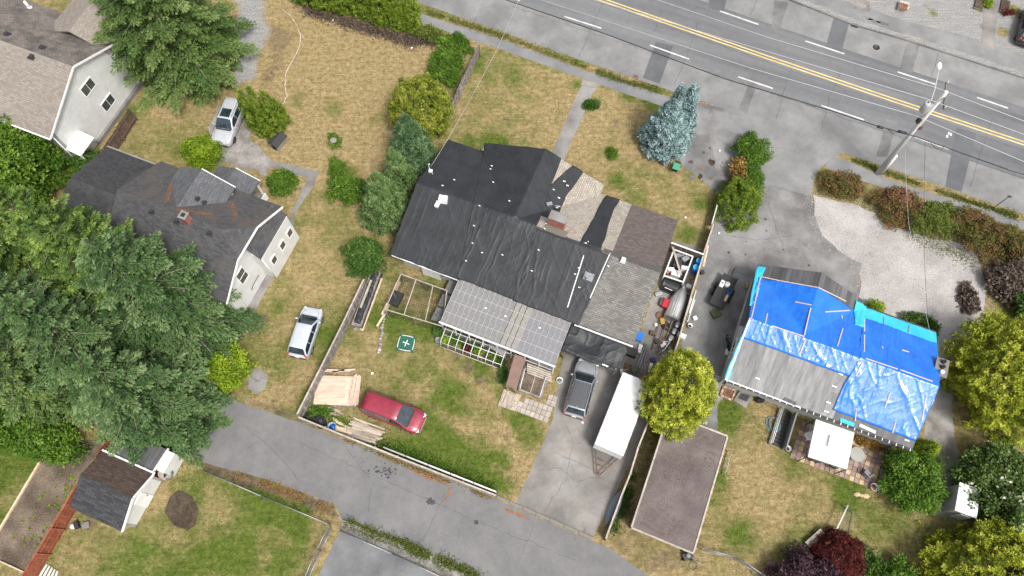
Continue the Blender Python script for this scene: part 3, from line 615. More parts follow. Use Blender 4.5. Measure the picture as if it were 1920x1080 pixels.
def tarp_sheet(name, rows, zf, mat, parent=None, amp=0.05, seed=1, du=0.07, dv=0.07, lift=0.035, fold=(2.2, 0.2), droop=True, bulge=None):
    """plastic sheet draped on the height function zf(u,v); rows = (v, u_left, u_right) from low to high v"""
    vs_ = np.array([r[0] for r in rows]); ul = np.array([r[1] for r in rows]); ur = np.array([r[2] for r in rows])
    nv = max(6, int((vs_[-1] - vs_[0]) / dv)); nu = max(6, int(max(ur - ul) / du))
    vv = np.linspace(vs_[0], vs_[-1], nv); s = np.linspace(0, 1, nu)
    l = np.interp(vv, vs_, ul) + 0.10 * (vnoise(vv * 1.7, vv * 0, seed + 5) - .5); r = np.interp(vv, vs_, ur) + 0.10 * (vnoise(vv * 1.7, vv * 0, seed + 9) - .5)
    Uu = l[:, None] * (1 - s) + r[:, None] * s; Vv = np.repeat(vv[:, None], nu, 1) + 0.06 * (vnoise(Uu * 1.9, Uu * 0, seed + 3) - .5)
    Z = zf(Uu, Vv) + lift
    wob = 0.9 * fbm(Uu * 0.5, Vv * 0.5, seed, 3)
    rid = 1 - np.abs(2 * vnoise(Uu * fold[0] + wob * 2, Vv * fold[1] + wob, seed + 1) - 1)
    rid2 = 1 - np.abs(2 * vnoise(Uu * 1.5 + Vv * 1.2 + wob, (Vv - Uu) * 0.18, seed + 2) - 1)
    rid3 = 1 - np.abs(2 * vnoise((Uu - Vv) * 1.5 + wob, (Vv + Uu) * 0.18, seed + 12) - 1)
    rid4 = 1 - np.abs(2 * vnoise(Uu * fold[0] * 2.3 + wob * 3, Vv * fold[1] + wob, seed + 15) - 1)
    pat = vnoise(Uu * .6, Vv * .6, seed + 7)
    Z = Z + amp * .7 * (rid ** 10) * (0.15 + 1.3 * pat) + amp * 0.7 * rid2 ** 14 * (1.2 - pat) + amp * .7 * rid3 ** 14 * pat + amp * .3 * rid4 ** 7 + amp * 0.05 * fbm(Uu * 3, Vv * 3, seed + 4, 3)
    if bulge is not None: Z = Z + bulge(Uu, Vv)
    if droop:
        e = np.minimum.reduce([np.repeat(np.arange(nv)[:, None], nu, 1), np.repeat((nv - 1 - np.arange(nv))[:, None], nu, 1)])
        Z = np.where(e == 0, Z - amp * 0.6, Z)
    X = Uu * U.x + Vv * V.x; Y = Uu * U.y + Vv * V.y
    co = np.stack([X, Y, Z], -1).reshape(-1, 3)
    if parent is not None:
        m4 = np.array(wm(parent).inverted()); co = co @ m4[:3, :3].T + m4[:3, 3]
    idx = np.arange(nv * nu).reshape(nv, nu); q = np.stack([idx[:-1, :-1], idx[:-1, 1:], idx[1:, 1:], idx[1:, :-1]], -1).reshape(-1, 4)
    me = bpy.data.meshes.new(name); mesh_np(me, co, q, 4); me.polygons.foreach_set('use_smooth', np.ones(len(q), bool))
    l_ = me.uv_layers.new(name='UVMap'); uvf = np.stack([Uu, Vv], -1).reshape(-1, 2)[q.ravel()]; l_.data.foreach_set('uv', uvf.astype(np.float32).ravel())
    me.materials.append(mat); o = bpy.data.objects.new(name, me); C.objects.link(o)
    so_ = o.modifiers.new('thickness', 'SOLIDIFY'); so_.thickness = 0.012; so_.offset = 1.0
    if parent is not None: o.parent = parent; INFO[o.name] = wm(parent)
    return o
def onroof(zf, px, py, z=3.5):
    for _ in range(12): p = P(px, py, z); u, v = uv(p); z = float(zf(np.array(u), np.array(v)))
    return u, v, z
def batten(parent, zf, a, b, mat, w_=0.06, h=0.035, name='batten', up=0.075):
    ua, va, za = onroof(zf, *a); ub, vb, zb = onroof(zf, *b); n = max(1, int(math.hypot(ub - ua, vb - va) / 1.2)); m = MB()
    pts = [(ua + (ub - ua) * i / n, va + (vb - va) * i / n) for i in range(n + 1)]
    pts = [T(u, v, float(zf(np.array(u), np.array(v))) + up) for u, v in pts]
    for p, q in zip(pts[:-1], pts[1:]): m.beam(p, q, w_, h)
    return m.build(name, mat, parent)

m_sh_black = MS('black_shingle', (0.032, 0.033, 0.036), (0.055, 0.056, 0.06), (0.018, 0.018, 0.02), stain=(0.085, 0.085, 0.085), stain_amt=0.4)
m_sh_grey = MS('grey_shingle', (0.145, 0.14, 0.13), (0.24, 0.228, 0.21), (0.07, 0.066, 0.06), 0.33, 0.15, stain=(0.11, 0.10, 0.09), stain_amt=0.5)
m_sh_brown = MS('brown_shingle', (0.105, 0.083, 0.075), (0.165, 0.135, 0.122), (0.05, 0.04, 0.036), 0.33, 0.15, stain=(0.10, 0.078, 0.07), stain_amt=0.4)
m_sh_tan = MS('tan_shake', (0.29, 0.255, 0.21), (0.44, 0.39, 0.34), (0.12, 0.10, 0.085), 0.25, 0.18, stain=(0.25, 0.24, 0.19), stain_amt=0.6)
m_sh_beige = MS('beige_shingle', (0.225, 0.195, 0.165), (0.32, 0.28, 0.24), (0.14, 0.12, 0.105), 0.33, 0.16, stain=(0.21, 0.175, 0.15), stain_amt=0.5)
m_sh_grimy = MS('grimy_shingle', (0.16, 0.138, 0.122), (0.235, 0.205, 0.18), (0.09, 0.075, 0.065), 0.33, 0.16, stain=(0.055, 0.05, 0.047), stain_amt=0.85)
m_sh_slate = MS('charcoal_shingle', (0.05, 0.051, 0.055), (0.088, 0.09, 0.096), (0.03, 0.03, 0.033), 0.33, 0.15, stain=(0.095, 0.085, 0.075), stain_amt=0.5, lichen=None)
m_sh_moss = MS('needle_strewn_shingle', (0.055, 0.055, 0.058), (0.09, 0.09, 0.094), (0.03, 0.03, 0.033), 0.33, 0.15, stain=(0.11, 0.085, 0.065), stain_amt=0.5, lichen=(0.12, 0.085, 0.06))
m_sh_shed = MS('black_shed_shingle', (0.028, 0.028, 0.031), (0.06, 0.06, 0.064), (0.012, 0.012, 0.013), 0.5, 0.17)
m_sh_shedm = MS('needle_covered_shed_shingle', (0.05, 0.035, 0.028), (0.09, 0.062, 0.048), (0.02, 0.016, 0.014), 0.4, 0.17, lichen=(0.16, 0.085, 0.055))
m_sid = MSID('white_siding', (0.78, 0.78, 0.77)); m_stucco = M('grey_stucco', (0.42, 0.42, 0.41), (0.52, 0.52, 0.51), 1.5, 40, 0.15, 0.9, 0.3)
m_tarpk = MT('black_tarp', (0.020, 0.0215, 0.024), (0.030, 0.032, 0.036), 0.5, 0.35, (7.0, 1.1), 0.0, 0.5, 0.010)
m_tarpb = MT('blue_tarp', (0.008, 0.125, 0.55), (0.014, 0.165, 0.66), 0.24, 0.5, (6.0, 1.6), 0.25, 0.7, 0.026)
m_tarpc = MT('cyan_tarp', (0.03, 0.42, 0.62), (0.05, 0.50, 0.70), 0.45, 0.4, (3, 3), 0.0, 0.3, 0.03)
m_tape = MP('white_tape', (0.72, 0.72, 0.70), 0.5); m_lath = MP('pinkish_lath', (0.56, 0.44, 0.38), 0.7)

# ------------------------------------------------------------------ the house under black tarps
hc = thing('tarped_house', 'wide low house with worn shingle roof mostly covered by black tarps', 'house', T(-8, 24.7, 0), ANG)
def z_main(u, v): return 4.8 - np.abs(np.asarray(v) - 24.7) * 0.372
def z_c(u, v):
    w_ = 4.9 - np.abs(np.asarray(u) + 9.75) * 0.411
    return np.where((np.asarray(v) > 24.7) & (np.asarray(u) > -15.2) & (np.asarray(u) < -4.4), np.maximum(z_main(u, v), w_), z_main(u, v))
zm = lambda v: float(z_main(0, v)); zw = lambda u: 4.9 - abs(u + 9.75) * 0.411
roof(hc, [(-18.1, 19.15, zm(19.15)), (-2.5, 19.15, zm(19.15)), (-2.5, 24.7, 4.8), (-18.1, 24.7, 4.8)], m_sh_black)
o = roof(hc, [(-2.5, 19.1, zm(19.1)), (2.22, 19.1, zm(19.1)), (2.22, 24.7, 4.8), (-2.5, 24.7, 4.8)], m_sh_grey); tag(o, 'grey shingled south slope of the roof')
roof(hc, [(-18.1, 24.7, 4.8), (-3.4, 24.7, 4.8), (-3.4, 30.5, zm(30.5)), (-18.1, 30.5, zm(30.5))], m_sh_tan)
roof(hc, [(-3.4, 24.7, 4.8), (-1.75, 24.7, 4.8), (-1.75, 30.52, zm(30.52)), (-3.4, 30.52, zm(30.52))], m_sh_tan)
o = roof(hc, [(-1.75, 24.7, 4.8), (2.2, 24.7, 4.8), (2.2, 30.55, zm(30.55)), (-1.75, 30.55, zm(30.55))], m_sh_brown); tag(o, 'brown shingled north slope of the roof')
o = roof(hc, [(-15.15, 25, zw(-15.15)), (-9.75, 25, 4.9), (-9.75, 31.35, 4.9), (-15.15, 31.35, zw(-15.15))], m_sh_tan)
o = roof(hc, [(-9.75, 25, 4.9), (-4.45, 25, zw(-4.45)), (-4.45, 31.35, zw(-4.45)), (-9.75, 31.35, 4.9)], m_sh_tan); tag(o, 'pale lichen grey shingles of the front gable')
for a, b in (((-2.4, 24.7), (2.2, 24.7)),):
    for i in range(15):
        MB().box(T(a[0] + .16 + i * .31, 24.7, 4.835), (0.3, 0.34, 0.03), ANG).build('ridge_cap', m_sh_grey, hc)
wh = 0.18
wall(hc, [(-17.7, 19.6, 0), (1.8, 19.6, 0), (1.8, 19.6, zm(19.6) - wh), (-17.7, 19.6, zm(19.6) - wh)], m_stucco)
wall(hc, [(1.8, 19.6, 0), (1.8, 30.1, 0), (1.8, 30.1, zm(30.1) - wh), (1.8, 24.7, 4.8 - wh), (1.8, 19.6, zm(19.6) - wh)], m_stucco)
wall(hc, [(-17.7, 30.1, 0), (-17.7, 19.6, 0), (-17.7, 19.6, zm(19.6) - wh), (-17.7, 24.7, 4.8 - wh), (-17.7, 30.1, zm(30.1) - wh)], m_stucco)
wall(hc, [(1.8, 30.1, 0), (-17.7, 30.1, 0), (-17.7, 30.1, zm(30.1) - wh), (1.8, 30.1, zm(30.1) - wh)], m_stucco)
wall(hc, [(-4.9, 31.0, 0), (-14.7, 31.0, 0), (-14.7, 31.0, zw(-14.7) - wh), (-9.75, 31.0, 4.9 - wh), (-4.9, 31.0, zw(-4.9) - wh)], m_stucco)
for s in (2.2, 7.4): window(hc, (-4.9, 31.0), (-14.7, 31.0), s, 0.9, 1.8, 1.2)
window(hc, (-17.7, 19.6), (1.8, 19.6), 2.4, 1.0, 1.9, 1.1)
MB().beam(T(-18.0, 19.02, 2.62), T(-12.3, 19.02, 2.62), 0.1, 0.12).build('gutter', m_white, hc)
MB().beam(T(-2.5, 18.98, 2.60), T(2.2, 18.98, 2.60), 0.1, 0.12).build('gutter', m_white, hc)
# chimney of the tarped house
u_, v_, z_ = onroof(z_c, 1044, 425)
ch = MB().box(T(u_, v_ + .1, 5.0), (1.25, 0.62, 1.9), ANG).build('chimney', m_brick, hc); wc = T(u_, v_ + .1, 0)
MB().box(T(u_, v_ + .1, 5.99), (1.4, 0.78, 0.12), ANG).build('cap', m_oldconc, ch)
for row in range(7):
    for k in range(5):
        MB().box(T(u_ - .5 + k * .25 + (.06 if row % 2 else -.06), v_ + .1 - .315, 4.95 + row * .14), (0.22, 0.03, 0.11), ANG).build('brick', m_brick, ch)
MB().beam(T(u_ - .8, v_ - .5, float(z_c(0, v_ - .5)) + .06), T(u_ + 1.0, v_ - .5, float(z_c(0, v_ - .5)) + .06), 0.55, 0.05).build('flashing', m_sh_tan, hc)
def roofbits(parent, zf, lst, mat, name, sz, up=0.09):
    for px, py in lst:
        u, v, z = onroof(zf, px, py); MB().box(T(u, v, z + up), sz, ANG + random.uniform(-.3, .3)).build(name, mat, parent)
# white vent box, flue, skylight and service mast
u, v, z = onroof(z_c, 831, 376); b = MB().box(T(u, v, z + .22), (0.75, 0.55, 0.5), ANG + .2, taper=.85); b.box(T(u - .25, v - .55, z + .12), (0.3, 0.5, 0.25), ANG); b.build('roof_vent', m_white, hc)
u, v, z = onroof(z_c, 1103, 521); b = MB().box(T(u, v, z + .12), (0.75, 0.65, 0.3), ANG); b.box(T(u, v, z + .3), (0.5, 0.42, 0.08), ANG); b.build('roof_vent', m_steel, hc)
MB().tube([T(u - .1, v - .25, z + .1), T(u - .1, v - .25, z + .75)], 0.07, 8).build('flue_pipe', m_steel, hc)
u, v, z = onroof(z_c, 1168, 489); b = MB().box(T(u, v, z + .16), (0.42, 0.42, 0.36), ANG, taper=.7); b.build('roof_vent', m_white, hc)
u, v, z = onroof(z_c, 1030, 385); b = MB().box(T(u, v, z + .16), (0.45, 0.3, 0.25), ANG + .6); b.tube([T(u + .3, v + .1, z + .05), T(u + .9, v + .15, z + .12)], .06); b.build('roof_vent', m_steel, hc)
u, v, z = onroof(z_c, 806, 322); mast = (u, v, z)
MB().tube([T(u, v, z), T(u, v, z + 1.1), T(u + .1, v, z + 1.25)], 0.045, 8).tube([T(u + .4, v - .2, z + .02), T(u, v, z + .7)], 0.025, 6).box(T(u + .12, v - .05, z + .25), (.3, .22, .2)).build('service_mast', m_whitet, hc)
TG = 'black tarps over the low roof'
def ktarp(label, rows, seed, **kw):
    o = tarp_sheet('black_tarp', rows, z_c, m_tarpk, None, seed=seed, **kw); tag(o, label, 'tarp', TG); return o
t1 = ktarp('large smooth black tarp over the west gable end beside the conifers', [(19.02, -18.2, -12.1), (22, -18.2, -12.6), (24.7, -18.2, -13.1), (27.5, -18.2, -13.9), (30.62, -18.2, -14.9)], 11, amp=0.028, fold=(2.6, 0.16))
t2 = ktarp('creased black tarp over the front gable and middle of the roof', [(19.1, -12.35, -7.3), (22, -12.8, -7.5), (24.7, -13.3, -7.9), (27, -13.9, -8.1), (29, -14.5, -8.25), (31.42, -15.2, -8.3)], 23, amp=0.042, fold=(2.0, 0.22), lift=0.05,
            bulge=lambda u, v: 0.16 * np.exp(-((v - 24.4) / .8)**2) * np.exp(-((u + 10.5) / 1.8)**2))
t3 = ktarp('narrow black tarp strip on the front gable beside pale shingles', [(25.9, -8.3, -6.7), (28.5, -8.3, -6.9), (29.6, -8.0, -6.6), (31.4, -7.35, -6.3)], 31, amp=0.04)
t4 = ktarp('black tarp below the brick chimney held by two long white battens', [(19.0, -7.6, -2.2), (22, -7.7, -1.95), (24.5, -7.9, -1.75)], 47, amp=0.038, lift=0.06, fold=(2.2, .2))
t5 = ktarp('black tarp strip between pale and brown shingles on the street slope', [(24.6, -4.3, -2.6), (27, -4.2, -2.75), (29, -4.1, -2.9), (30.58, -3.95, -2.75)], 53, amp=0.07)
for t_, a, b in ((t4, (1103, 453), (1064, 577)), (t4, (1144, 475), (1106, 560)), (t1, (892, 378), (878, 440))): batten(t_, z_c, a, b, m_tape if t_ is t4 else m_dsteel, 0.07)
roofbits(t1, z_c, [(920, 318), (922, 312), (830, 349), (852, 338), (874, 490), (889, 424)], m_tape, 'tape_strip', (.15, .08, .012), .10)
roofbits(t2, z_c, [(899, 387), (925, 343), (955, 378), (904, 475), (942, 479), (1021, 430), (997, 509), (1038, 357), (886, 457)], m_tape, 'tape_strip', (.15, .08, .012), .13)
roofbits(t4, z_c, [(1010, 470), (1024, 420), (1085, 504), (1078, 515), (1098, 457), (1140, 500), (1086, 540)], m_tape, 'tape_strip', (.16, .08, .012), .13)
roofbits(t3, z_c, [(1058, 341), (1064, 349), (1044, 390), (1048, 372)], m_tape, 'tape_strip', (.2, .1, .012), .1)
# sunroom: glazed lean-to on the garden side
sr = thing('sunroom', 'lean-to sunroom with grey translucent panel roof and white glazing bars', 'sunroom', T(-7.5, 17.7, 0), ANG)
m_pan = [MP('panel_grey', (0.20, 0.197, 0.196), 0.45, dirt=.25), MP('panel_pink', (0.25, 0.20, 0.19), 0.45, dirt=.2), MP('panel_cream', (0.26, 0.248, 0.22), 0.45, dirt=.2), MP('panel_blue_grey', (0.19, 0.19, 0.205), 0.4, dirt=.2)]
m_gbar = MP('grey_white_bar', (0.46, 0.44, 0.43), .5, dirt=.2)
def z_s(v): return 2.30 + (v - 15.43) * (0.50 / 4.52)
cols = 21; cw = (12.2 - 2.8) / cols; rws = [15.43, 16.35, 17.3, 18.25, 19.25, 19.9]
pm = {}
for j in range(5):
    for i in range(cols):
        u0 = -12.2 + i * cw; v0, v1 = rws[j], rws[j + 1]
        k = 1 if (j == 4) else (2 if i in (11, 12, 13) and j < 4 else (3 if i > 13 and j < 3 else 0))
        if (j, k) not in pm:
            dz = z_s(v1) - z_s(v0)
            mb = MB().mesh([(0.02, 0.01, 0), (cw - .02, 0.01, 0), (cw - .02, v1 - v0 - .01, dz), (0.02, v1 - v0 - .01, dz), (0.02, .01, -.02), (cw - .02, .01, -.02), (cw - .02, v1 - v0 - .01, dz - .02), (.02, v1 - v0 - .01, dz - .02)], [(0, 1, 2, 3), (7, 6, 5, 4), (0, 4, 5, 1), (1, 5, 6, 2), (2, 6, 7, 3), (3, 7, 4, 0)])
            pm[(j, k)] = mb.build('roof_panel', m_pan[k], sr, world=False); o = pm[(j, k)]
        else: o = piece('roof_panel', pm[(j, k)].data, sr, (0, 0, 0))
        o.location = (u0 + 7.5, v0 - 17.7, z_s(v0))
bar = MB().box((0, 0, 0), (0.028, 4.5, 0.05)).build('glazing_bar', m_gbar, sr, world=False); sl = math.atan(0.5 / 4.52)
for i in range(cols + 1):
    if i in (11, 12, 13): continue
    o = bar if i == 0 else piece('glazing_bar', bar.data, sr, (0, 0, 0))
    o.location = (-12.2 + i * cw + 7.5, 17.66 - 17.7, z_s(17.66) + .012); o.rotation_euler = (sl, 0, 0)
for r_ in rws[1:-1]: MB().beam(T(-12.2, r_, z_s(r_) + .014), T(-2.8, r_, z_s(r_) + .014), 0.03, 0.035).build('purlin', m_gbar, sr)
MB().beam(T(-12.3, 15.38, z_s(15.4) - .03), T(-2.7, 15.38, z_s(15.4) - .03), 0.12, 0.14).build('front_beam', m_whitet, sr)
for i in range(9):
    u = -12.15 + i * 1.165; MB().beam(T(u, 15.45, 0), T(u, 15.45, 2.2), 0.09, 0.09).build('post', m_whitet, sr)
    if i < 8:
        MB().beam(T(u + .05, 15.45, 0.95), T(u + 1.11, 15.45, 0.95), 0.06, 0.08).build('rail', m_whitet, sr)
        MB().beam(T(u + .05, 15.45, 0.45), T(u + 1.11, 15.45, 0.45), 0.04, 0.9).build('panel', m_grey, sr)
        MB().beam(T(u + .07, 15.45, 1.58), T(u + 1.09, 15.45, 1.58), 0.015, 1.18).build('pane', m_glass, sr)
for i in range(3):
    c = T(-12.75, 16.25 + i * 1.25, 1.15); MB().box(c, (1.0, 1.12, 0.06), ANG, ry=-0.12).box(c + Vector((0, 0, .04)), (1.06, .06, .05), ANG, ry=-.12).build('side_panel', m_pan[0], sr); MB().beam(c - U * .3 - Vector((0, 0, 1.15)), c - U * .3, .08, .08).build('post', m_wood_g, sr)
roofbits(sr, lambda u, v: z_s(np.asarray(v)), [(911, 578), (948, 593), (1012, 615)], m_tape, 'skylight_clip', (.18, .1, .04), .04)

# ------------------------------------------------------------------ the house under blue tarps
hb = thing('blue_tarp_house', 'low house with grey sheet roof half covered by bright blue tarps', 'house', T(16.3, 23.5, 0), ANG)
def zb_m(u, v): v = np.asarray(v); return np.where(v < 23.45, 5.0 - (23.45 - v) * 0.483, 5.0 - (v - 23.45) * 0.416)
def z_b(u, v):
    w_ = 4.85 - np.abs(np.asarray(u) - 13.5) * 0.475
    return np.where((np.asarray(v) > 23.45) & (np.asarray(u) < 17.6), np.maximum(zb_m(u, v), w_), zb_m(u, v))
zbm = lambda v: float(zb_m(0, v)); zbw = lambda u: 4.85 - abs(u - 13.5) * 0.475
m_roll = M('grey_roll_roofing', (0.165, 0.163, 0.163), (0.27, 0.268, 0.265), 1.2, 22, 0.25, 0.7, 0.2, rnd=0.16, stretch=(3, 0.35, 1))
m_rolld = M('dark_roll_roofing', (0.07, 0.07, 0.075), (0.115, 0.113, 0.115), 1.2, 22, 0.25, 0.7, 0.2, rnd=0.3, stretch=(3, 0.35, 1))
for i in range(9):
    a, b = 9.5 + i * 0.88, 9.5 + (i + 1) * 0.88 + (.03)
    roof(hb, [(a, 19.1, zbm(19.1) + .004 * (i % 2)), (b, 19.1, zbm(19.1) + .004 * (i % 2)), (b, 23.45, 5.0 + .004 * (i % 2)), (a, 23.45, 5.0 + .004 * (i % 2))], m_roll, 0.1, 'roof_sheet')
for i in range(4):
    v0 = 19.3 + i * .75; roof(hb, [(16.6, v0, zbm(v0) + .015), (17.4, v0, zbm(v0) + .015), (17.4, v0 + .7, zbm(v0 + .7) + .015), (16.6, v0 + .7, zbm(v0 + .7) + .015)], m_roll, .02, 'patch_sheet')
roof(hb, [(17.4, 19.1, zbm(19.1)), (23.15, 19.1, zbm(19.1)), (23.15, 23.45, 5.0), (17.4, 23.45, 5.0)], m_rolld)
roof(hb, [(9.5, 23.45, 5.0), (23.15, 23.45, 5.0), (23.15, 28.55, zbm(28.55)), (9.5, 28.55, zbm(28.55))], m_rolld)
for i in range(16):
    a, b = 9.2 + i * 8.35 / 16, 9.2 + (i + 1) * 8.35 / 16
    if a < 13.5 < b:
        for p, q in ((a, 13.5), (13.5, b)): roof(hb, [(p, 23.6, zbw(p)), (q, 23.6, zbw(q)), (q, 29.1, zbw(q)), (p, 29.1, zbw(p))], m_rolld, .1, 'roof_sheet')
    else: roof(hb, [(a, 23.6, zbw(a)), (b, 23.6, zbw(b)), (b, 29.1, zbw(b)), (a, 29.1, zbw(a))], m_rolld, .1, 'roof_sheet')
for pts in ([(9.9, 19.6, 0), (22.8, 19.6, 0), (22.8, 19.6, zbm(19.6) - .1), (9.9, 19.6, zbm(19.6) - .1)], [(22.8, 19.6, 0), (22.8, 28.1, 0), (22.8, 28.1, zbm(28.1) - .1), (22.8, 23.45, 4.88), (22.8, 19.6, zbm(19.6) - .1)],
            [(22.8, 28.1, 0), (17.2, 28.1, 0), (17.2, 28.1, zbm(28.1) - .1), (22.8, 28.1, zbm(28.1) - .1)], [(17.2, 28.7, 0), (9.6, 28.7, 0), (9.6, 28.7, zbw(9.6) - .1), (13.5, 28.7, 4.73), (17.2, 28.7, zbw(17.2) - .1)],
            [(9.5, 28.7, 0), (9.5, 19.6, 0), (9.5, 19.6, zbm(19.6) - .1), (9.5, 23.45, 2.95), (9.5, 28.7, 2.85)]): wall(hb, pts, m_stucco)
window(hb, (9.5, 28.7), (9.5, 19.6), 3.0, 1.0, 1.5, 1.1); window(hb, (9.5, 28.7), (9.5, 19.6), 6.6, 1.0, 1.5, 1.1); window(hb, (9.9, 19.6), (22.8, 19.6), 7.2, 1.0, 1.8, 1.2)
g = MB().beam(T(9.3, 18.98, zbm(19.1) - .02), T(23.15, 18.98, zbm(19.1) - .02), 0.13, 0.12).build('gutter', m_dsteel, hb)
for i in range(28): MB().box(T(9.5 + i * .5, 18.97, zbm(19.1) + .05), (0.05, 0.2, 0.03), ANG).build('bracket', m_white, hb)
MB().beam(T(9.3, 19.02, zbm(19.1) + .05), T(15.0, 19.02, zbm(19.1) + .05), 0.10, 0.06).build('fascia', m_whitet, hb)
MB().beam(T(9.42, 19.05, zbm(19.05) + .03), T(9.42, 23.45, 5.03), 0.12, 0.1).build('barge_board', m_white, hb)
MB().beam(T(17.5, 28.62, zbm(28.6)), T(23.2, 28.62, zbm(28.6)), 0.12, 0.12).build('gutter', m_dsteel, hb)
chb = MB().box(T(23.35, 25.2, 2.2), (0.8, 1.3, 4.4), ANG).build('chimney', m_conc, hb); MB().box(T(23.35, 25.2, 4.45), (0.92, 1.42, 0.1), ANG).build('cap', m_oldconc, chb)
for k in (-.42, 0, .42): MB().lathe(T(23.35, 25.2 + k, 4.5), [(0.15, 0), (0.14, .28), (.1, .28), (.1, .05)], 12).build('flue', m_white if k < 0 else m_dsteel, chb)
TB = 'blue tarps over the sheet roof'
b1 = tarp_sheet('blue_tarp', [(22.05, 9.25, 17.4), (23.45, 9.3, 17.6), (25.5, 9.35, 17.6), (27.2, 9.4, 17.65), (27.85, 9.4, 17.3)], z_b, m_tarpb, None, 0.075, 61, lift=0.05, fold=(2.2, .25)); tag(b1, 'bright blue tarp over the gable with lath frames nailed on it', 'tarp', TB)
b2 = tarp_sheet('blue_tarp', [(19.65, 17.15, 23.1), (21.5, 17.2, 23.15), (22.5, 17.4, 23.2), (24, 17.5, 23.2), (27.5, 17.55, 23.2)], z_b, m_tarpb, None, 0.085, 71, lift=0.06, fold=(2.4, .2)); tag(b2, 'bright blue tarp on the roof end beside the chimney and gold conifer', 'tarp', TB)
c1 = tarp_sheet('cyan_tarp', [(27.3, 17.5, 23.15), (28.6, 17.5, 23.2)], z_b, m_tarpc, None, 0.03, 81, lift=0.035); tag(c1, 'pale turquoise underlay strip along the street eave', 'tarp', 'turquoise underlay strips')
c2 = tarp_sheet('cyan_tarp', [(26.4, 17.0, 17.75), (27.9, 16.9, 17.8), (28.7, 16.9, 17.85)], z_b, m_tarpc, None, 0.09, 83, lift=0.09); tag(c2, 'crumpled turquoise tarp piece at the corner of the gable eave', 'tarp', 'turquoise underlay strips')
def z_edge(u, v): return np.where(np.asarray(v) > 23.45, 3.05, zb_m(u, v)) + 0 * np.asarray(u)
c3 = tarp_sheet('cyan_tarp', [(19.05, 9.25, 9.6), (21.5, 9.28, 9.5), (22.2, 9.28, 9.5)], z_b, m_tarpc, None, 0.04, 85, lift=0.03); tag(c3, 'narrow turquoise strip down the west edge beside grey sheets', 'tarp', 'turquoise underlay strips')
c4 = tarp_sheet('cyan_tarp', [(24.6, 9.2, 9.55), (27, 9.15, 9.7), (28.9, 9.2, 9.75)], z_b, m_tarpc, None, 0.06, 87, lift=0.04); tag(c4, 'crumpled turquoise strip on the west edge of the blue gable', 'tarp', 'turquoise underlay strips')
for t_, l in ((b1, [((1447, 612), (1507, 632)), ((1519, 578), (1507, 630)), ((1490, 567), (1521, 573)), ((1438, 589), (1434, 608)), ((1546, 586), (1592, 583)), ((1579, 617), (1569, 650)), ((1509, 638), (1499, 664)), ((1427, 520), (1532, 540)), ((1533, 540), (1585, 566)), ((1425, 521), (1408, 598)), ((1577, 592), (1578, 598)), ((1534, 656), (1531, 667))]),
              (b2, [((1622, 673), (1682, 693)), ((1686, 694), (1747, 716)), ((1605, 766), (1602, 790)), ((1668, 737), (1658, 765)), ((1620, 600), (1619, 660)), ((1690, 657), (1703, 661)), ((1653, 650), (1654, 654)), ((1678, 792), (1672, 812)), ((1735, 745), (1727, 790)), ((1616, 680), (1604, 706))]),
              (c1, [((1657, 595), (1656, 609)), ((1704, 611), (1702, 625))])):
    for a, b in l: batten(t_, z_b, a, b, m_lath if t_ is not c1 else m_grey, 0.075, .035, up=.12 if t_ is not c1 else .07)
batten(hb, z_b, (1611, 797), (1641, 811), m_white, .22, .05, 'loose_board', .06); batten(hb, z_b, (1575, 787), (1601, 797), m_tarpc, .30, .03, 'underlay_patch', .05); batten(hb, z_b, (1470, 748), (1492, 758), m_rolld, .30, .05, 'loose_board', .05)
roofbits(hb, z_b, [(1576, 702), (1564, 725), (1553, 755), (1549, 772), (1576, 763), (1420, 710), (1700, 826)], m_tape, 'tape_strip', (.34, .1, .02), .05)

# ------------------------------------------------------------------ big beige-roofed house in the corner
h3 = thing('beige_roof_house', 'large white sided house with beige and grimy shingle roof', 'house', T(-54, 23, 0), ANG)
def z3(v): return 7.5 - abs(v - 22.8) * 0.45
roof(h3, [(-66, 17.2, z3(17.2)), (-47.55, 17.2, z3(17.2)), (-47.55, 22.8, 7.5), (-66, 22.8, 7.5)], m_sh_beige)
o = roof(h3, [(-66, 22.8, 7.5), (-47.55, 22.8, 7.5), (-47.55, 28.6, z3(28.6)), (-66, 28.6, z3(28.6))], m_sh_grimy); tag(o, 'street slope streaked with dark grime')
roof(h3, [(-53.6, 26, 5.6), (-50.6, 26, 6.9), (-50.6, 33.5, 6.9), (-53.6, 33.5, 5.6)], m_sh_beige); roof(h3, [(-50.6, 26, 6.9), (-47.6, 26, 5.6), (-47.6, 33.5, 5.6), (-50.6, 33.5, 6.9)], m_sh_beige)
MB().box(T(-50.6, 30.2, 2.65), (5.4, 6.2, 5.3), ANG).build('wing', m_sid, h3)
wall(h3, [(-65, 17.7, 0), (-47.9, 17.7, 0), (-47.9, 17.7, z3(17.7) - .17), (-65, 17.7, z3(17.7) - .17)], m_sid)
we = wall(h3, [(-47.9, 17.7, 0), (-47.9, 27.9, 0), (-47.9, 27.9, z3(27.9) - .17), (-47.9, 22.8, 7.33), (-47.9, 17.7, z3(17.7) - .17)], m_sid)
wall(h3, [(-47.9, 27.9, 0), (-65, 27.9, 0), (-65, 27.9, z3(27.9) - .17), (-47.9, 27.9, z3(27.9) - .17)], m_sid)
window(h3, (-47.9, 17.7), (-47.9, 27.9), 5.1, 4.1, 1.5, 1.1); window(h3, (-47.9, 17.7), (-47.9, 27.9), 5.6, 1.3, 1.5, 1.1)
for a, b in (((-47.5, 17.2), (-47.5, 22.8)), ((-47.5, 22.8), (-47.5, 28.6))): MB().beam(T(a[0], a[1], z3(a[1]) - .06), T(b[0], b[1], z3(b[1]) - .06), 0.05, 0.18).build('barge_board', m_white, h3)
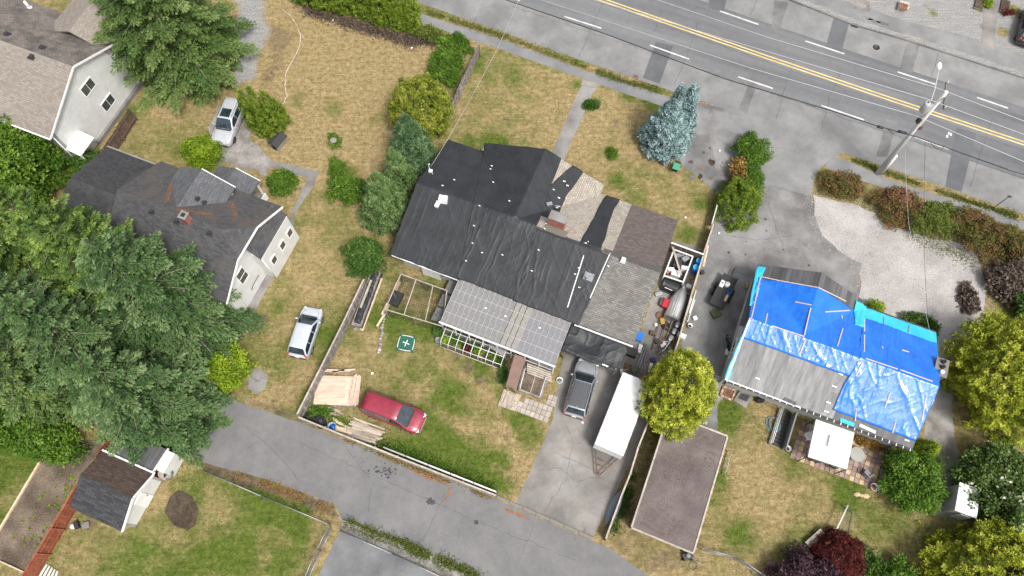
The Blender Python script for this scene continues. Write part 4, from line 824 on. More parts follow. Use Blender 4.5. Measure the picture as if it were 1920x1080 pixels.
MB().beam(T(-66, 17.12, z3(17.2) - .05), T(-47.5, 17.12, z3(17.2) - .05), 0.12, 0.12).build('gutter', m_white, h3)
MB().tube([T(-47.7, 17.5, 4.7), T(-47.7, 17.5, .3)], 0.05, 8).build('downpipe', m_white, h3)
roof(h3, [(-47.9, 17.6, 2.6), (-46.6, 17.6, 2.3), (-46.6, 19.6, 2.3), (-47.9, 19.6, 2.6)], m_white, .08, 'porch_roof'); MB().beam(T(-46.7, 17.7, 0), T(-46.7, 17.7, 2.2), .1, .1).build('porch_post', m_white, h3)
MB().beam(T(-47.75, 20, .2), T(-47.75, 27.5, .2), .25, .4).build('foundation', m_oldconc, h3)
z3f = lambda u, v: 7.5 - np.abs(np.asarray(v) - 22.8) * 0.45
for p in ((12, 65), (78, 90), (60, 106)): u, v, z = onroof(z3f, *p, 7); vent(h3, u, v, z, .4, .2)
u, v, z = onroof(z3f, 55, 14, 6); MB().tube([T(u, v, z - .1), T(u, v, z + .7)], .12, 8).lathe(T(u, v, z), [(.3, -.05), (.14, .1)], 10).build('flue_pipe', m_white, h3)

# ------------------------------------------------------------------ charcoal-roofed house with white siding
NEEDLE = []
h2 = thing('charcoal_roof_house', 'white sided house with charcoal shingle roof, dormer and brick chimney', 'house', T(-33, 14.6, 0), ANG)
z2 = lambda v: 7.0 - abs(v - 14.6) * 0.55
z2f = lambda u, v: 7.0 - np.abs(np.asarray(v) - 14.6) * 0.55
roof(h2, [(-38.2, 10.1, z2(10.1)), (-27.1, 10.1, z2(10.1)), (-27.25, 13.2, z2(13.2)), (-29.2, 14.6, 7.0), (-38.2, 14.6, 7.0)], m_sh_slate)
roof(h2, [(-29.2, 14.6, 7.0), (-27.25, 13.2, z2(13.2)), (-27.25, 16.0, z2(16.0))], m_sh_slate)
o = roof(h2, [(-38.2, 14.6, 7.0), (-29.2, 14.6, 7.0), (-27.25, 16.0, z2(16.0)), (-27.15, 18.85, z2(18.85)), (-38.2, 18.85, z2(18.85))], m_sh_moss); tag(o, 'street slope with rusty fallen needles')
m_sh_wing = MS('dark_wing_shingle', (0.030, 0.031, 0.035), (0.054, 0.056, 0.062), (0.018, 0.018, 0.02), 0.33, 0.15, stain=(0.065, 0.05, 0.04), stain_amt=0.3)
# lower wing to the west
zl = lambda v: 4.1 - abs(v - 15.0) * 0.36
roof(h2, [(-45.0, 11, zl(11)), (-38, 11, zl(11)), (-38, 15, 4.1), (-44.6, 15, 4.1)], m_sh_black); roof(h2, [(-44.6, 15, 4.1), (-37.6, 15, 4.1), (-37.6, 19.1, zl(19.1)), (-44.8, 19.1, zl(19.1))], m_sh_wing)
MB().box(T(-41, 15, 1.3), (6.6, 7.4, 2.6), ANG).build('wing', m_sid, h2)
MB().beam(T(-44.8, 19.18, zl(19.1) - .05), T(-37.6, 19.18, zl(19.1) - .05), .12, .12).build('gutter', m_oldconc, h2)
# hip at the main roof's west end, over the wing
roof(h2, [(-38.2, 18.85, z2(18.85)), (-38.2, 14.6, 7.0), (-39.4, 16.5, 5.0)], m_sh_slate); roof(h2, [(-38.2, 14.6, 7.0), (-38.2, 10.1, z2(10.1)), (-39.4, 12.6, 5.0)], m_sh_slate)
for pts in ([(-38, 10.5, 0), (-27.75, 10.5, 0), (-27.75, 10.5, z2(10.5) - .17), (-38, 10.5, z2(10.5) - .17)], [(-27.75, 18.5, 0), (-38, 18.5, 0), (-38, 18.5, z2(18.5) - .17), (-27.75, 18.5, z2(18.5) - .17)],
            [(-38, 18.5, 0), (-38, 10.5, 0), (-38, 10.5, z2(10.5) - .17), (-38, 14.6, 6.8), (-38, 18.5, z2(18.5) - .17)]): wall(h2, pts, m_sid)
wall(h2, [(-27.75, 10.5, 0), (-27.75, 18.5, 0), (-27.75, 18.5, z2(18.5) - .17), (-27.75, 16.2, z2(16.2) - .17), (-27.75, 13.0, z2(13.0) - .17), (-27.75, 10.5, z2(10.5) - .17)], m_sid)
window(h2, (-27.75, 10.5), (-27.75, 18.5), 2.3, 2.6, 1.0, 1.7, vertical=True); window(h2, (-27.75, 10.5), (-27.75, 18.5), 4.6, 4.75, 0.9, 0.7, panes=1)
window(h2, (-27.75, 10.5), (-27.75, 18.5), 5.6, 1.1, 1.6, 1.1)
for a, b in (((-27.1, 10.1), (-27.22, 13.2)), ((-27.22, 16.0), (-27.1, 18.85))): MB().beam(T(a[0], a[1], z2(a[1]) - .06), T(b[0], b[1], z2(b[1]) - .06), .06, .2).build('barge_board', m_white, h2)
MB().beam(T(-27.2, 13.2, z2(13.2) - .06), T(-27.2, 16.0, z2(16.0) - .06), .1, .14).build('fascia', m_white, h2)
# skirt roof on the gable wall and its sun porch
roof(h2, [(-27.75, 14.4, 5.2), (-26.8, 14.4, 4.0), (-26.8, 18.6, 4.0), (-27.75, 18.6, 5.2)], m_sh_slate, .1, 'skirt_roof')
MB().box(T(-27.25, 16.5, 2.0), (0.95, 4.0, 3.9), ANG).build('porch_wall', m_sid, h2)
for s in (0.8, 2.2, 3.4): window(h2, (-26.775, 14.5), (-26.775, 18.5), s, 1.6, 0.7, 1.0, panes=1)
MB().tube([T(-26.75, 14.45, 3.9), T(-26.75, 14.45, .2)], .05, 8).build('downpipe', m_white, h2); MB().tube([T(-27.7, 12.6, 1.0), T(-27.5, 12.9, 1.6), T(-27.5, 13.8, 1.6)], .025, 6).build('handrail', m_dsteel, h2)
# dormer facing the street
def gable(parent, uc, hw, v0, v1, zr, drop, mat, name='dormer_roof'):
    roof(parent, [(uc - hw, v0, zr - drop), (uc, v0, zr), (uc, v1, zr), (uc - hw, v1, zr - drop)], mat, .12, name); roof(parent, [(uc, v0, zr), (uc + hw, v0, zr - drop), (uc + hw, v1, zr - drop), (uc, v1, zr)], mat, .12, name)
m_sh_dormer = MS('blue_grey_shingle', (0.085, 0.088, 0.096), (0.135, 0.14, 0.15), (0.05, 0.05, 0.055), 0.33, 0.15, stain=(0.075, 0.075, 0.08), stain_amt=0.5)
gable(h2, -33.4, 2.5, 14.7, 18.65, 6.75, 1.2, m_sh_dormer)
wall(h2, [(-31.2, 18.3, 4.6), (-35.6, 18.3, 4.6), (-35.6, 18.3, 5.6), (-33.4, 18.3, 6.6), (-31.2, 18.3, 5.6)], m_sid, .15, 'dormer_wall'); window(h2, (-31.2, 18.3), (-35.6, 18.3), 2.2, 4.9, 1.2, .8)
MB().box(T(-31.15, 16.7, 5.15), (0.12, 3.2, 0.8), ANG).build('dormer_cheek', m_sid, h2)
MB().beam(T(-30.9, 18.68, 5.5), T(-33.4, 18.68, 6.72), .06, .16).build('dormer_barge', m_white, h2)
# porch over the street door
gable(h2, -32.9, 1.95, 18.4, 20.9, 3.75, .8, m_sh_dormer, 'porch_roof')
for u in (-34.6, -31.2): MB().beam(T(u, 20.7, 0), T(u, 20.7, 2.85), .14, .14).build('porch_post', m_white, h2)
MB().box(T(-32.9, 19.7, .1), (3.6, 2.4, .2), ANG).build('porch_floor', m_oldconc, h2); MB().beam(T(-31.0, 18.6, .65), T(-31.0, 20.8, .65), .06, .9).build('railing', m_white, h2)
MB().beam(T(-30.9, 20.93, 2.9), T(-32.9, 20.93, 3.72), .05, .15).build('porch_barge', m_white, h2)
u, v, z = onroof(z2f, 352, 413, 6.5); c2h = MB().box(T(u, v, z + .25), (.55, .55, 1.1), ANG).build('chimney', m_brick, h2); MB().box(T(u, v, z + .83), (.64, .64, .06), ANG).build('cap', m_oldconc, c2h); MB().box(T(u, v, z + .88), (.3, .3, .05), ANG).build('flue', m_black, c2h)
for p in ((285, 397), (332, 415), (394, 437)): u, v, z = onroof(z2f, *p, 6.5); vent(h2, u, v, z)
for u in (-32.6, -32.1): vent(h2, u, 16.4, 6.75 - abs(u + 33.4) * .48, .26, .2)
for a, b, n_ in (((-35.6, 17.0), (-34.4, 15.2), 500), ((-30.7, 15.6), (-33.2, 14.9), 500), ((-30.6, 17.6), (-29.2, 16.2), 260), ((-40.5, 16.2), (-39.4, 16.6), 200), ((-39.5, 18.4), (-38.3, 17.6), 260)):
    NEEDLE.append((a, b, n_))

# ------------------------------------------------------------------ garden shed, flat carport, small sheds
sh = thing('garden_shed', 'small white shed with black shingle roof strewn with brown needles', 'shed', T(-28.6, -4.7, 0), ANG)
zs = lambda v: 3.3 - abs(v + 4.65) * .48
roof(sh, [(-30.75, -6.95, zs(-6.95)), (-26.5, -6.95, zs(-6.95)), (-26.5, -4.65, 3.3), (-30.75, -4.65, 3.3)], m_sh_shed); roof(sh, [(-30.75, -4.65, 3.3), (-26.5, -4.65, 3.3), (-26.5, -2.75, zs(-2.75)), (-30.75, -2.75, zs(-2.75))], m_sh_shedm)
wall(sh, [(-26.8, -6.6, 0), (-26.8, -2.95, 0), (-26.8, -2.95, zs(-2.95) - .17), (-26.8, -4.65, 3.12), (-26.8, -6.6, zs(-6.6) - .17)], m_sid); wall(sh, [(-30.4, -2.95, 0), (-30.4, -6.6, 0), (-30.4, -6.6, zs(-6.6) - .17), (-30.4, -4.65, 3.12), (-30.4, -2.95, zs(-2.95) - .17)], m_sid)
wall(sh, [(-30.4, -6.6, 0), (-26.8, -6.6, 0), (-26.8, -6.6, zs(-6.6) - .17), (-30.4, -6.6, zs(-6.6) - .17)], m_sid); wall(sh, [(-26.8, -2.95, 0), (-30.4, -2.95, 0), (-30.4, -2.95, zs(-2.95) - .17), (-26.8, -2.95, zs(-2.95) - .17)], m_sid)
d_ = MB().beam(T(-26.77, -5.1, 1.0), T(-26.77, -4.2, 1.0), .06, 1.95).build('door', m_white, sh); MB().box(T(-26.71, -4.3, 1.0), (.06, .06, .06), ANG).build('handle', m_dsteel, d_)
for a, b in ((-6.95, -4.65), (-4.65, -2.75)): MB().beam(T(-26.44, a, zs(a) - .05), T(-26.44, b, zs(b) - .05), .08, .2).build('barge_board', m_white, sh)
MB().beam(T(-30.8, -2.68, zs(-2.75) - .03), T(-26.4, -2.68, zs(-2.75) - .03), .12, .1).build('gutter', m_white, sh)
for i in range(8): MB().box(T(-30.5 + i * .55, -2.66, zs(-2.75) + .03), (.05, .16, .03), ANG).build('bracket', m_white, sh)
roof(sh, [(-30.4, -2.6, 2.2), (-26.7, -2.6, 2.2), (-26.7, -.9, 1.95), (-30.4, -.9, 1.95)], m_rolld, .1, 'lean_to_roof'); MB().beam(T(-30.4, -.95, .95), T(-26.75, -.95, .95), .08, 1.85).build('lean_to_wall', m_wood_b, sh)
MB().beam(T(-26.62, -2.6, 2.22), T(-26.62, -.8, 1.98), .1, .16).build('barge_board', m_white, sh); MB().beam(T(-30.3, -2.58, 1.05), T(-30.3, -.95, .95), .08, 1.85).build('lean_to_wall', m_wood_r, sh); MB().box(T(-26.4, -1.7, .9), (.6, 1.5, 1.8), ANG).build('lean_to_wall', m_sid, sh)

cp = thing('carport', 'flat brown roofed shelter beside the golden conifer and dry lawn', 'carport', T(8.5, 10.9, 0), ANG)
m_flat = M('brown_flat_roof', (0.085, 0.066, 0.062), (0.165, 0.132, 0.124), 0.55, 14, 0.3, 0.75, 0.3, lo=.3, hi=.7)
fr = MB().slab([T(6.36, 6.62, 2.30), T(10.72, 6.62, 2.30), T(10.72, 15.12, 2.30), T(6.36, 15.12, 2.30)], .1).build('roof_deck', m_flat, cp)
for i, (a, b) in enumerate((((6.3, 6.55), (10.78, 6.55)), ((6.3, 15.2), (10.78, 15.2)), ((6.3, 6.61), (6.3, 15.14)), ((10.78, 6.61), (10.78, 15.14)))): MB().beam(T(*a, 2.25), T(*b, 2.25), .12, .22).build('edge_trim', m_wood_p, cp)
for i in range(7): MB().beam(T(6.4, 7.6 + i * 1.2, 2.306), T(10.7, 7.6 + i * 1.2, 2.306), .035, .012).build('roof_seam', m_rolld, cp)
for u in (6.5, 10.6):
    for v in (6.8, 9.5, 12.2, 14.9): MB().beam(T(u, v, 0), T(u, v, 2.2), .12, .12).build('post', m_wood_g, cp)
for u in (6.45, 10.65): MB().beam(T(u, 6.9, 1.05), T(u, 14.9, 1.05), .05, 2.0).build('side_wall', m_wood_g, cp)
ws = thing('white_shed', 'small white flat topped shed under the blossoming shrub', 'shed', P(1785, 948) , ANG); c = P(1785, 948)
MB().box(c + Vector((.2, .2, .85)), (1.3, 1.9, 1.7), ANG).build('wall', m_stucco, ws); MB().box(c + Vector((.2, .2, 1.74)), (1.5, 2.1, .1), ANG).build('roof', m_white, ws); MB().box(c + Vector((.0, -.85, .75)), (.7, .08, 1.4), ANG).build('door', m_whitet, ws)
kn = thing('kennel', 'small dark roofed kennel beside the columnar cypress bush', 'kennel', P(524, 270), R(60)); c = P(524, 270)
k_ = Matrix.Translation(c) @ Matrix.Rotation(R(60), 4, 'Z')
def loc(m_, *p): return m_ @ Vector(p)
MB().slab([loc(k_, -.75, -.55, .75), loc(k_, .75, -.55, .75), loc(k_, .75, 0, 1.0), loc(k_, -.75, 0, 1.0)], .05).build('roof', m_sh_slate, kn); MB().slab([loc(k_, -.75, 0, 1.0), loc(k_, .75, 0, 1.0), loc(k_, .75, .55, .75), loc(k_, -.75, .55, .75)], .05).build('roof', m_sh_slate, kn)
MB().box(loc(k_, 0, 0, .37), (1.3, .9, .74), R(60)).build('wall', m_wood_g, kn); MB().box(loc(k_, -.67, 0, .3), (.06, .4, .55), R(60)).build('door', m_black, kn)
# ------------------------------------------------------------------ vegetation
def nrm(a): return a / (np.linalg.norm(a, axis=-1, keepdims=True) + 1e-9)
def leaf_object(name, parent, c, d, n, L_, W_, tint, mat, bend=0.15):
    """one mesh of many small kite-shaped leaves / needle sprays: base c, direction d, face normal n"""
    s = nrm(np.cross(d, n)); n2 = np.cross(s, d); L_ = np.broadcast_to(L_, (len(c),))[:, None]; W_ = np.broadcast_to(W_, (len(c),))[:, None]
    mid = c + d * L_ * 0.5
    v = np.stack([c, mid + s * W_ / 2 + n2 * L_ * bend * .3, c + d * L_ - n2 * L_ * bend, mid - s * W_ / 2 + n2 * L_ * bend * .3], 1).reshape(-1, 3)
    base = np.array(wm(parent).translation); v = v - base
    f = np.arange(len(c) * 4, dtype=np.int32).reshape(-1, 4)
    me = bpy.data.meshes.new(name); me.vertices.add(len(v)); me.vertices.foreach_set('co', v.astype(np.float32).ravel())
    me.loops.add(f.size); me.loops.foreach_set('vertex_index', f.ravel()); me.polygons.add(len(f)); me.polygons.foreach_set('loop_start', np.arange(0, f.size, 4, dtype=np.int32)); me.update(calc_edges=True)
    a = me.attributes.new('tint', 'FLOAT', 'POINT'); a.data.foreach_set('value', np.repeat(np.clip(tint, 0, 1), 4).astype(np.float32))
    me.materials.append(mat); o = bpy.data.objects.new(name, me); C.objects.link(o); o.parent = parent; INFO[o.name] = wm(parent); return o
def rdir(n): return nrm(rng.normal(size=(n, 3)))
m_bark = M('bark', (0.085, 0.065, 0.05), (0.17, 0.14, 0.115), 4, 30, 0.4, 0.95, 0.6)
m_bough = M('pale_bark', (0.15, 0.125, 0.10), (0.26, 0.225, 0.19), 4, 30, 0.4, 0.95, 0.6)
def trunk(t, base, h, r, limbs=0, spread=1.0, lean=(0, 0)):
    m = MB(); b = Vector(base); top = b + Vector((lean[0], lean[1], h))
    m.tube([b - Vector((0, 0, .05)), b + Vector((lean[0] * .3, lean[1] * .3, h * .35)), top], [r * 1.25, r * .8, r * .12], 8)
    for i in range(limbs):
        a = random.uniform(0, 6.28); z = h * random.uniform(.15, .75); p = b + Vector((lean[0] * z / h, lean[1] * z / h, z)); L_ = spread * random.uniform(.5, .85)
        q = p + Vector((math.cos(a) * L_, math.sin(a) * L_, L_ * .45)); m.tube([p, p.lerp(q, .5) + Vector((0, 0, .12 * L_)), q], [r * .4, r * .22, r * .06], 5)
    return m.build('trunk', m_bark, t)
G_ = lambda a, b, c: [(0.0, a), (0.5, b), (1.0, c)]
L_fir = ML('fir_needles', G_((0.030, 0.068, 0.014), (0.105, 0.175, 0.042), (0.29, 0.36, 0.13)), .2)
L_fir2 = ML('fresh_fir_needles', G_((0.022, 0.055, 0.008), (0.085, 0.155, 0.026), (0.26, 0.35, 0.075)), .18)
L_grey = ML('grey_green_needles', G_((0.020, 0.054, 0.014), (0.076, 0.140, 0.042), (0.24, 0.32, 0.14)), .15)
L_blue = ML('blue_needles', G_((0.078, 0.137, 0.137), (0.221, 0.325, 0.325), (0.468, 0.598, 0.598)), 0.12)
L_gold = ML('golden_scale_leaves', G_((0.080, 0.120, 0.007), (0.30, 0.345, 0.020), (0.66, 0.66, 0.11)), 0.25)
L_olive = ML('olive_scale_leaves', G_((0.070, 0.105, 0.010), (0.22, 0.26, 0.026), (0.46, 0.46, 0.08)), 0.3)
L_bluegr = ML('blue_green_scale_leaves', G_((0.038, 0.088, 0.032), (0.115, 0.20, 0.082), (0.27, 0.37, 0.19)))
L_sage = ML('sage_scale_leaves', G_((0.042, 0.095, 0.022), (0.14, 0.225, 0.070), (0.32, 0.41, 0.17)))
L_cyp = ML('cypress_scale_leaves', G_((0.0494, 0.107, 0.0104), (0.15, 0.227, 0.0182), (0.338, 0.416, 0.052)), 0.3)
L_leaf = ML('green_leaves', G_((0.0416, 0.104, 0.0091), (0.111, 0.208, 0.0195), (0.26, 0.39, 0.0585)), 0.35)
L_lime = ML('lime_leaves', G_((0.091, 0.163, 0.0078), (0.247, 0.358, 0.0182), (0.494, 0.585, 0.065)), 0.35)
L_dleaf = ML('dark_green_leaves', G_((0.0286, 0.0715, 0.0104), (0.0715, 0.15, 0.0234), (0.182, 0.286, 0.065)), 0.3)
L_red = ML('dark_red_leaves', G_((0.052, 0.0091, 0.0078), (0.124, 0.0234, 0.0195), (0.247, 0.065, 0.052)), 0.3)
L_purp = ML('purple_leaves', G_((0.0286, 0.0143, 0.0208), (0.0715, 0.0351, 0.0468), (0.163, 0.0975, 0.111)), 0.25)
L_bronze = ML('bronze_leaves', [(0.0, (0.0585, 0.0715, 0.0156)), (0.3, (0.137, 0.15, 0.0286)), (0.55, (0.195, 0.0975, 0.0455)), (1.0, (0.351, 0.169, 0.111))], 0.3)
L_bush = ML('mixed_green_leaves', [(0.0, (0.052, 0.0715, 0.013)), (0.45, (0.13, 0.176, 0.026)), (0.75, (0.221, 0.247, 0.0585)), (1.0, (0.286, 0.169, 0.091))], 0.3)
L_brown = ML('dead_foliage', G_((0.143, 0.078, 0.0182), (0.338, 0.202, 0.052), (0.546, 0.364, 0.117)), 0.3)
L_brush = ML('bare_brush', G_((0.065, 0.0468, 0.0364), (0.137, 0.101, 0.0806), (0.221, 0.182, 0.15)), 0.2)
L_blossom = ML('blossoming_leaves', [(0.0, (0.038, 0.078, 0.014)), (0.55, (0.10, 0.165, 0.03)), (0.78, (0.19, 0.26, 0.07)), (0.88, (0.55, 0.56, 0.40)), (1.0, (0.74, 0.73, 0.62))], 0.3)
def conifer(base, H, Rr, mat, name='fir_tree', label='', group=None, whorls=16, per=8, leaf=(0.22, 0.085), dens=1.0, power=0.85, low=0.05, lean=(0, 0), up=0.0, fan=0.20, bright=0.0, droop=.2, side=(.32, .5)):
    """trunk with tiers of separate, pointed, needle-clad boughs"""
    b = np.array([base.x, base.y, 0.0]); t = thing(name, label, 'tree', (base.x, base.y, 0), 0, group); trunk(t, base, H, 0.016 * H + .05, 0, lean=lean)
    Cs, Ds, Ns, Ls, Ts = [], [], [], [], []; br = MB()
    for wq in range(whorls):
        f0 = low + (1 - low) * wq / whorls; reach0 = Rr * (1 - f0) ** power * (1.0 if f0 > .18 else .78 + f0 * 1.2); nb = max(5, int(per * (0.55 + .65 * (1 - f0))))
        for k in range(nb):
            f = min(.97, f0 + rng.random() * .75 / whorls); h = f * H; az = 2 * math.pi * (k + rng.random() * .7) / nb + wq * 1.7
            Lb = max(.4, reach0 * rng.uniform(.62, 1.18)); el = (-.18 + .6 * f + up) + rng.normal() * .08
            hd = np.array([math.cos(az), math.sin(az), 0]); sd_ = np.array([-math.sin(az), math.cos(az), 0])
            tone = rng.normal() * .13; root = b + np.array([lean[0] * f, lean[1] * f, h])
            # the bough itself and 3-6 pointed side sprays
            sprays = [(0.0, 1.0, 0.0)] + [(tq, sg * rng.uniform(.55, .95), rng.uniform(*side) * (1.1 - tq)) for tq in np.linspace(.22, .85, max(2, int(Lb * (1.3 if side[0] > .3 else 2.0)))) for sg in (-1, 1)]
            for (t0, ang, ln) in sprays:
                if ln == 0.0: o0 = root; dirv = hd; L2 = Lb; ts = 0.15; wid = fan * .62
                else:
                    o0 = root + hd * (Lb * math.cos(el) * t0); o0 = o0 + np.array([0, 0, Lb * (math.sin(el) * t0 - droop * t0 ** 2)]); dirv = nrm(hd * math.cos(ang) + sd_ * math.sin(ang)); L2 = Lb * ln; ts = 0.05; wid = fan * 1.15
                sv = np.array([-dirv[1], dirv[0], 0]); n = int(np.clip(60 * L2 * dens, 8, 330)); tt = ts + (1 - ts) * rng.random(n) ** .8; s = rng.uniform(-1, 1, n)
                wd = L2 * wid * np.clip((1 - tt) ** .8 + .05, 0, 1) * np.clip(tt * 4, .35, 1) + .05
                zc = L2 * ((math.sin(el) if ln == 0 else -.05) * tt - droop * tt ** 2)
                p = o0 + dirv * (L2 * (math.cos(el) if ln == 0 else 1) * tt)[:, None] + sv * (s * wd)[:, None]; p[:, 2] += zc - np.abs(s) * wd * .45 + rng.normal(size=n) * .035
                Cs.append(p); Ds.append(nrm(dirv * 0.75 + sv * (np.sign(s) * .65)[:, None] + rng.normal(size=(n, 3)) * .22)); Ns.append(nrm(np.array([0, 0, 1.0]) + sv * (s * .55)[:, None] + rng.normal(size=(n, 3)) * .3)); Ls.append(np.full(n, leaf[0]) * rng.uniform(.7, 1.25, n))
                Ts.append(np.clip(.34 + bright + tone + rng.normal(size=n) * .13 + .28 * np.clip(tt - .6, 0, 1) / .4, 0, 1))
            if Lb > 1.2:
                e_ = root + hd * (Lb * .8 * math.cos(el)) + np.array([0, 0, Lb * .8 * math.sin(el) - Lb * droop * .64]); br.tube([tuple(root), tuple((root + e_) / 2 + np.array([0, 0, .05 * Lb])), tuple(e_)], [.018 * Lb + .01, .012 * Lb, .012], 4, cap=False)
    n = 160; tt = rng.random(n); p = b + np.array([lean[0], lean[1], H * .92]) + np.stack([rng.normal(size=n) * .12 * (1 - tt), rng.normal(size=n) * .12 * (1 - tt), tt * H * .1], -1)
    Cs.append(p); Ds.append(nrm(rdir(n) + np.array([0, 0, .7]))); Ns.append(rdir(n)); Ls.append(np.full(n, leaf[0] * .8)); Ts.append(np.full(n, .6))
    br.build('boughs', m_bough, t)['kind'] = 'stuff'
    Cs = np.concatenate(Cs); Cs[:, 2] = np.maximum(Cs[:, 2], .05)
    leaf_object('crown', t, Cs, np.concatenate(Ds), np.concatenate(Ns), np.concatenate(Ls), np.concatenate(Ls) * leaf[1] / leaf[0], np.concatenate(Ts), mat); return t
def plumes(cen, axis, size, per, spread, leaf, tmean, tvar=.14, tip=.22):
    """tufts: leaves fanning out round each axis"""
    K = len(cen); N_ = K * per; ci = np.repeat(np.arange(K), per); tt = rng.random(N_); r = rdir(N_); ax = axis[ci]; pr = nrm(r - (r * ax).sum(-1, keepdims=True) * ax)
    sz = size[ci][:, None]; c = cen[ci] + ax * (tt[:, None] * sz) + pr * (spread * sz * (1 - .75 * tt[:, None]) * rng.random((N_, 1)))
    d = nrm(ax * .55 + pr * .8 + rng.normal(size=(N_, 3)) * .2); n = nrm(ax * .75 + pr * .35 + np.array([0, 0, .45]) + rng.normal(size=(N_, 3)) * .38)
    Lf = leaf * rng.uniform(.7, 1.3, N_); tn = tmean[ci] + rng.normal(size=N_) * tvar * .6 + tip * (tt - .5); return c, d, n, Lf, tn
def cypress(base, H, rx, ry, mat, name, label, group=None, cat='tree', k=420, per=30, psize=0.42, leaf=0.17, wl=0.36, prof='egg', rot=0.0, upb=0.75, low=0.02, lump=.16, parent=None, tvar=.14, bias=0.0, trunk_on=True, tb=0.0):
    """dense crown of upright plumes on an uneven egg / cone / dome"""
    t = parent or thing(name, label, cat, (base.x, base.y, 0), 0, group)
    if parent is None and trunk_on: trunk(t, base, H * .8, .05 + .018 * H, 4, rx * .7)
    k = int(k * 1.45); h = rng.random(k * 3); th = rng.random(k * 3) * 2 * math.pi
    def R_(h):
        if prof == 'egg': return np.clip(np.sin(np.pi * np.clip(h * .80 + .17, 0, 1)), 0, 1) ** .72
        if prof == 'cone': return (1 - h) ** .75 * np.clip(h * 6 + .55, 0, 1)
        if prof == 'dome': return np.sqrt(np.clip(1 - h ** 2, 0, 1))
        if prof == 'col': return np.clip((1 - h ** 2.4), .02, 1) ** .8 * np.clip(.75 + h, 0, 1)
        return np.clip(np.sin(np.pi * h), .05, 1)
    keep = rng.random(k * 3) < R_(h) + .15; h, th = h[keep][:k], th[keep][:k]; K = len(h)
    seed = int(abs(base.x * 13 + base.y * 7)) % 97
    lm = 1 + lump * 2 * (vnoise(th * 2.2 + 10, h * H * .9, seed) - .5) + lump * 1.2 * (vnoise(th * 5, h * H * 2.2, seed + 3) - .5)
    rr = R_(h) * lm * np.where(rng.random(K) < .22, rng.uniform(.55, .85, K), rng.uniform(.88, 1.02, K))
    x, y = rx * rr * np.cos(th), ry * rr * np.sin(th); ca, sa = math.cos(rot), math.sin(rot)
    zz = low * H + h * H * (1 - low)
    cen = np.stack([base.x + x * ca - y * sa, base.y + x * sa + y * ca, zz], -1)
    out = nrm(np.stack([np.cos(th + rot), np.sin(th + rot), np.full(K, .05)], -1)); upv = np.clip((h - .35) * 1.6, 0, 1)[:, None]
    ax = nrm(out * (1.15 - .8 * upv) + np.array([0, 0, 1.0]) * (upb * .55 + upv) + rng.normal(size=(K, 3)) * .22)
    cen = cen - ax * psize * .5; cen[:, 2] = np.maximum(cen[:, 2], .08)
    tm = .42 + bias + rng.normal(size=K) * tvar + .35 * (vnoise(th * 3, h * H * 1.3, seed + 8) - .5)
    c, d, n, Lf, tn = plumes(cen, ax, psize * rng.uniform(.75, 1.3, K), per, .55, leaf, tm)
    c[:, 2] = np.maximum(c[:, 2], .03)
    leaf_object('crown', t, c, d, n, Lf, Lf * wl, tn, mat); return t
def broadleaf(base, H, rx, ry, mat, name, label, group=None, cat='shrub', k=260, per=42, leaf=0.20, clump=0.5, rot=0.0, z0=0.05, tvar=.16, bias=0.0, gap=.2, twig=None, lumps=.42):
    """limbs carrying rounded leaf clumps, uneven outline, gaps between clumps"""
    t = thing(name, label, cat, (base.x, base.y, 0), 0, group); trunk(t, base, H * .75, .03 + .015 * H, 6, min(rx, ry) * .8)
    a = rdir(k * 2); a[:, 2] = np.abs(a[:, 2]) * 1.0 - .12; seed = int(abs(base.x * 11 + base.y * 5)) % 89
    lm = 1 + lumps * 2 * (vnoise(np.arctan2(a[:, 1], a[:, 0]) * 1.8 + 9, a[:, 2] * 3, seed) - .5)
    keep = vnoise(np.arctan2(a[:, 1], a[:, 0]) * 4 + 5, a[:, 2] * 5 + 3, seed + 4) > gap; a, lm = a[keep][:k], lm[keep][:k]; K = len(a)
    rr = lm * (rng.random(K) ** .28) * rng.uniform(.88, 1.0, K); x, y = rx * rr * a[:, 0], ry * rr * a[:, 1]; ca, sa = math.cos(rot), math.sin(rot)
    cen = np.stack([base.x + x * ca - y * sa, base.y + x * sa + y * ca, np.maximum(z0 * H + .2, H * (.22 + .74 * rr * a[:, 2]))], -1)
    N_ = K * per; ci = np.repeat(np.arange(K), per); o3 = rdir(N_); o3[:, 2] = np.abs(o3[:, 2]) * .9 - .15
    c = cen[ci] + o3 * (clump * rng.uniform(.35, 1.0, N_))[:, None]; c[:, 2] = np.maximum(c[:, 2], .04)
    d = nrm(o3 * .7 + rng.normal(size=(N_, 3)) * .6 + np.array([0, 0, -.15])); n = nrm(np.array([0, 0, 1.0]) + o3 * .5 + rng.normal(size=(N_, 3)) * .55)
    Lf = leaf * rng.uniform(.5, 1.5, N_); tm = .40 + bias + .3 * (vnoise(cen[:, 0] * 1.1, cen[:, 1] * 1.1, seed + 2) - .5) + rng.normal(size=K) * tvar
    leaf_object('crown', t, c, d, n, Lf, Lf * .62, tm[ci] + rng.normal(size=N_) * .14, mat); return t
def hgt(bpx, apx):
    B_, A_ = P(*bpx), P(*apx); return CAM_H * (1 - math.hypot(B_.x, B_.y) / math.hypot(A_.x, A_.y))

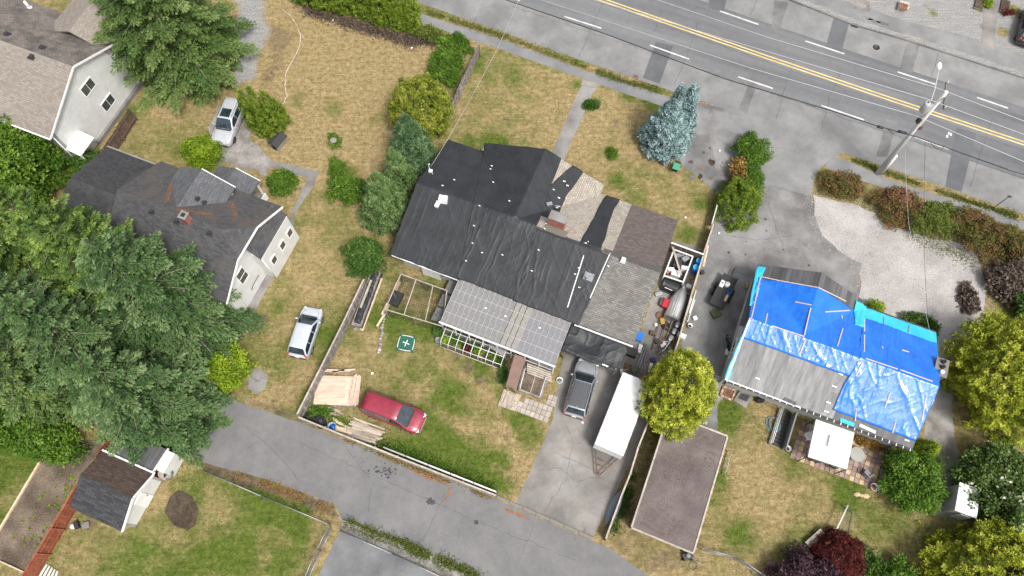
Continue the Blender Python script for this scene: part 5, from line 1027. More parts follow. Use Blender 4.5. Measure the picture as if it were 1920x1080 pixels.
# conifers on the left
CG = 'tall conifers crowding the charcoal roofed house'
conifer(P(356, 120), 15.0, 7.1, L_fir, label='broad light green conifer overhanging the beige roofed house and parked suv', whorls=20, per=11, power=.62, dens=1.1, fan=.26, bright=.04, up=.05)
conifer(xy(-31.2, 8.3), 15.5, 6.6, L_grey, label='grey green conifer with branches reaching over the charcoal roof and side walk', group=CG, whorls=18, per=10, power=.72, fan=.26, dens=1.1)
conifer(xy(-28.9, 1.7), 13.0, 5.6, L_grey, label='grey green conifer whose branches hang over the back lane', group=CG, whorls=18, per=10, power=.7, fan=.26, dens=1.1)
conifer(xy(-35.0, 8.6), 17.0, 5.4, L_fir2, label='fresh green conifer with upswept light tips behind the charcoal house', group=CG, whorls=20, per=8, power=.75, fan=.34, up=.2, bright=.06, side=(.16, .28), droop=.12)
conifer(xy(-34.0, 3.2), 15.0, 5.6, L_grey, label='dark grey green conifer in the middle of the conifer stand', group=CG, whorls=18, per=10, power=.72, fan=.26, dens=1.1)
conifer(xy(-39.2, 9.2), 16.0, 5.0, L_fir2, label='slim fresh green conifer beside the low wing of the charcoal house', group=CG, whorls=20, per=8, power=.75, fan=.34, up=.22, bright=.08, side=(.16, .28), droop=.12)
conifer(xy(-44.2, 8.0), 14.0, 5.0, L_fir2, label='bright green pointed conifer beyond the low charcoal wing', group=CG, whorls=18, per=8, power=.75, fan=.34, up=.2, bright=.08, side=(.16, .28), droop=.12)
conifer(xy(-38.8, 3.4), 14.0, 5.2, L_grey, label='grey green conifer deepest in the stand', group=CG, whorls=18, per=10, power=.72, fan=.26)
conifer(xy(-37.4, -0.6), 10.5, 4.2, L_fir, label='mid green conifer shading the garden bed', group=CG, whorls=16, per=9, power=.7, fan=.26)
broadleaf(P(75, 330), 7.0, 3.2, 3.6, L_leaf, 'leafy_tree', 'leafy bright green tree below the beige roofed house', cat='tree', k=420, per=46, leaf=.24, clump=.6, bias=.05)
broadleaf(P(60, 415), 6.5, 2.8, 2.8, L_leaf, 'leafy_tree', 'leafy green tree between the conifer stand and low charcoal wing', cat='tree', k=300, per=42, leaf=.24, clump=.6)
broadleaf(P(438, 700), 3.2, 1.5, 1.9, L_lime, 'leafy_shrub', 'yellow green shrub at the edge of the conifers beside the lane', k=150, per=40, leaf=.17, clump=.4)
broadleaf(P(95, 822), 3.0, 3.4, 1.7, L_leaf, 'leafy_shrub', 'wide yellow green shrub bordering the vegetable bed', k=260, per=40, leaf=.19, clump=.45, rot=ANG)
broadleaf(P(30, 800), 3.4, 2.8, 2.2, L_leaf, 'leafy_shrub', 'large yellow green shrub beyond the vegetable bed corner', k=240, per=40, leaf=.18, clump=.5, bias=-.1)
broadleaf(P(178, 318), 2.0, 1.3, 1.3, L_dleaf, 'leafy_shrub', 'dark shrub in the shade between the two white houses', k=80, per=40, leaf=.18)
# front garden of the left houses
ct = thing('columnar_cypress', 'bright green clump of columnar cypress spires beside the silver suv', 'tree', P(502, 238))
trunk(ct, P(502, 238), 2.0, .12, 5, .8)
for (px, py, h_, r_) in ((482, 240, 4.6, .58), (496, 252, 4.8, .58), (512, 260, 4.2, .5), (526, 250, 4.4, .5), (536, 234, 4.0, .5), (500, 232, 5.2, .55), (518, 228, 4.6, .55), (478, 222, 4.0, .5)): cypress(P(px, py), h_, r_, r_, L_cyp, '', '', k=70, per=26, psize=.34, leaf=.15, prof='col', parent=ct, lump=.12, upb=1.4, bias=.06, tvar=.08)
broadleaf(P(386, 294), 2.3, 1.75, 1.5, L_lime, 'leafy_shrub', 'bright yellow green shrub in front of the silver suv', k=190, per=40, leaf=.17, clump=.4, bias=-.08)
broadleaf(P(533, 350), 1.8, 1.25, 1.25, L_leaf, 'round_shrub', 'round clipped green shrub beside the side walk corner', k=150, per=42, leaf=.13, clump=.32, gap=.0, lumps=.1, bias=-.05)
# line of trees between the lots
cypress(P(794, 232), 5.2, 2.5, 2.5, L_olive, 'round_conifer', 'rounded yellow olive conifer at the fence end', k=560, per=30, psize=.5, leaf=.18, prof='egg', bias=.05)
cypress(P(778, 308), 7.2, 2.05, 2.05, L_bluegr, 'false_cypress', 'blue green conical cypress touching the black tarp roof', k=620, per=30, psize=.40, leaf=.16, prof='cone', lump=.2)
cypress(P(730, 408), 7.0, 2.2, 2.2, L_sage, 'false_cypress', 'sage green feathery cypress beside the black tarp gable', k=680, per=30, psize=.42, leaf=.16, prof='cone', lump=.2)
cypress(P(754, 356), 6.4, 1.4, 1.4, L_sage, 'false_cypress', 'narrow sage green cypress wedged between two larger ones', k=240, per=30, psize=.4, leaf=.16, prof='cone', lump=.2)
broadleaf(P(660, 362), 1.7, 1.7, 1.3, L_leaf, 'leafy_shrub', 'low green shrub at the foot of the sage green cypress', k=170, per=38, leaf=.16, clump=.4)
broadleaf(P(632, 325), .5, .8, 1.6, L_leaf, 'ground_creeper', 'low patch of green creeper on the straw lawn', cat='plant', k=90, per=26, leaf=.12, clump=.25)
broadleaf(P(627, 266), .4, .6, .75, L_leaf, 'ground_creeper', 'small green creeper round the pale garden ornament', cat='plant', k=50, per=26, leaf=.12, clump=.2)
broadleaf(P(690, 492), 2.6, 1.55, 1.75, L_dleaf, 'holly_shrub', 'dark green dense shrub at the head of the grey fence', k=240, per=44, leaf=.15, clump=.4)
# roadside cedar hedge
for i in range(15):
    f = i / 14; p = P(566 + 212 * f + random.uniform(-3, 3), 3 + 54 * f + random.uniform(-4, 4))
    cypress(p, random.uniform(3.2, 4.6), .62, .62, L_cyp, 'hedge_cedar', 'bright green cedar in the roadside hedge row', 'cedars of the roadside hedge', k=105, per=26, psize=.36, leaf=.16, prof='col', lump=.14, upb=1.3, bias=.1)
for i in range(10):
    f = i / 9; p = P(585 + 195 * f + random.uniform(-3, 3), -8 + 54 * f + random.uniform(-4, 4)); cypress(p, random.uniform(3.6, 4.8), .64, .64, L_cyp, 'hedge_cedar', 'bright green cedar in the roadside hedge row', 'cedars of the roadside hedge', k=90, per=24, psize=.36, leaf=.17, prof='col', lump=.14, upb=1.3, bias=.1)
broadleaf(P(838, 130), 1.7, 1.6, 2.1, L_leaf, 'laurel_shrub', 'bright leafy laurel mass against the grey plank fence', k=240, per=40, leaf=.17, clump=.4, rot=R(-30))
broadleaf(P(855, 88), 1.2, 1.9, .9, L_leaf, 'laurel_shrub', 'low leafy laurel along the sidewalk end of the plank fence', k=140, per=38, leaf=.16, clump=.35, rot=ANG)
broadleaf(P(800, 66), .9, 1.4, .7, L_bush, 'brush', 'low scrubby brush below the end of the cedar hedge', k=90, per=32, leaf=.15, clump=.32, rot=ANG)
# front garden of the tarped house
bs = thing('blue_spruce', 'blue spruce with twin tops at the sidewalk', 'tree', P(1243, 268)); trunk(bs, P(1243, 268), 7.5, .2, 0)
cypress(P(1240, 272), 6.4, 2.05, 2.05, L_blue, '', '', k=620, per=30, psize=.46, leaf=.2, wl=.42, prof='cone', parent=bs, lump=.22, upb=.5, bias=.04)
cypress(P(1246, 262), 7.6, 1.15, 1.15, L_blue, '', '', k=240, per=28, psize=.42, leaf=.2, wl=.42, prof='cone', parent=bs, lump=.2, upb=.5)
cypress(P(1268, 258), 7.4, 1.25, 1.25, L_blue, '', '', k=260, per=28, psize=.42, leaf=.2, wl=.42, prof='cone', parent=bs, lump=.2, upb=.5)
broadleaf(P(1147, 290), .55, .5, .5, L_leaf, 'round_shrub', 'tiny round green shrub on the dry front lawn', k=40, per=34, leaf=.11, clump=.2, gap=0)
broadleaf(P(1108, 199), .5, .65, .4, L_dleaf, 'tufted_plant', 'spiky green plant beside the front walk', cat='plant', k=40, per=30, leaf=.22, clump=.2, gap=0)
# hedge between the driveways
broadleaf(P(1406, 298), 2.4, 1.5, 1.75, L_leaf, 'hedge_shrub', 'dense green shrub at the street end of the driveway hedge', k=200, per=42, leaf=.13, clump=.34, gap=0, bias=-.08)
broadleaf(P(1384, 332), 2.1, .8, 1.3, L_brown, 'dead_shrub', 'dead rusty brown shrub in the middle of the driveway hedge', k=120, per=38, leaf=.17, clump=.34)
cypress(P(1376, 390), 2.8, 1.6, 2.1, L_cyp, 'hedge_cypress', 'feathery green cypress at the house end of the driveway hedge', k=300, per=30, psize=.36, leaf=.15, prof='dome', lump=.25)
broadleaf(P(1400, 342), 2.2, 1.2, 1.5, L_leaf, 'hedge_shrub', 'green shrub behind the dead one in the driveway hedge', k=170, per=42, leaf=.13, clump=.34, gap=0, bias=-.08)
broadleaf(P(1392, 372), 2.3, 1.3, 1.4, L_cyp, 'hedge_shrub', 'green shrub merging with the feathery cypress of the hedge', k=170, per=42, leaf=.13, clump=.34, gap=0, bias=-.05)
# golden conifers
cypress(P(1256, 758), 7.4, 2.4, 3.1, L_gold, 'golden_conifer', 'golden conifer between the white covered trailer and flat brown roof', k=820, per=40, psize=.44, leaf=.16, prof='egg', lump=.16, bias=.06, tvar=.2, rot=R(-15))
cypress(P(1845, 725), 7.0, 3.7, 4.2, L_gold, 'golden_conifer', 'largest golden conifer beside the chimney of the blue tarp house', k=1250, per=40, psize=.5, leaf=.18, prof='egg', lump=.3, tvar=.2, bias=.0)
cypress(P(1835, 1075), 5.0, 4.3, 3.2, L_gold, 'golden_conifer', 'golden conifer beyond the white shed at the lawn corner', k=1050, per=40, psize=.5, leaf=.18, prof='dome', lump=.28, tvar=.2, bias=.0)
broadleaf(P(1850, 915), 4.4, 3.0, 3.2, L_blossom, 'blossom_shrub', 'large shrub covered with white blossom over the white shed', k=480, per=44, leaf=.2, clump=.5, tvar=.2, bias=.06)
broadleaf(P(1895, 990), 3.0, 1.8, 1.6, L_dleaf, 'leafy_shrub', 'dark green shrub between the blossom shrub and golden conifer', k=160, per=40, leaf=.18)
broadleaf(P(1700, 903), 3.0, 2.25, 2.3, L_leaf, 'leafy_tree', 'leafy green tree at the corner of the tiled patio', cat='tree', k=330, per=42, leaf=.17, clump=.45, bias=-.02)
cypress(P(1722, 848), 2.8, .85, .85, L_lime, 'lime_conifer', 'lime green cone tucked behind the blue tarp house', k=130, per=28, psize=.3, leaf=.14, prof='cone')
cypress(P(1566, 1046), 2.0, 1.85, 1.75, L_red, 'red_maple', 'low dark red dome shaped maple beside the wooden bench', cat='tree', k=420, per=32, psize=.4, leaf=.17, wl=.3, prof='dome', upb=-.35, lump=.12)
broadleaf(P(1500, 1085), 2.8, 2.5, 1.9, L_purp, 'purple_shrub', 'dark purple leaved shrub beside the red maple', k=300, per=42, leaf=.17, clump=.42)
broadleaf(P(1662, 1092), 2.2, 2.4, 1.7, L_leaf, 'leafy_shrub', 'green shrub between the red maple and golden conifer', k=260, per=40, leaf=.17, clump=.4)
broadleaf(P(1625, 1062), 1.4, 1.1, 1.0, L_dleaf, 'leafy_shrub', 'small green shrub hugging the red maple', k=90, per=40, leaf=.16, clump=.35)
# gravel yard shrubs
RG = 'bronze shrubs along the gravel yard'
broadleaf(P(1572, 354), 1.7, 2.0, 1.25, L_bronze, 'bronze_shrub', 'small bronze and green shrub at the driveway mouth', RG, k=220, per=40, leaf=.13, clump=.34, rot=ANG, gap=0)
broadleaf(P(1678, 388), 2.3, 2.05, 1.9, L_bronze, 'bronze_shrub', 'red tinged bronze shrub next to the utility pole', RG, k=240, per=42, leaf=.13, clump=.36, gap=0, bias=.12)
broadleaf(P(1735, 418), 2.2, 2.2, 1.85, L_bush, 'bronze_shrub', 'olive green shrub joined to the red tinged one', RG, k=260, per=42, leaf=.13, clump=.36, gap=0)
broadleaf(P(1838, 447), 2.3, 2.8, 1.9, L_bronze, 'bronze_shrub', 'wide olive brown shrub at the corner of the gravel yard', RG, k=300, per=42, leaf=.14, clump=.38, rot=ANG, gap=0, bias=-.06)
broadleaf(P(1912, 478), 2.4, 2.3, 2.1, L_bronze, 'bronze_shrub', 'brownish shrub beside the wide olive brown one', RG, k=220, per=42, leaf=.14, clump=.38, bias=.05)
broadleaf(P(1888, 535), 2.2, 2.0, 1.8, L_brush, 'brush', 'tangled grey brown brush above the large golden conifer', k=240, per=40, leaf=.22, clump=.45)
broadleaf(P(1925, 575), 2.6, 1.9, 1.9, L_dleaf, 'leafy_shrub', 'dark green shrub behind the tangled brush', k=200, per=40, leaf=.18)
broadleaf(P(1812, 560), .5, .55, 1.3, L_brush, 'dead_branches', 'heap of dead reddish branches on the gravel', cat='branches', k=50, per=34, leaf=.3, clump=.3)
cypress(P(1722, 612), .9, 1.45, .75, L_dleaf, 'juniper', 'low dark green juniper behind the turquoise eave', cat='shrub', k=120, per=28, psize=.5, leaf=.17, prof='dome', rot=ANG, upb=-.3)
broadleaf(P(1637, 582), 1.1, .8, .75, L_lime, 'round_shrub', 'small lime shrub at the gable corner of the blue tarp house', k=80, per=36, leaf=.12, clump=.28, gap=0)
broadleaf(P(1850, 10), .5, .5, .5, L_lime, 'flower_plant', 'small flowering plant in the bed across the road', cat='plant', k=30, per=30, leaf=.12, clump=.2)
broadleaf(P(1888, 26), .5, .7, .4, L_red, 'flower_plant', 'red leaved plant beside the far garden path', cat='plant', k=30, per=30, leaf=.12, clump=.2)

def strew(name, parent, pts, mat, size=.1):
    """fallen needles caught on the roof"""
    c = np.array(pts); m_ = len(c); leaf_object(name, parent, c, nrm(rdir(m_) * [1, 1, .15]), nrm(rdir(m_) * .3 + [0, 0, 1]), size * rng.uniform(.6, 1.4, m_), size * .5, .5 + rng.normal(size=m_) * .25, mat)['kind'] = 'stuff'
L_rust = ML('rusty_needles', G_((0.10, 0.035, 0.012), (0.24, 0.095, 0.035), (0.36, 0.18, 0.08)), .1)
pts = []
for a, b, n_ in NEEDLE:
    for _ in range(n_):
        if _ % 2: continue
        f = random.random(); u = a[0] + (b[0] - a[0]) * f + random.gauss(0, .07); v = a[1] + (b[1] - a[1]) * f + random.gauss(0, .07)
        z = zl(v) if u < -38.2 else max(z2(v), (6.75 - abs(u + 33.4) * .48) if abs(u + 33.4) < 2.5 and v < 18.6 else 0); p = xy(u, v, z + .02) - wm(h2).translation * 0; pts.append(tuple(p))
eh = thing('tmp_roof', None, None, (0, 0, 0)); strew('fallen_needles', eh, pts, L_rust, .085); fn_ = eh.children[0]; fn_.parent = None; bpy.data.objects.remove(eh); tag(fn_, kind='stuff')
# ------------------------------------------------------------------ vehicles
m_silver = MP('silver_car_paint', (0.56, 0.57, 0.59), 0.28, 0.35, 0.6); m_hatch = MP('pale_blue_silver_paint', (0.58, 0.62, 0.68), 0.26, 0.3, 0.7)
m_redpaint = MP('dark_red_car_paint', (0.27, 0.022, 0.045), 0.3, 0.1, 0.7, dirt=.1); m_graphite = MP('graphite_car_paint', (0.40, 0.425, 0.445), 0.25, 0.4, 0.7); m_kpaint = MP('black_car_paint', (0.012, 0.013, 0.017), 0.2, 0, 0.8)
m_tail = MP('red_lamp', (0.5, 0.02, 0.02), 0.2, coat=.5); m_head = MP('clear_lamp', (0.62, 0.63, 0.64), 0.15, 0.3, .6); m_rim = MP('alloy_rim', (0.45, 0.45, 0.46), 0.3, .8); m_plate = MP('number_plate', (0.7, 0.7, 0.7), .5)
def car(name, label, cpx, dpx, L_=4.3, W_=1.76, H_=1.5, paint=None, belt=0.95, hood=0.86, keys=(-0.47, -0.36, 0.06, 0.24), rails=False, roofglass=False, windows=3, nose=0.66, tailz=0.85, chrome=False, deck=None, roofmat=None):
    c = P(*cpx); q = P(cpx[0] + dpx[0], cpx[1] + dpx[1]); hd = math.atan2(q.y - c.y, q.x - c.x)
    t = thing(name, label, 'car', c, hd); w0 = W_ / 2; mt = wm(t)
    kb0, kr0, kr1, kb1 = [k * L_ for k in keys]
    def hw(s): a = abs(s); e = max(0, (a - .36) / .14); return w0 * (1 - (.20 if s > 0 else .13) * e ** 2.2 - .01 * max(0, (a - .2)))
    def zt(s):
        if s > keys[3] - .02: k = (s - keys[3]) / (.5 - keys[3]); return hood + (nose - hood) * max(0, k) ** 2.4 + (belt - hood) * max(0, 1 - (s - keys[3] + .02) / .03) * .3
        if s < keys[0] + .03: k = (keys[0] + .03 - s) / (.5 + keys[0] + .03 + 1e-6); return (deck or belt) + (tailz - (deck or belt)) * min(1, k) ** 1.5
        return belt
    m = MB(); ss = [-.5, -.492, -.475, -.45, -.40] + [-.35 + .05 * i for i in range(15)] + [.40, .45, .475, .492, .5]; rows = []
    for s in ss:
        w_ = hw(s); z = zt(s); e = max(0, (abs(s) - .475) / .025); w_ *= 1 - .06 * e; zl = .26 + .10 * e; z = z - .05 * e
        half = [(.80 * w_, zl), (.96 * w_, zl + .08), (w_, zl + .26), (.995 * w_, z - .16), (.965 * w_, z - .06), (.88 * w_, z - .005), (.5 * w_, z + .025), (0, z + .035)]
        rows.append([(s * L_, y, zz) for y, zz in half] + [(s * L_, -y, zz) for y, zz in half[-2::-1]])
    n = len(rows[0]); vs = [p for r in rows for p in r]; fs = [(i * n + j, i * n + j + 1, (i + 1) * n + j + 1, (i + 1) * n + j) for i in range(len(rows) - 1) for j in range(n - 1)]
    fs += [(i * n, (i + 1) * n, (i + 1) * n + n - 1, i * n + n - 1) for i in range(len(rows) - 1)]
    fs += [tuple(range(n - 1, -1, -1)), tuple((len(rows) - 1) * n + k for k in range(n))]
    body = MB().mesh(vs, fs, True).build('body', paint, t, world=False, weld=True)
    es = body.modifiers.new('edges', 'EDGE_SPLIT'); es.split_angle = R(42)
    wb, wr = .93 * w0, .74 * w0; roofz = H_
    def zr(x):
        if x < kr0: k = (x - kb0) / (kr0 - kb0)
        elif x > kr1: k = (kb1 - x) / (kb1 - kr1)
        else: return roofz + .02 * math.sin(math.pi * (x - kr0) / (kr1 - kr0))
        k = min(1, max(0, k)); return belt - .02 + (roofz - belt + .02) * (k ** .9 if k < 1 else 1)
    def ys(z): return wb + (wr - wb) * min(1, max(0, (z - belt) / (roofz - belt)))
    xs = sorted(set([kb0 + (kr0 - kb0) * i / 4 for i in range(5)] + [kr0 + (kr1 - kr0) * i / 6 for i in range(7)] + [kr1 + (kb1 - kr1) * i / 5 for i in range(6)])); rows = []
    for x in xs:
        z = zr(x); yt = ys(z); half = [(wb, belt - .06), (ys(belt + (z - belt) * .5), belt + (z - belt) * .5 - .02), (yt + .005, z - .05), (yt - .06, z), (yt * .5, z + .025), (0, z + .035)]
        rows.append([(x, y, zz) for y, zz in half] + [(x, -y, zz) for y, zz in half[-2::-1]])
    n = len(rows[0]); vs = [p for r in rows for p in r]; fs = [(i * n + j, i * n + j + 1, (i + 1) * n + j + 1, (i + 1) * n + j) for i in range(len(rows) - 1) for j in range(n - 1)]
    fs += [tuple(range(n - 1, -1, -1)), tuple((len(rows) - 1) * n + k for k in range(n))]
    cab = MB().mesh(vs, fs, True).build('cabin', paint, t, world=False, weld=True)
    def patch(nm, fx, fy, mat, par=cab, up=.012, nx=6, ny=6):
        """grid over (x,y) on the cabin top"""
        x0, x1 = fx; v_ = []
        for i in range(nx + 1):
            x = x0 + (x1 - x0) * i / nx; z = zr(x); yy = (ys(z) - .07) * fy
            for j in range(ny + 1): y = -yy + 2 * yy * j / ny; v_.append((x, y, z + .035 - .012 * abs(y / (yy + 1e-6)) ** 1.5 + up - (.02 * (abs(y) / (w0)) ** 2)))
        f_ = [(i * (ny + 1) + j, (i + 1) * (ny + 1) + j, (i + 1) * (ny + 1) + j + 1, i * (ny + 1) + j + 1) for i in range(nx) for j in range(ny)]
        return MB().mesh(v_, f_, True).build(nm, mat, par, world=False)
    patch('windscreen', (kr1 + .04, kb1 - .04), 1.0, m_cglass); patch('rear_window', (kb0 + (.05 if kr0 - kb0 > .3 else .02), kr0 - .04), .96, m_cglass)
    if roofmat: patch('roof_panel', (kr0 + .05, kr1 - .03), 1.0, roofmat, up=.008)
    if roofglass: patch('sunroof', (kr0 + (kr1 - kr0) * .55, kr1 - .12), .72, m_cglass, up=.016)
    for sgn in (-1, 1):
        for k in range(windows):
            a = kb0 + .18 + (kb1 - kb0 - .5) * k / windows; b = kb0 + .18 + (kb1 - kb0 - .5) * (k + 1) / windows - .06; v_ = []
            for i in range(5):
                x = a + (b - a) * i / 4; top = max(belt + .08, zr(x) - .09)
                for z in (belt + .03, (belt + top) / 2, top): v_.append((x, sgn * (ys(z) + .012), z))
            MB().mesh(v_, [(i * 3 + j, (i + 1) * 3 + j, (i + 1) * 3 + j + 1, i * 3 + j + 1) for i in range(4) for j in range(2)], True).build('side_window', m_cglass, cab, world=False)
        mx = kb1 - .32; MB().box((mx, sgn * (w0 + .07), belt + .04), (.14, .2, .13), taper=.85).build('mirror', paint if not chrome else m_dark, t, world=False, bevel=.02)
        MB().box((L_ * .462, sgn * w0 * .66, nose + .02), (.26, .34, .13), rz=-sgn * .45).build('headlight', m_head, t, world=False, bevel=.03)
        MB().box((-L_ * .478, sgn * w0 * .80, (tailz + .02)), (.12, .2, .30), rz=sgn * .4).build('tail_light', m_tail, t, world=False, bevel=.03)
        for fx in (-.30, .31):
            wl = MB().lathe((0, 0, 0), [(.10, -.10), (.30, -.11), (.325, -.07), (.325, .07), (.30, .11), (.22, .115)], 20)
            wl.v = [(p[0], p[2], p[1]) for p in wl.v]; wl.f = [f[::-1] for f in wl.f]; wl.v = [(p[0] + fx * L_, p[1] + sgn * (w0 - .10), p[2] + .325) for p in wl.v]
            tyre = wl.build('wheel', m_black, t, world=False); rm = MB().lathe((0, 0, 0), [(.21, .105), (.2, .118), (.06, .10), (.02, .12)], 16); rm.v = [(p[0] + fx * L_, sgn * p[2] + sgn * (w0 - .10), p[1] + .325) for p in rm.v]; rm.build('rim', m_rim, tyre, world=False)
        if rails: MB().tube([(kr0 + .1, sgn * (wr - .06), roofz + .03), (kr0 + .3, sgn * (wr - .06), roofz + .07), (kr1 - .3, sgn * (wr - .06), roofz + .07), (kr1 - .1, sgn * (wr - .06), roofz + .03)], .02, 6).build('roof_rail', m_dark, t, world=False)
        MB().box((kb1 - .9, sgn * (w0 * .992), belt - .16), (.18, .03, .04)).build('door_handle', paint, t, world=False)
    MB().box((L_ * .492, 0, .46), (.12, W_ * .74, .16), taper=.9).build('front_bumper', m_dark if not chrome else m_head, t, world=False, bevel=.03); MB().box((-L_ * .495, 0, .46), (.1, W_ * .80, .18), taper=.9).build('rear_bumper', m_dark if not chrome else paint, t, world=False, bevel=.03)
    MB().box((L_ * .494, 0, nose - .07), (.05, W_ * .42, .1)).build('grille', m_dark, t, world=False); MB().box((-L_ * .503, 0, .68), (.03, .34, .16)).build('number_plate', m_plate, t, world=False)
    for sgn in (-.25, .35): MB().tube([(kb1 - .06, sgn * w0, belt + .03), (kb1 - .22, sgn * w0 + .28, belt + .16)], .012, 4).build('wiper', m_black, t, world=False)
    MB().box((kb1 + .03, 0, belt - .005 + .03), (.14, W_ * .74, .03)).build('cowl', m_dark, t, world=False)
    for sgn in (-1, 1):
        MB().tube([(kb1 + .1, sgn * w0 * .80, zt(keys[3] + .03) + .02), (L_ * .36, sgn * w0 * .74, zt(.36) + .022), (L_ * .44, sgn * w0 * .60, zt(.44) + .018)], .010, 4).build('bonnet_gap', m_dark, t, world=False)
        for fx in (.02, -.22): MB().tube([(fx * L_, sgn * w0 * 1.0, .42), (fx * L_, sgn * w0 * .998, belt - .12), (fx * L_, sgn * w0 * .95, belt - .02)], .010, 4).build('door_gap', m_dark, t, world=False)
    MB().box((kr0 + .14, 0, roofz + .06), (.16, .05, .06), taper=.5).build('aerial', paint, t, world=False)
    return t
car('silver_suv', 'silver suv with sunroof parked under the light green conifer', (434, 238), (-26, 64), 4.6, 1.85, 1.68, m_silver, 1.05, .98, (-.49, -.42, .05, .21), rails=True, roofglass=True, nose=.80, tailz=1.0)
car('silver_hatchback', 'pale silver hatchback parked on the lawn beside the plank fence', (577, 628), (29, -88), 4.2, 1.76, 1.55, m_hatch, .97, .88, (-.475, -.37, .09, .29), nose=.70, tailz=.92)
car('red_minivan', 'dark red minivan parked on the grass beside the plywood stack', (740, 777), (108, 42), 4.9, 1.86, 1.72, m_redpaint, 1.05, .98, (-.49, -.455, .12, .30), chrome=True, nose=.74, tailz=1.0)
car('grey_wagon', 'grey wagon with dark glass roof parked in the concrete drive', (1089, 732), (29, -106), 4.6, 1.85, 1.62, m_graphite, 1.0, .92, (-.485, -.40, .06, .23), rails=True, nose=.74, tailz=.95, roofmat=MP('dark_roof_paint', (0.085, 0.09, 0.098), .18, .2, .8))
car('black_car', 'black car parked on dry grass across the road', (1923, 58), (14, -60), 4.6, 1.82, 1.48, m_kpaint, .96, .88, (-.44, -.30, .06, .24), nose=.7, tailz=.9)

# white covered trailer
def frame_uv(*pts):  # centre and size in street axes of surveyed corners
    q = [uv(P(*p)) for p in pts]; return (sum(a for a, b in q) / len(q), sum(b for a, b in q) / len(q), max(a for a, b in q) - min(a for a, b in q), max(b for a, b in q) - min(b for a, b in q))
m_cover = MT('white_trailer_cover', (0.66, 0.66, 0.64), (0.80, 0.80, 0.79), 0.5, 0.4, (0.8, 3.0), 0, .5, .05)
A_, B_, C__, D_ = [P(*p) for p in ((1170, 699, 2.3), (1219, 717, 2.3), (1171, 853, 2.2), (1113, 834, 2.2))]
cc = (A_ + B_ + C__ + D_) / 4; ax = ((A_ + B_) / 2 - (C__ + D_) / 2); Lt = ax.length; Wt = ((B_ - A_).length + (C__ - D_).length) / 2; hd = math.atan2(ax.y, ax.x)
tr = thing('covered_trailer', 'long white fabric covered trailer beside the golden conifer', 'trailer', (cc.x, cc.y, 0), hd)
nx, ny = 30, 14; v_ = []
for i in range(nx + 1):
    for j in range(ny + 1):
        x, y = -Lt / 2 + Lt * i / nx, -Wt / 2 + Wt * j / ny; e = min(i, nx - i, j, ny - j)
        v_.append((x + .02 * math.sin(j * 2.1), y + .02 * math.sin(i * 1.3), 2.22 + .10 * (1 - (2 * y / Wt) ** 2) + .035 * float(fbm(np.array(x * 1.3), np.array(y * 2.5), 5)) - (.05 if e == 0 else 0)))
MB().mesh(v_, [(i * (ny + 1) + j, (i + 1) * (ny + 1) + j, (i + 1) * (ny + 1) + j + 1, i * (ny + 1) + j + 1) for i in range(nx) for j in range(ny)], True).build('cover_top', m_cover, tr, world=False)
for nm, cpt, sz in (('cover_side', (0, Wt / 2 - .01, 1.42), (Lt - .04, .03, 1.56)), ('cover_side', (0, -Wt / 2 + .01, 1.42), (Lt - .04, .03, 1.56)), ('cover_front', (-Lt / 2 + .01, 0, 1.42), (.03, Wt - .06, 1.56)), ('cover_back', (Lt / 2 - .01, 0, 1.42), (.03, Wt - .06, 1.56))): MB().box(cpt, sz).build(nm, m_cover, tr, world=False)
for i in range(1, 6): x = -Lt / 2 + Lt * i / 6; MB().tube([(x, -Wt / 2, 2.20), (x, -Wt / 4, 2.31), (x, 0, 2.345), (x, Wt / 4, 2.31), (x, Wt / 2, 2.20)], .018, 5).build('cover_seam', m_cover, tr, world=False)
for i in range(9):
    for s_ in (-1, 1): x = -Lt / 2 + .25 + (Lt - .5) * i / 8; MB().box((x, s_ * (Wt / 2 + .01), 1.95), (.05, .03, .5)).build('tie_strap', m_grey, tr, world=False)
MB().box((0, 0, .56), (Lt - .05, Wt - .06, .16)).build('chassis', m_dsteel, tr, world=False)
for s_ in (-1, 1):
    for x in (-.45, .45):
        wl = MB().lathe((0, 0, 0), [(.12, -.09), (.31, -.1), (.33, 0), (.31, .1), (.12, .09)], 18); wl.v = [(p[0] + x, p[2] + s_ * (Wt / 2 - .18), p[1] + .33) for p in wl.v]; wl.build('wheel', m_black, tr, world=False)
    MB().tube([(-Lt / 2 + .1, s_ * (Wt / 2 - .15), .55), (-Lt / 2 - 1.75, s_ * .05, .50)], .05, 6).build('drawbar', m_rust, tr, world=False)
for x in (.6, 1.0): MB().tube([(-Lt / 2 - x, -(Wt / 2 - .15) * (1 - x / 1.85), .53), (-Lt / 2 - x, (Wt / 2 - .15) * (1 - x / 1.85), .53)], .03, 6).build('cross_bar', m_rust, tr, world=False)
MB().tube([(-Lt / 2 - 1.5, 0, 0), (-Lt / 2 - 1.5, 0, .75)], .035, 8).build('jack', m_dsteel, tr, world=False)
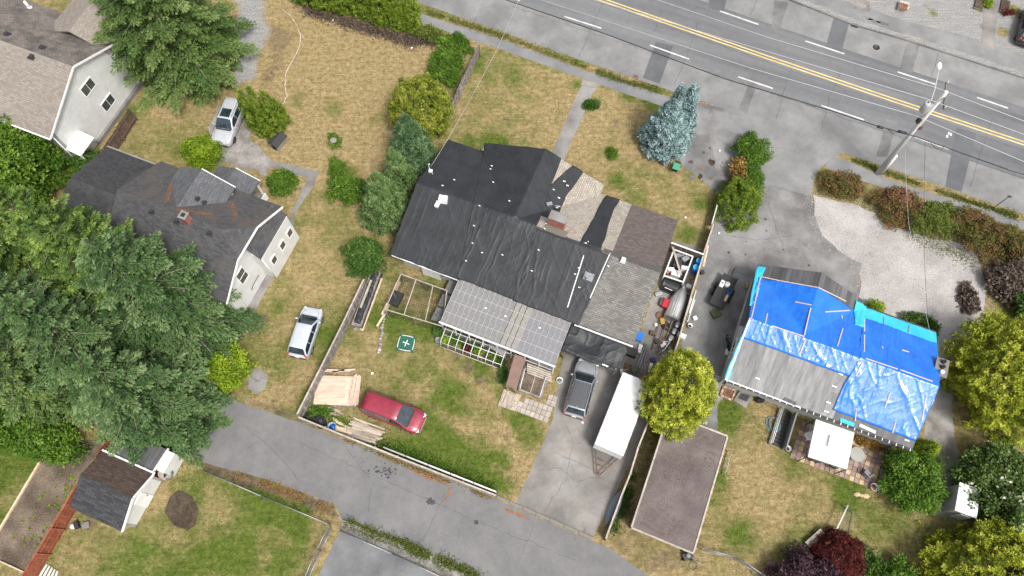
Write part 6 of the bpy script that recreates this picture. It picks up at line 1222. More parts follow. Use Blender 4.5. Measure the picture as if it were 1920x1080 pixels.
# flat utility trailer
A_, B_, C__, D_ = [P(*p, .65) for p in ((1357, 513), (1384, 523), (1357, 580), (1329, 568))]; cc = (A_ + B_ + C__ + D_) / 4; ax = (A_ + B_) / 2 - (C__ + D_) / 2; Lt, Wt = ax.length, (B_ - A_).length; hd = math.atan2(ax.y, ax.x)
ut = thing('utility_trailer', 'small black flat trailer loaded with canisters near the blue tarp house', 'trailer', (cc.x, cc.y, 0), hd)
MB().box((0, 0, .6), (Lt, Wt, .1)).build('bed', m_dark, ut, world=False)
for s_ in (-1, 1):
    MB().box((0, s_ * (Wt / 2 - .03), .76), (Lt, .05, .2)).build('side_rail', m_dsteel, ut, world=False)
    for x in (-.3, .35): wl = MB().lathe((0, 0, 0), [(.1, -.08), (.26, -.09), (.28, 0), (.26, .09), (.1, .08)], 16); wl.v = [(p[0] + x, p[2] + s_ * (Wt / 2 + .13), p[1] + .28) for p in wl.v]; wl.build('wheel', m_black, ut, world=False)
MB().tube([(Lt / 2, 0, .55), (Lt / 2 + .9, 0, .5)], .05, 6).build('drawbar', m_dsteel, ut, world=False); MB().tube([(Lt / 2 + .7, 0, 0), (Lt / 2 + .7, 0, .6)], .04, 6).build('jack', m_dsteel, ut, world=False)
mu = wm(ut)
def on(x, y, z): return mu @ Vector((x, y, z))
for nm, lb, x, y, r_, h_ in (('canister', 'white round canister on the black trailer', .55, .0, .22, .42),):
    o = thing(nm, lb, 'canister', on(x, y, .65)); MB().lathe(on(x, y, .65), [(r_, 0), (r_ * 1.03, h_ * .8), (r_ * .6, h_), (r_ * .55, h_ * 1.05)], 16).build('body', m_white, o); MB().lathe(on(x, y, .65), [(.06, h_ * 1.05), (.06, h_ * 1.18)], 10).build('cap', m_grey, o)
o = thing('jerry_can', 'white flat jug lying on the black trailer', 'jug', on(.45, .38, .65)); MB().box(on(.45, .38, .78), (.62, .34, .26), hd).build('body', m_white, o, bevel=.05); MB().lathe(on(.5, .38, .90), [(.09, 0), (.08, .06)], 10).build('cap', m_grey, o)
pts = [on(.15 + .3 * math.cos(a * .9) * (1 - a * .02), -.4 + .16 * math.sin(a * .9), .68 + .01 * a) for a in range(22)]; tag(MB().tube(pts, .025, 5).build('blue_rope', m_bluep), 'tangled blue rope on the black trailer', 'rope')
tag(MB().box(on(-.45, -.42, .67), (.62, .18, .04), hd).build('plank_offcut', m_wood_n), 'short orange plank on the black trailer', 'plank')
# upturned aluminium boat
bow, st = P(1284, 534, .7), P(1261, 597, .8); ax = bow - st; Lb = ax.length; hd = math.atan2(ax.y, ax.x); cb = (bow + st) / 2
bo = thing('aluminium_boat', 'upturned aluminium boat lying beside the low house', 'boat', (cb.x, cb.y, 0), hd); v_ = []; K = 12; J = 10
for i in range(K + 1):
    f = i / K; w_ = .68 * (1 - max(0, (f - .45) / .55) ** 2.2) + .015; hz = .72 - .12 * f ** 3
    for j in range(J + 1): a = math.pi * j / J; v_.append((-Lb / 2 + Lb * f, w_ * math.cos(a), .25 + hz * (max(0, math.sin(a)) ** .6) * (1 - .12 * abs(math.cos(a)))))
MB().mesh(v_, [(i * (J + 1) + j, (i + 1) * (J + 1) + j, (i + 1) * (J + 1) + j + 1, i * (J + 1) + j + 1) for i in range(K) for j in range(J)] + [tuple(range(J, -1, -1))], True).build('hull', m_alu, bo, world=False)
for y in (-.33, -.16, 0, .16, .33): MB().tube([(-Lb / 2 + .02, y, .985 - abs(y) * .25), (Lb * .18, y * .9, .975 - abs(y) * .28), (Lb * .36, y * .45, .94 - abs(y) * .3)], .018, 5).build('keel_strip', m_alu, bo, world=False)
for s_ in (-1, 1): MB().tube([(-Lb / 2, s_ * .69, .25), (0, s_ * .68, .25), (Lb * .25, s_ * .50, .25), (Lb * .49, s_ * .03, .25)], .03, 6).build('gunwale', m_dsteel, bo, world=False)
for x in (-Lb * .3, Lb * .2): MB().box((x, 0, .11), (.12, 1.3, .22)).build('support_block', m_wood_g, bo, world=False)
# grey-blue canoe leaning along the fence
a, b = P(1167, 918, .3), P(1136, 986, .3); ax = b - a; Lc = ax.length; hd = math.atan2(ax.y, ax.x); cc = (a + b) / 2
cn = thing('canoe', 'grey blue upturned canoe lying along the side fence', 'canoe', (cc.x, cc.y, 0), hd); v_ = []
for i in range(13):
    f = -1 + i / 6; w_ = .42 * (1 - abs(f) ** 2.4) + .01
    for j in range(9): an = math.pi * j / 8; v_.append((Lc / 2 * f, w_ * math.cos(an), .02 + .40 * max(0, math.sin(an)) ** .8 * (1 - .3 * abs(f) ** 3)))
MB().mesh(v_, [(i * 9 + j, (i + 1) * 9 + j, (i + 1) * 9 + j + 1, i * 9 + j + 1) for i in range(12) for j in range(8)], True).build('hull', MP('grey_blue_hull', (.17, .20, .24), .4), cn, world=False); MB().tube([(-Lc / 2, 0, .3), (-Lc / 4, 0, .42), (Lc / 4, 0, .42), (Lc / 2, 0, .3)], .02, 5).build('keel', m_grey, cn, world=False)
# ------------------------------------------------------------------ fences
def fence(name, label, top, h, board=0.2, mat=None, cap=None, lean=0.0, gap=.012, group=None, skip=0, t=.03, rails=True, z=None):
    """board fence along surveyed points of its top edge"""
    w_ = [P(*p, h) for p in top]; w_ = [Vector((p.x, p.y, 0)) for p in w_]; f = thing(name, label, 'fence', w_[0], 0, group); org = w_[0]
    bm_ = MB().box((0, 0, h / 2), (board - gap, t, h)).build('board', mat, f, world=False); first = True
    pm_ = MB().box((0, 0, (h + .06) / 2), (.1, .1, h + .06)).build('post', mat, f, world=False); fp = True
    for a, b in zip(w_[:-1], w_[1:]):
        d = b - a; n = max(1, round(d.length / board)); ang = math.atan2(d.y, d.x); nr = Vector((-math.sin(ang), math.cos(ang), 0))
        for i in range(n):
            q = a + d * ((i + .5) / n) - org; sc = (d.length / n / board, 1, random.uniform(.97, 1.015)); rot = (random.uniform(-.02, .02), random.uniform(-.012, .012), ang)
            if first: bm_.location = q; bm_.rotation_euler = rot; bm_.scale = sc; first = False
            else: piece('board', bm_.data, f, q, rot, sc)
        k = max(1, round(d.length / 2.4))
        for i in range(k + (1 if b == w_[-1] else 0)):
            q = a + d * (i / k) - org + nr * .075
            if fp: pm_.location = q; pm_.rotation_euler = (0, 0, ang); fp = False
            else: piece('post', pm_.data, f, q, (0, 0, ang))
        if rails:
            for zz in (.25 * h, .8 * h): MB().beam(a + nr * .05 + Vector((0, 0, zz)), b + nr * .05 + Vector((0, 0, zz)), .04, .09).build('rail', mat, f)
        if cap: MB().beam(a + Vector((0, 0, h + .02)), b + Vector((0, 0, h + .02)), .12, .05).build('cap_rail', cap, f)
    return f
fence('plank_fence', 'weathered grey plank fence with pale cap between the lawns', [(682, 524), (640, 612), (600, 692), (557, 777)], 1.5, .22, m_wood_g, m_wood_p)
fence('plank_fence', 'plank fence with pale cap along the back lane', [(559, 782), (660, 823), (745, 857), (930, 929)], .95, .22, m_wood_g, m_wood_p)
gr = thing('guard_rail', 'white double pipe rail just inside the lane fence', 'railing', P(722, 842)); A_, B_ = P(722, 842), P(932, 925)
for zz in (.55, .95): MB().tube([A_ + Vector((0, 0, zz)), B_ + Vector((0, 0, zz))], .045, 8).build('rail', m_whitet, gr)
for i in range(6): q = A_.lerp(B_, i / 5); MB().tube([q, q + Vector((0, 0, 1.0))], .04, 8).build('post', m_dsteel, gr)
fence('plank_fence', 'short grey plank fence beside the laurel shrubs', [(897, 84), (872, 137), (845, 196)], 1.5, .2, m_wood_g, None)
fence('plank_fence', 'uneven pale topped fence down the side of the concrete drive', [(1338, 420), (1322, 468), (1298, 548), (1272, 640), (1238, 735), (1197, 838), (1182, 888), (1165, 930), (1136, 1010)], 1.3, .24, m_wood_g, m_wood_p)
fence('board_fence', 'reddish brown stained fence beside the vegetable bed', [(205, 815), (178, 858)], 1.7, .2, m_wood_r, None); fence('board_fence', 'reddish brown stained fence running from the garden shed', [(146, 905), (96, 990), (38, 1086)], 1.7, .2, m_wood_r, m_wood_r)
fence('board_fence', 'dark brown fence joining the beige and charcoal roofed houses', [(240, 204), (215, 243), (190, 281)], 1.7, .2, m_wood_b, None)
fence('yard_screen', 'white topped board screen closing the yard beside the brown roof', [(1258, 455), (1321, 478)], 1.5, .2, m_wood_b, m_whitet)
def chain(name, label, px, h=1.2, step=.16, cover=True):
    w_ = [P(*p) for p in px]; f = thing(name, label, 'fence', w_[0]); wires = MB()
    for a, b in zip(w_[:-1], w_[1:]):
        d = b - a; k = max(1, round(d.length / 2.6))
        for i in range(k + 1): q = a + d * (i / k); MB().tube([q, q + Vector((0, 0, h + .05))], .03, 8).build('post', m_steel, f)
        for zz in (h, .05): MB().tube([a + Vector((0, 0, zz)), b + Vector((0, 0, zz))], .028, 8).build('rail', m_steel, f)
        n = int(d.length / step); u_ = d.normalized(); hz = Vector((0, 0, h))
        for i in range(-int(h / step), n):
            for sg in (1, -1):
                s0 = i * step; s1 = s0 + h; c0, c1 = max(0, s0), min(d.length, s1)
                if c1 - c0 < .05: continue
                z0, z1 = (c0 - s0), (c1 - s0)
                if sg < 0: z0, z1 = h - z0, h - z1
                wires.tube([a + u_ * c0 + Vector((0, 0, z0)), a + u_ * c1 + Vector((0, 0, z1))], .006, 3, cap=False)
    o = wires.build('wire_mesh', m_steel, f); tag(o, kind='stuff'); return f
chain('chain_link_fence', 'chain link fence between the lower lawn and the back lane', [(385, 884), (500, 934), (620, 984)]); chain('chain_link_fence', 'chain link fence along the lane side of the dark court', [(640, 996), (740, 1040), (850, 1092)]); chain('chain_link_fence', 'chain link fence between the lower lawn and dark court', [(622, 990), (602, 1032), (575, 1092)], 1.2)
chain('chain_link_fence', 'low chain link fence running from the flat brown roof corner', [(1312, 1030), (1375, 1046), (1432, 1084)], 1.0)
ga = thing('pipe_gate', 'two bar metal gate beside the golden conifer', 'gate', P(1322, 700)); A_, B_ = P(1318, 702), P(1362, 722)
for zz in (.5, .95): MB().tube([A_ + Vector((0, 0, zz)), B_ + Vector((0, 0, zz))], .03, 8).build('rail', m_steel, ga)
for q in (A_, B_): MB().tube([q, q + Vector((0, 0, 1.05))], .045, 8).build('post', m_dsteel, ga)
tag(MB().mesh([P(1333, 422), P(1344, 384), P(1344, 384, 1.25), P(1333, 422, 1.1), P(1335, 423), P(1346, 385), P(1346, 385, 1.25), P(1335, 423, 1.1)], [(0, 1, 2, 3), (7, 6, 5, 4), (0, 4, 5, 1), (1, 5, 6, 2), (2, 6, 7, 3), (3, 7, 4, 0)]).build('screen_board', m_stucco), 'pale upright panel at the end of the driveway hedge', 'panel')
# edging boards of the vegetable bed, seedlings, wire screen
eb = thing('bed_edging', 'pale timber edging along the vegetable bed', 'edging', P(93, 836)); MB().beam(P(93, 836, .1), P(0, 992, .1), .12, .2).build('board', m_wood_n, eb); MB().beam(P(0, 1052, .1), P(46, 1073, .1), .1, .18).build('board', m_wood_n, eb); MB().beam(P(0, 992, .1), P(-50, 1075, .1), .12, .2).build('board', m_wood_n, eb)
for i in range(34):
    f, g = random.random(), random.random(); q = P(20 + 110 * f + 30 * g, 1000 - 130 * f + 50 * g)
    if q.x > P(128, 925).x + (q.y - 5) * .35: continue
    s = thing('seedling', 'small seedling growing in the vegetable bed', 'seedling', q, 0, 'seedlings in the vegetable bed'); n = 8; leaf_object('leaves', s, np.tile([q.x, q.y, .02], (n, 1)), nrm(rdir(n) * [1, 1, .3] + [0, 0, .5]), rdir(n), .2, .09, np.full(n, .5), L_lime)
# ------------------------------------------------------------------ yard things
def boxthing(name, label, cat, c, size, mat, rz=ANG, group=None, bev=.02, z0=0.0):
    o = MB().box((0, 0, size[2] / 2), size).build(name, mat, None, world=False, bevel=bev); o.location = (c.x, c.y, z0); o.rotation_euler = (0, 0, rz); return tag(o, label, cat, group)
# plywood stack and timber pile
pb = thing('pallet', 'grey pallet carrying the plywood stack', 'pallet', P(632, 735), R(-4))
for i in range(7): MB().box(P(632, 735) + Vector((-1.5 + .5 * i, 0, .12)), (.1, 2.5, .06)).build('slat', m_wood_g, pb)
for y in (-1.1, 0, 1.1): MB().box(P(632, 735) + Vector((0, y, .045)), (3.4, .1, .09)).build('runner', m_wood_g, pb)
SG = 'plywood sheets in the stack'
for k, (dx, dy, sx, sy, rz, lb) in enumerate([(0, 0, 3.05, 2.3, -.04, 'large pale plywood sheet, lowest of the stack'), (.1, .05, 2.75, 2.05, -.06, 'pale plywood sheet in the middle of the stack'), (-.1, .12, 2.5, 1.7, -.02, 'pale plywood sheet near the top of the stack'), (-.22, .0, 2.05, 1.35, .03, 'smallest pale plywood sheet on top of the stack')]):
    c = P(629, 733); boxthing('plywood_sheet', lb, 'plywood', c + Vector((dx, dy, 0)), (sx, sy, .05), m_ply, rz, SG, .004, .155 + k * .054)
for i in range(5): boxthing('stacked_board', 'board laid along the edge of the plywood stack', 'board', P(662 + 3.0 * i, 733), (.12, 2.3 + .15 * (i % 2), .09), m_ply, R(-6) + .02 * i, 'boards along the plywood stack', .004, .375 if i < 2 else .16)
for i in range(4): boxthing('stacked_board', 'board laid across the far end of the plywood stack', 'board', P(622 + 10 * i, 699 - 2 * (i % 2)), (1.4, .13, .06), m_ply if i % 2 else m_wood_p, .05 * i - .08, 'boards across the plywood stack', .004, .38 + .07 * (i % 2))
for i in range(5): boxthing('stacked_board', 'short board lying below the plywood stack', 'board', P(612 + 5 * i, 768 + 4 * (i % 3)), (1.1, .12, .05), m_plank, -.1 - .07 * i, 'short boards below the plywood stack', .004, .03 + .055 * (i % 2))
PG = 'weathered planks in the loose pile'
for i in range(30):
    f = (i % 15) / 14; lay = i // 15; L_ = random.uniform(2.0, 2.9); c = P(690 - 16 * f + random.uniform(-5, 5) + (2 if lay else 0), 797 + 26 * f + random.uniform(-2, 2)); boxthing('plank', 'weathered plank lying in the loose pile inside the lane fence', 'plank', c, (L_, random.uniform(.10, .15), .045), m_plank, R(-24) + random.uniform(-.09, .09) + (.12 if lay else 0), PG, .004, .03 + .05 * lay + .003 * (i % 5))
for i in range(7): boxthing('plank', 'short fresh plank fanned out beside the blue tub', 'plank', P(642 + random.uniform(-6, 6), 792 + 3 * i), (1.35, .14, .04), m_wood_n, R(-30) + .05 * i, 'short fresh planks beside the tub', .004, .03 + .012 * i)
tub = thing('plastic_tub', 'blue grey plastic tub between planks and tyres', 'tub', P(624, 801)); MB().lathe(P(624, 801), [(.24, 0), (.32, .34), (.35, .36), (.30, .36), (.24, .06)], 16).build('body', MP('tub_grey', (.26, .31, .36), .5), tub); MB().lathe(P(624, 801, .2), [(.26, 0), (.02, .01)], 14).build('contents', m_bluep, tub)
def tyre(label, px, py, r_=.34, z=0, tilt=0): t_ = thing('tyre', label, 'tyre', P(px, py) + Vector((0, 0, z)), 0, 'old tyres in the fence corner'); MB().lathe(P(px, py) + Vector((0, 0, z)), [(r_ * .6, .04), (r_ * .85, 0), (r_, .05), (r_, .17), (r_ * .85, .22), (r_ * .6, .18), (r_ * .58, .11), (r_ * .6, .04)], 22).build('tread', m_black, t_); MB().lathe(P(px, py) + Vector((0, 0, z)), [(r_ * .57, .06), (r_ * .5, .12), (.05, .1)], 16).build('rim', m_dsteel, t_)
tyre('black tyre lying next to the blue grey tub', 604, 795, .4); tyre('black tyre on top of the one beside the tub', 602, 790, .38, .23); tyre('black tyre lying deepest in the fence corner', 578, 783, .38); tyre('black tyre lying between the other two in the corner', 590, 786, .36)
broadleaf(P(600, 772), .5, .8, .4, L_leaf, 'weed_patch', 'green weeds between the plywood stack and tyres', cat='weeds', k=40, per=26, leaf=.14, clump=.2)
# tarp-covered log pile
a, b = P(709, 508), P(670, 615); d = b - a; lp = thing('covered_log_pile', 'long wood pile under crumpled black plastic beside the plank fence', 'wood pile', a); pa = math.atan2(d.y, d.x)
v_ = []; K, J = 40, 14; sd_ = Vector((-math.sin(pa), math.cos(pa), 0))
for i in range(K + 1):
    for j in range(J + 1):
        s = -1 + 2 * j / J; e = min(i, K - i) / 4; p = a + d * (i / K) + sd_ * (.48 * s); hz = .75 * max(0, 1 - abs(s) ** 3) * min(1, .35 + e); nz = float(fbm(np.array(p.x * 3), np.array(p.y * 3), 4)); v_.append(p + sd_ * (.1 * (nz - .5)) + Vector((0, 0, max(.01, hz * (.75 + .5 * nz)))))
MB().mesh(v_, [(i * (J + 1) + j, (i + 1) * (J + 1) + j, (i + 1) * (J + 1) + j + 1, i * (J + 1) + j + 1) for i in range(K) for j in range(J)], False).build('plastic_cover', m_tarpk, lp)
MB().beam(a + Vector((0, 0, .3)), b + Vector((0, 0, .3)), .8, .5).build('logs', m_wood_g, lp)
for (p, q, nm, lb) in (((696, 525), (676, 577), 'white_board', 'pale board weighing down the black plastic on the wood pile'),): o = thing(nm, lb, 'board', P(*p, .8)); MB().beam(P(*p, .84), P(*q, .84), .18, .05).build('board', m_wood_p, o)
for k, (p, q, lb) in enumerate((((712, 524), (676, 618), 'long pale timber leaning along the covered wood pile'), ((716, 522), (679, 620), 'second long pale timber beside the covered wood pile'), ((745, 530), (716, 590), 'long pale timber lying outside the wire pen'), ((750, 528), (722, 588), 'pale timber against the wire pen'), ((722, 588), (707, 612), 'short pale timber end near the row of stones'))): o = MB().beam(P(*p, .06), P(*q, .06), .16, .1).build('timber', m_wood_n); tag(o, lb, 'timber', 'long timbers beside the wood pile')
for (px, py) in ((703, 505), (667, 617), (690, 510), (664, 600)): boxthing('brick_weight', 'pale block holding down the black plastic', 'block', P(px, py), (.26, .16, .14), m_stone, random.random(), 'blocks on the black plastic', .01)
for i in range(15):
    f = i / 14; q = P(722 - 13 * f + random.uniform(-2, 2), 588 + 73 * f); r_ = random.uniform(.10, .17); m = MB().lathe((0, 0, 0), [(.02, -.1), (r_, .02), (r_ * .8, r_ * .7), (.03, r_)], 7); m.v = [(x * random.uniform(.85, 1.15), y * random.uniform(.85, 1.15), z) for x, y, z in m.v]; o = m.build('stone', m_stone, None, world=False); o.location = (q.x, q.y, .02); tag(o, 'grey stone in the row leading from the wire pen', 'stone', 'stones in a row on the grass')
# wire pen beside the sunroom
q4 = [P(752, 514, 1.7), P(838, 545, 1.7), P(830, 612, 1.7), P(722, 580, 1.7)]; pen = thing('wire_pen', 'wire mesh animal pen beside the grey glazed roof', 'pen', Vector((q4[3].x, q4[3].y, 0)))
wiresm = MB(); dn = Vector((0, 0, -1.7))
for i in range(4):
    A_, B_ = q4[i], q4[(i + 1) % 4]; MB().beam(A_, B_, .07, .07).build('top_rail', m_wood_p, pen); MB().beam(A_ + dn, A_, .09, .09).build('post', m_wood_g, pen); MB().beam((A_ + B_) / 2 + dn, (A_ + B_) / 2, .07, .07).build('post', m_wood_g, pen)
    n = int((B_ - A_).length / .16)
    for k in range(n): p = A_.lerp(B_, k / n); wiresm.tube([p, p + dn], .005, 3, cap=False)
    for k in range(8): z_ = Vector((0, 0, -1.7 * k / 8)); wiresm.tube([A_ + z_, B_ + z_], .005, 3, cap=False)
for s in (.33, .70): MB().beam(q4[0].lerp(q4[1], s), q4[3].lerp(q4[2], s), .06, .06).build('roof_bar', m_wood_p, pen)
for i in range(24): wiresm.tube([q4[0].lerp(q4[1], i / 23), q4[3].lerp(q4[2], i / 23)], .011, 3, cap=False)
for i in range(16): wiresm.tube([q4[0].lerp(q4[3], i / 15), q4[1].lerp(q4[2], i / 15)], .011, 3, cap=False)
tag(wiresm.build('wire_mesh', m_dsteel, pen), kind='stuff'); MB().box(P(742, 560, .2), (.9, 1.2, .4), ANG).build('nest_box', m_dark, pen)
tag(MB().beam(P(792, 508, .7), P(826, 520, .7), .05, 1.3).build('screen_board', m_white), 'white board screen standing behind the wire pen', 'panel')
# green play mat with white lines
g4 = [P(750, 626, .08), P(780, 632, .08), P(774, 661, .08), P(742, 655, .08)]; gm = thing('play_mat', 'dark green square mat with white border lines and cross', 'mat', Vector((P(761, 643).x, P(761, 643).y, 0))); cg = sum(g4, Vector()) / 4
MB().slab(g4, .08).build('mat', MP('dark_green_mat', (.012, .10, .065), .6), gm)
for i in range(4):
    A_, B_ = g4[i], g4[(i + 1) % 4]; pts = [(A_.lerp(B_, k / 8) * .93 + cg * .07) + (((A_ + B_) / 2 - cg) * (.10 * (1 - (2 * k / 8 - 1) ** 2) - .10)) + Vector((0, 0, .015)) for k in range(1, 8)]; MB().tube(pts, .03, 5).build('border_line', m_white, gm)
for A_, B_ in ((cg + U * .28, cg - U * .28), (cg + V * .28, cg - V * .28)): MB().beam(A_ + Vector((0, 0, .01)), B_ + Vector((0, 0, .01)), .06, .02).build('cross_line', m_white, gm)
# arched cold frame along the sunroom
cf = thing('cold_frame', 'white arched cold frame over planting beside the glazed roof', 'greenhouse', P(828, 648)); A_, B_ = P(826, 650), P(938, 692); d = B_ - A_; dep = V * 1.45
for i in range(9):
    p = A_ + d * (i / 8); MB().tube([p, p + Vector((0, 0, .75)) + dep * .1, p + Vector((0, 0, 1.05)) + dep * .5, p + Vector((0, 0, 1.25)) + dep * .95, p + dep], .028, 6).build('hoop', m_whitet, cf)
for f, z_ in ((0, .05), (.1, .75), (.5, 1.05), (.95, 1.25)): MB().tube([A_ + dep * f + Vector((0, 0, z_)), B_ + dep * f + Vector((0, 0, z_))], .028, 6).build('long_rail', m_whitet, cf)
MB().prism([tuple(p) for p in (A_, B_, B_ + dep * .98, A_ + dep * .98)], .004, .15).build('soil', m_soil_d, cf)
MB().mesh([B_ + dep * .5 + Vector((0, 0, 1.06)), B_ + dep * .95 + Vector((0, 0, 1.26)), B_ - d * .35 + dep * .95 + Vector((0, 0, 1.28)), B_ - d * .25 + dep * .7 + Vector((0, 0, 1.16)), B_ + Vector((0, 0, .4)) + U * .15 + dep * .5], [(0, 1, 2, 3), (0, 4, 1)]).build('plastic_sheet', m_pan[0], cf)
for i, mt_ in enumerate((L_lime, L_leaf, L_leaf, L_red, L_dleaf, L_lime, L_brush, L_leaf, L_dleaf)): q = A_ + d * ((i + .5) / 9) + dep * random.uniform(.3, .7); broadleaf(q, .55, .38, .38, mt_, 'garden_plant', 'leafy plant growing in the arched cold frame', 'plants in the cold frame', cat='plant', k=16, per=26, leaf=.14, clump=.18, gap=0)
broadleaf(P(824, 622), .9, .5, .5, L_dleaf, 'leafy_shrub', 'small dark green bush at the corner of the glazed roof', k=40, per=34, leaf=.13, clump=.25, gap=0); broadleaf(P(944, 704), .8, .35, .6, L_dleaf, 'leafy_shrub', 'dark green bush caged beside the brown strip roof', k=36, per=34, leaf=.13, clump=.22, gap=0)
tag(MB().lathe(P(822, 640), [(.2, 0), (.24, .45), (.2, .46), (.18, .1)], 14).build('planter_pot', m_grey), 'round grey pot at the end of the arched cold frame', 'pot')
# brown strip roof, soil bed, slatted deck, pavers
bb = thing('strip_shelter', 'narrow shelter with plain brown strip roof beside the soil bed', 'shelter', P(964, 712)); MB().slab([P(965, 664, 2.1), P(986, 672, 2.1), P(968, 731, 1.9), P(949, 722, 1.9)], .08).build('roof', M('brown_sheet', (.17, .105, .085), (.21, .13, .105), 2, 30, .12, .6, .1), bb)
for p in ((966, 668), (984, 674), (967, 728), (951, 721)): q = P(*p, 1.9); MB().beam(Vector((q.x, q.y, 0)), q - Vector((0, 0, .02)), .09, .09).build('post', m_wood_g, bb)
sb = thing('soil_bed', 'raised bed of dark soil in a grey timber frame', 'raised bed', P(1003, 712)); s4 = [P(984, 690), P(1028, 706), P(1014, 748), P(972, 732)]
MB().prism([tuple(p) for p in (s4[3], s4[2], s4[1], s4[0])], .0, .28).build('soil', m_soil, sb)
for i in range(4): MB().beam(s4[i] + Vector((0, 0, .22)), s4[(i + 1) % 4] + Vector((0, 0, .22)), .12, .44).build('side_board', m_wood_g, sb)
for (p, q) in (((1024, 706), (1012, 744)), ((985, 690), (975, 728))): MB().tube([P(*p, .0), P(*p, 1.0), P(*q, 1.0), P(*q, .0)], .035, 6).build('frame_tube', m_whitet, sb)
MB().beam(P(1006, 698, .3), P(994, 738, .3), .06, .06).build('divider', m_wood_p, sb)
pl = thing('potting_shelf', 'grey slatted shelf between the soil bed and glazed roof', 'shelf', P(1010, 692)); 
for k in range(5): MB().beam(P(988, 682 + k * 4, .75), P(1034, 699 + k * 4, .75), .12, .04).build('slat', m_wood_p, pl)
for p in ((990, 685), (1032, 700), (990, 698), (1030, 714)): MB().beam(P(*p), P(*p, .73), .07, .07).build('leg', m_wood_g, pl)
dk = thing('slatted_deck', 'small pale slatted deck at the end of the strip shelter', 'deck', P(955, 750)); c0, c1, c2_, c3_ = P(945, 729, .12), P(978, 741, .12), P(966, 771, .12), P(933, 760, .12)
for i in range(12): f0, f1 = i / 12 + .008, (i + 1) / 12 - .008; MB().slab([c0.lerp(c1, f0), c0.lerp(c1, f1), c3_.lerp(c2_, f1), c3_.lerp(c2_, f0)], .05).build('slat', m_plank, dk)
for f in (.1, .5, .9): MB().beam(c0.lerp(c3_, f) - Vector((0, 0, .085)), c1.lerp(c2_, f) - Vector((0, 0, .085)), .08, .07).build('joist', m_wood_g, dk)
pv = tag(bpy.data.objects.new('paver_path', None), kind='structure'); C.objects.link(pv); m_pv = M('pale_paver', (.33, .285, .25), (.45, .40, .355), 2, 30, .25, .9, .3, rnd=.14)
def tiles(parent, c0, c1, c2, c3, nu, nv, mats, h=.05, gap=.03, skip=None, nm='paver'):
    u_ = (c1 - c0); v__ = (c3 - c0); lu, lv = u_.length / nu, v__.length / nv; ang = math.atan2(u_.y, u_.x); cache = {}
    for i in range(nu):
        for j in range(nv):
            if skip and skip(i, j): continue
            q = c0 + u_ * ((i + .5) / nu) + v__ * ((j + .5) / nv); mt_ = mats[int(_h(np.array(i), np.array(j), 5) * 7.99) % len(mats)]
            if mt_.name not in cache: o = MB().box((0, 0, h / 2), (lu - gap, lv - gap, h), taper=.985).build(nm, mt_, parent, world=False); cache[mt_.name] = o.data; o.location = q
            else: o = piece(nm, cache[mt_.name], parent, q)
            o.rotation_euler = (random.uniform(-.01, .01), random.uniform(-.01, .01), ang); o.location.z = random.uniform(-.008, .006)
tiles(pv, P(977, 742), P(1037, 764), P(1024, 794), P(966, 771), 7, 3, [m_pv], skip=lambda i, j: i == 0 and j == 0)
tiles(pv, P(1030, 738), P(1047, 744), P(1040, 764), P(1023, 758), 2, 2, [m_pv])
# ------------------------------------------------------------------ patio, gazebo and right-hand lawn
pt = tag(bpy.data.objects.new('patio', None), kind='structure'); C.objects.link(pt)
mt3 = [M('pink_tile', (.27, .185, .16), (.35, .25, .215), 3, 30, .25, .85, .2, rnd=.1), M('yellow_tile', (.44, .32, .17), (.54, .41, .25), 3, 30, .25, .85, .2, rnd=.1), M('mauve_tile', (.20, .145, .135), (.27, .20, .185), 3, 30, .25, .85, .2, rnd=.1)]
c0 = P(1480, 858); c1 = P(1637, 918); c2_ = P(1663, 848); c3_ = P(1505, 789)
tiles(pt, c0, c1, c2_, c3_, 17, 8, [mt3[0], mt3[1], mt3[2], mt3[1], mt3[0]], nm='tile', gap=.035)
broadleaf(P(1622, 830), .5, 1.4, .4, L_brown, 'dry_border', 'dry brown planting against the blue tarp house wall', cat='plant', k=60, per=30, leaf=.15, clump=.22, rot=ANG, gap=.2)
gz = thing('gazebo', 'white fabric gazebo with vented top on the tiled patio', 'gazebo', P(1562, 850)); t4 = [P(1530, 786, 2.2), P(1602, 811, 2.2), P(1588, 880, 2.2), P(1515, 856, 2.2)]; cg = sum(t4, Vector()) / 4; pk = Vector((cg.x, cg.y, 2.95)); v4 = [pk + (p - cg) * .30 + Vector((0, 0, -.12)) for p in t4]
m_can = MT('white_canopy', (.76, .76, .75), (.80, .80, .79), .6, .3, (2, 2), 0, .12, .03)
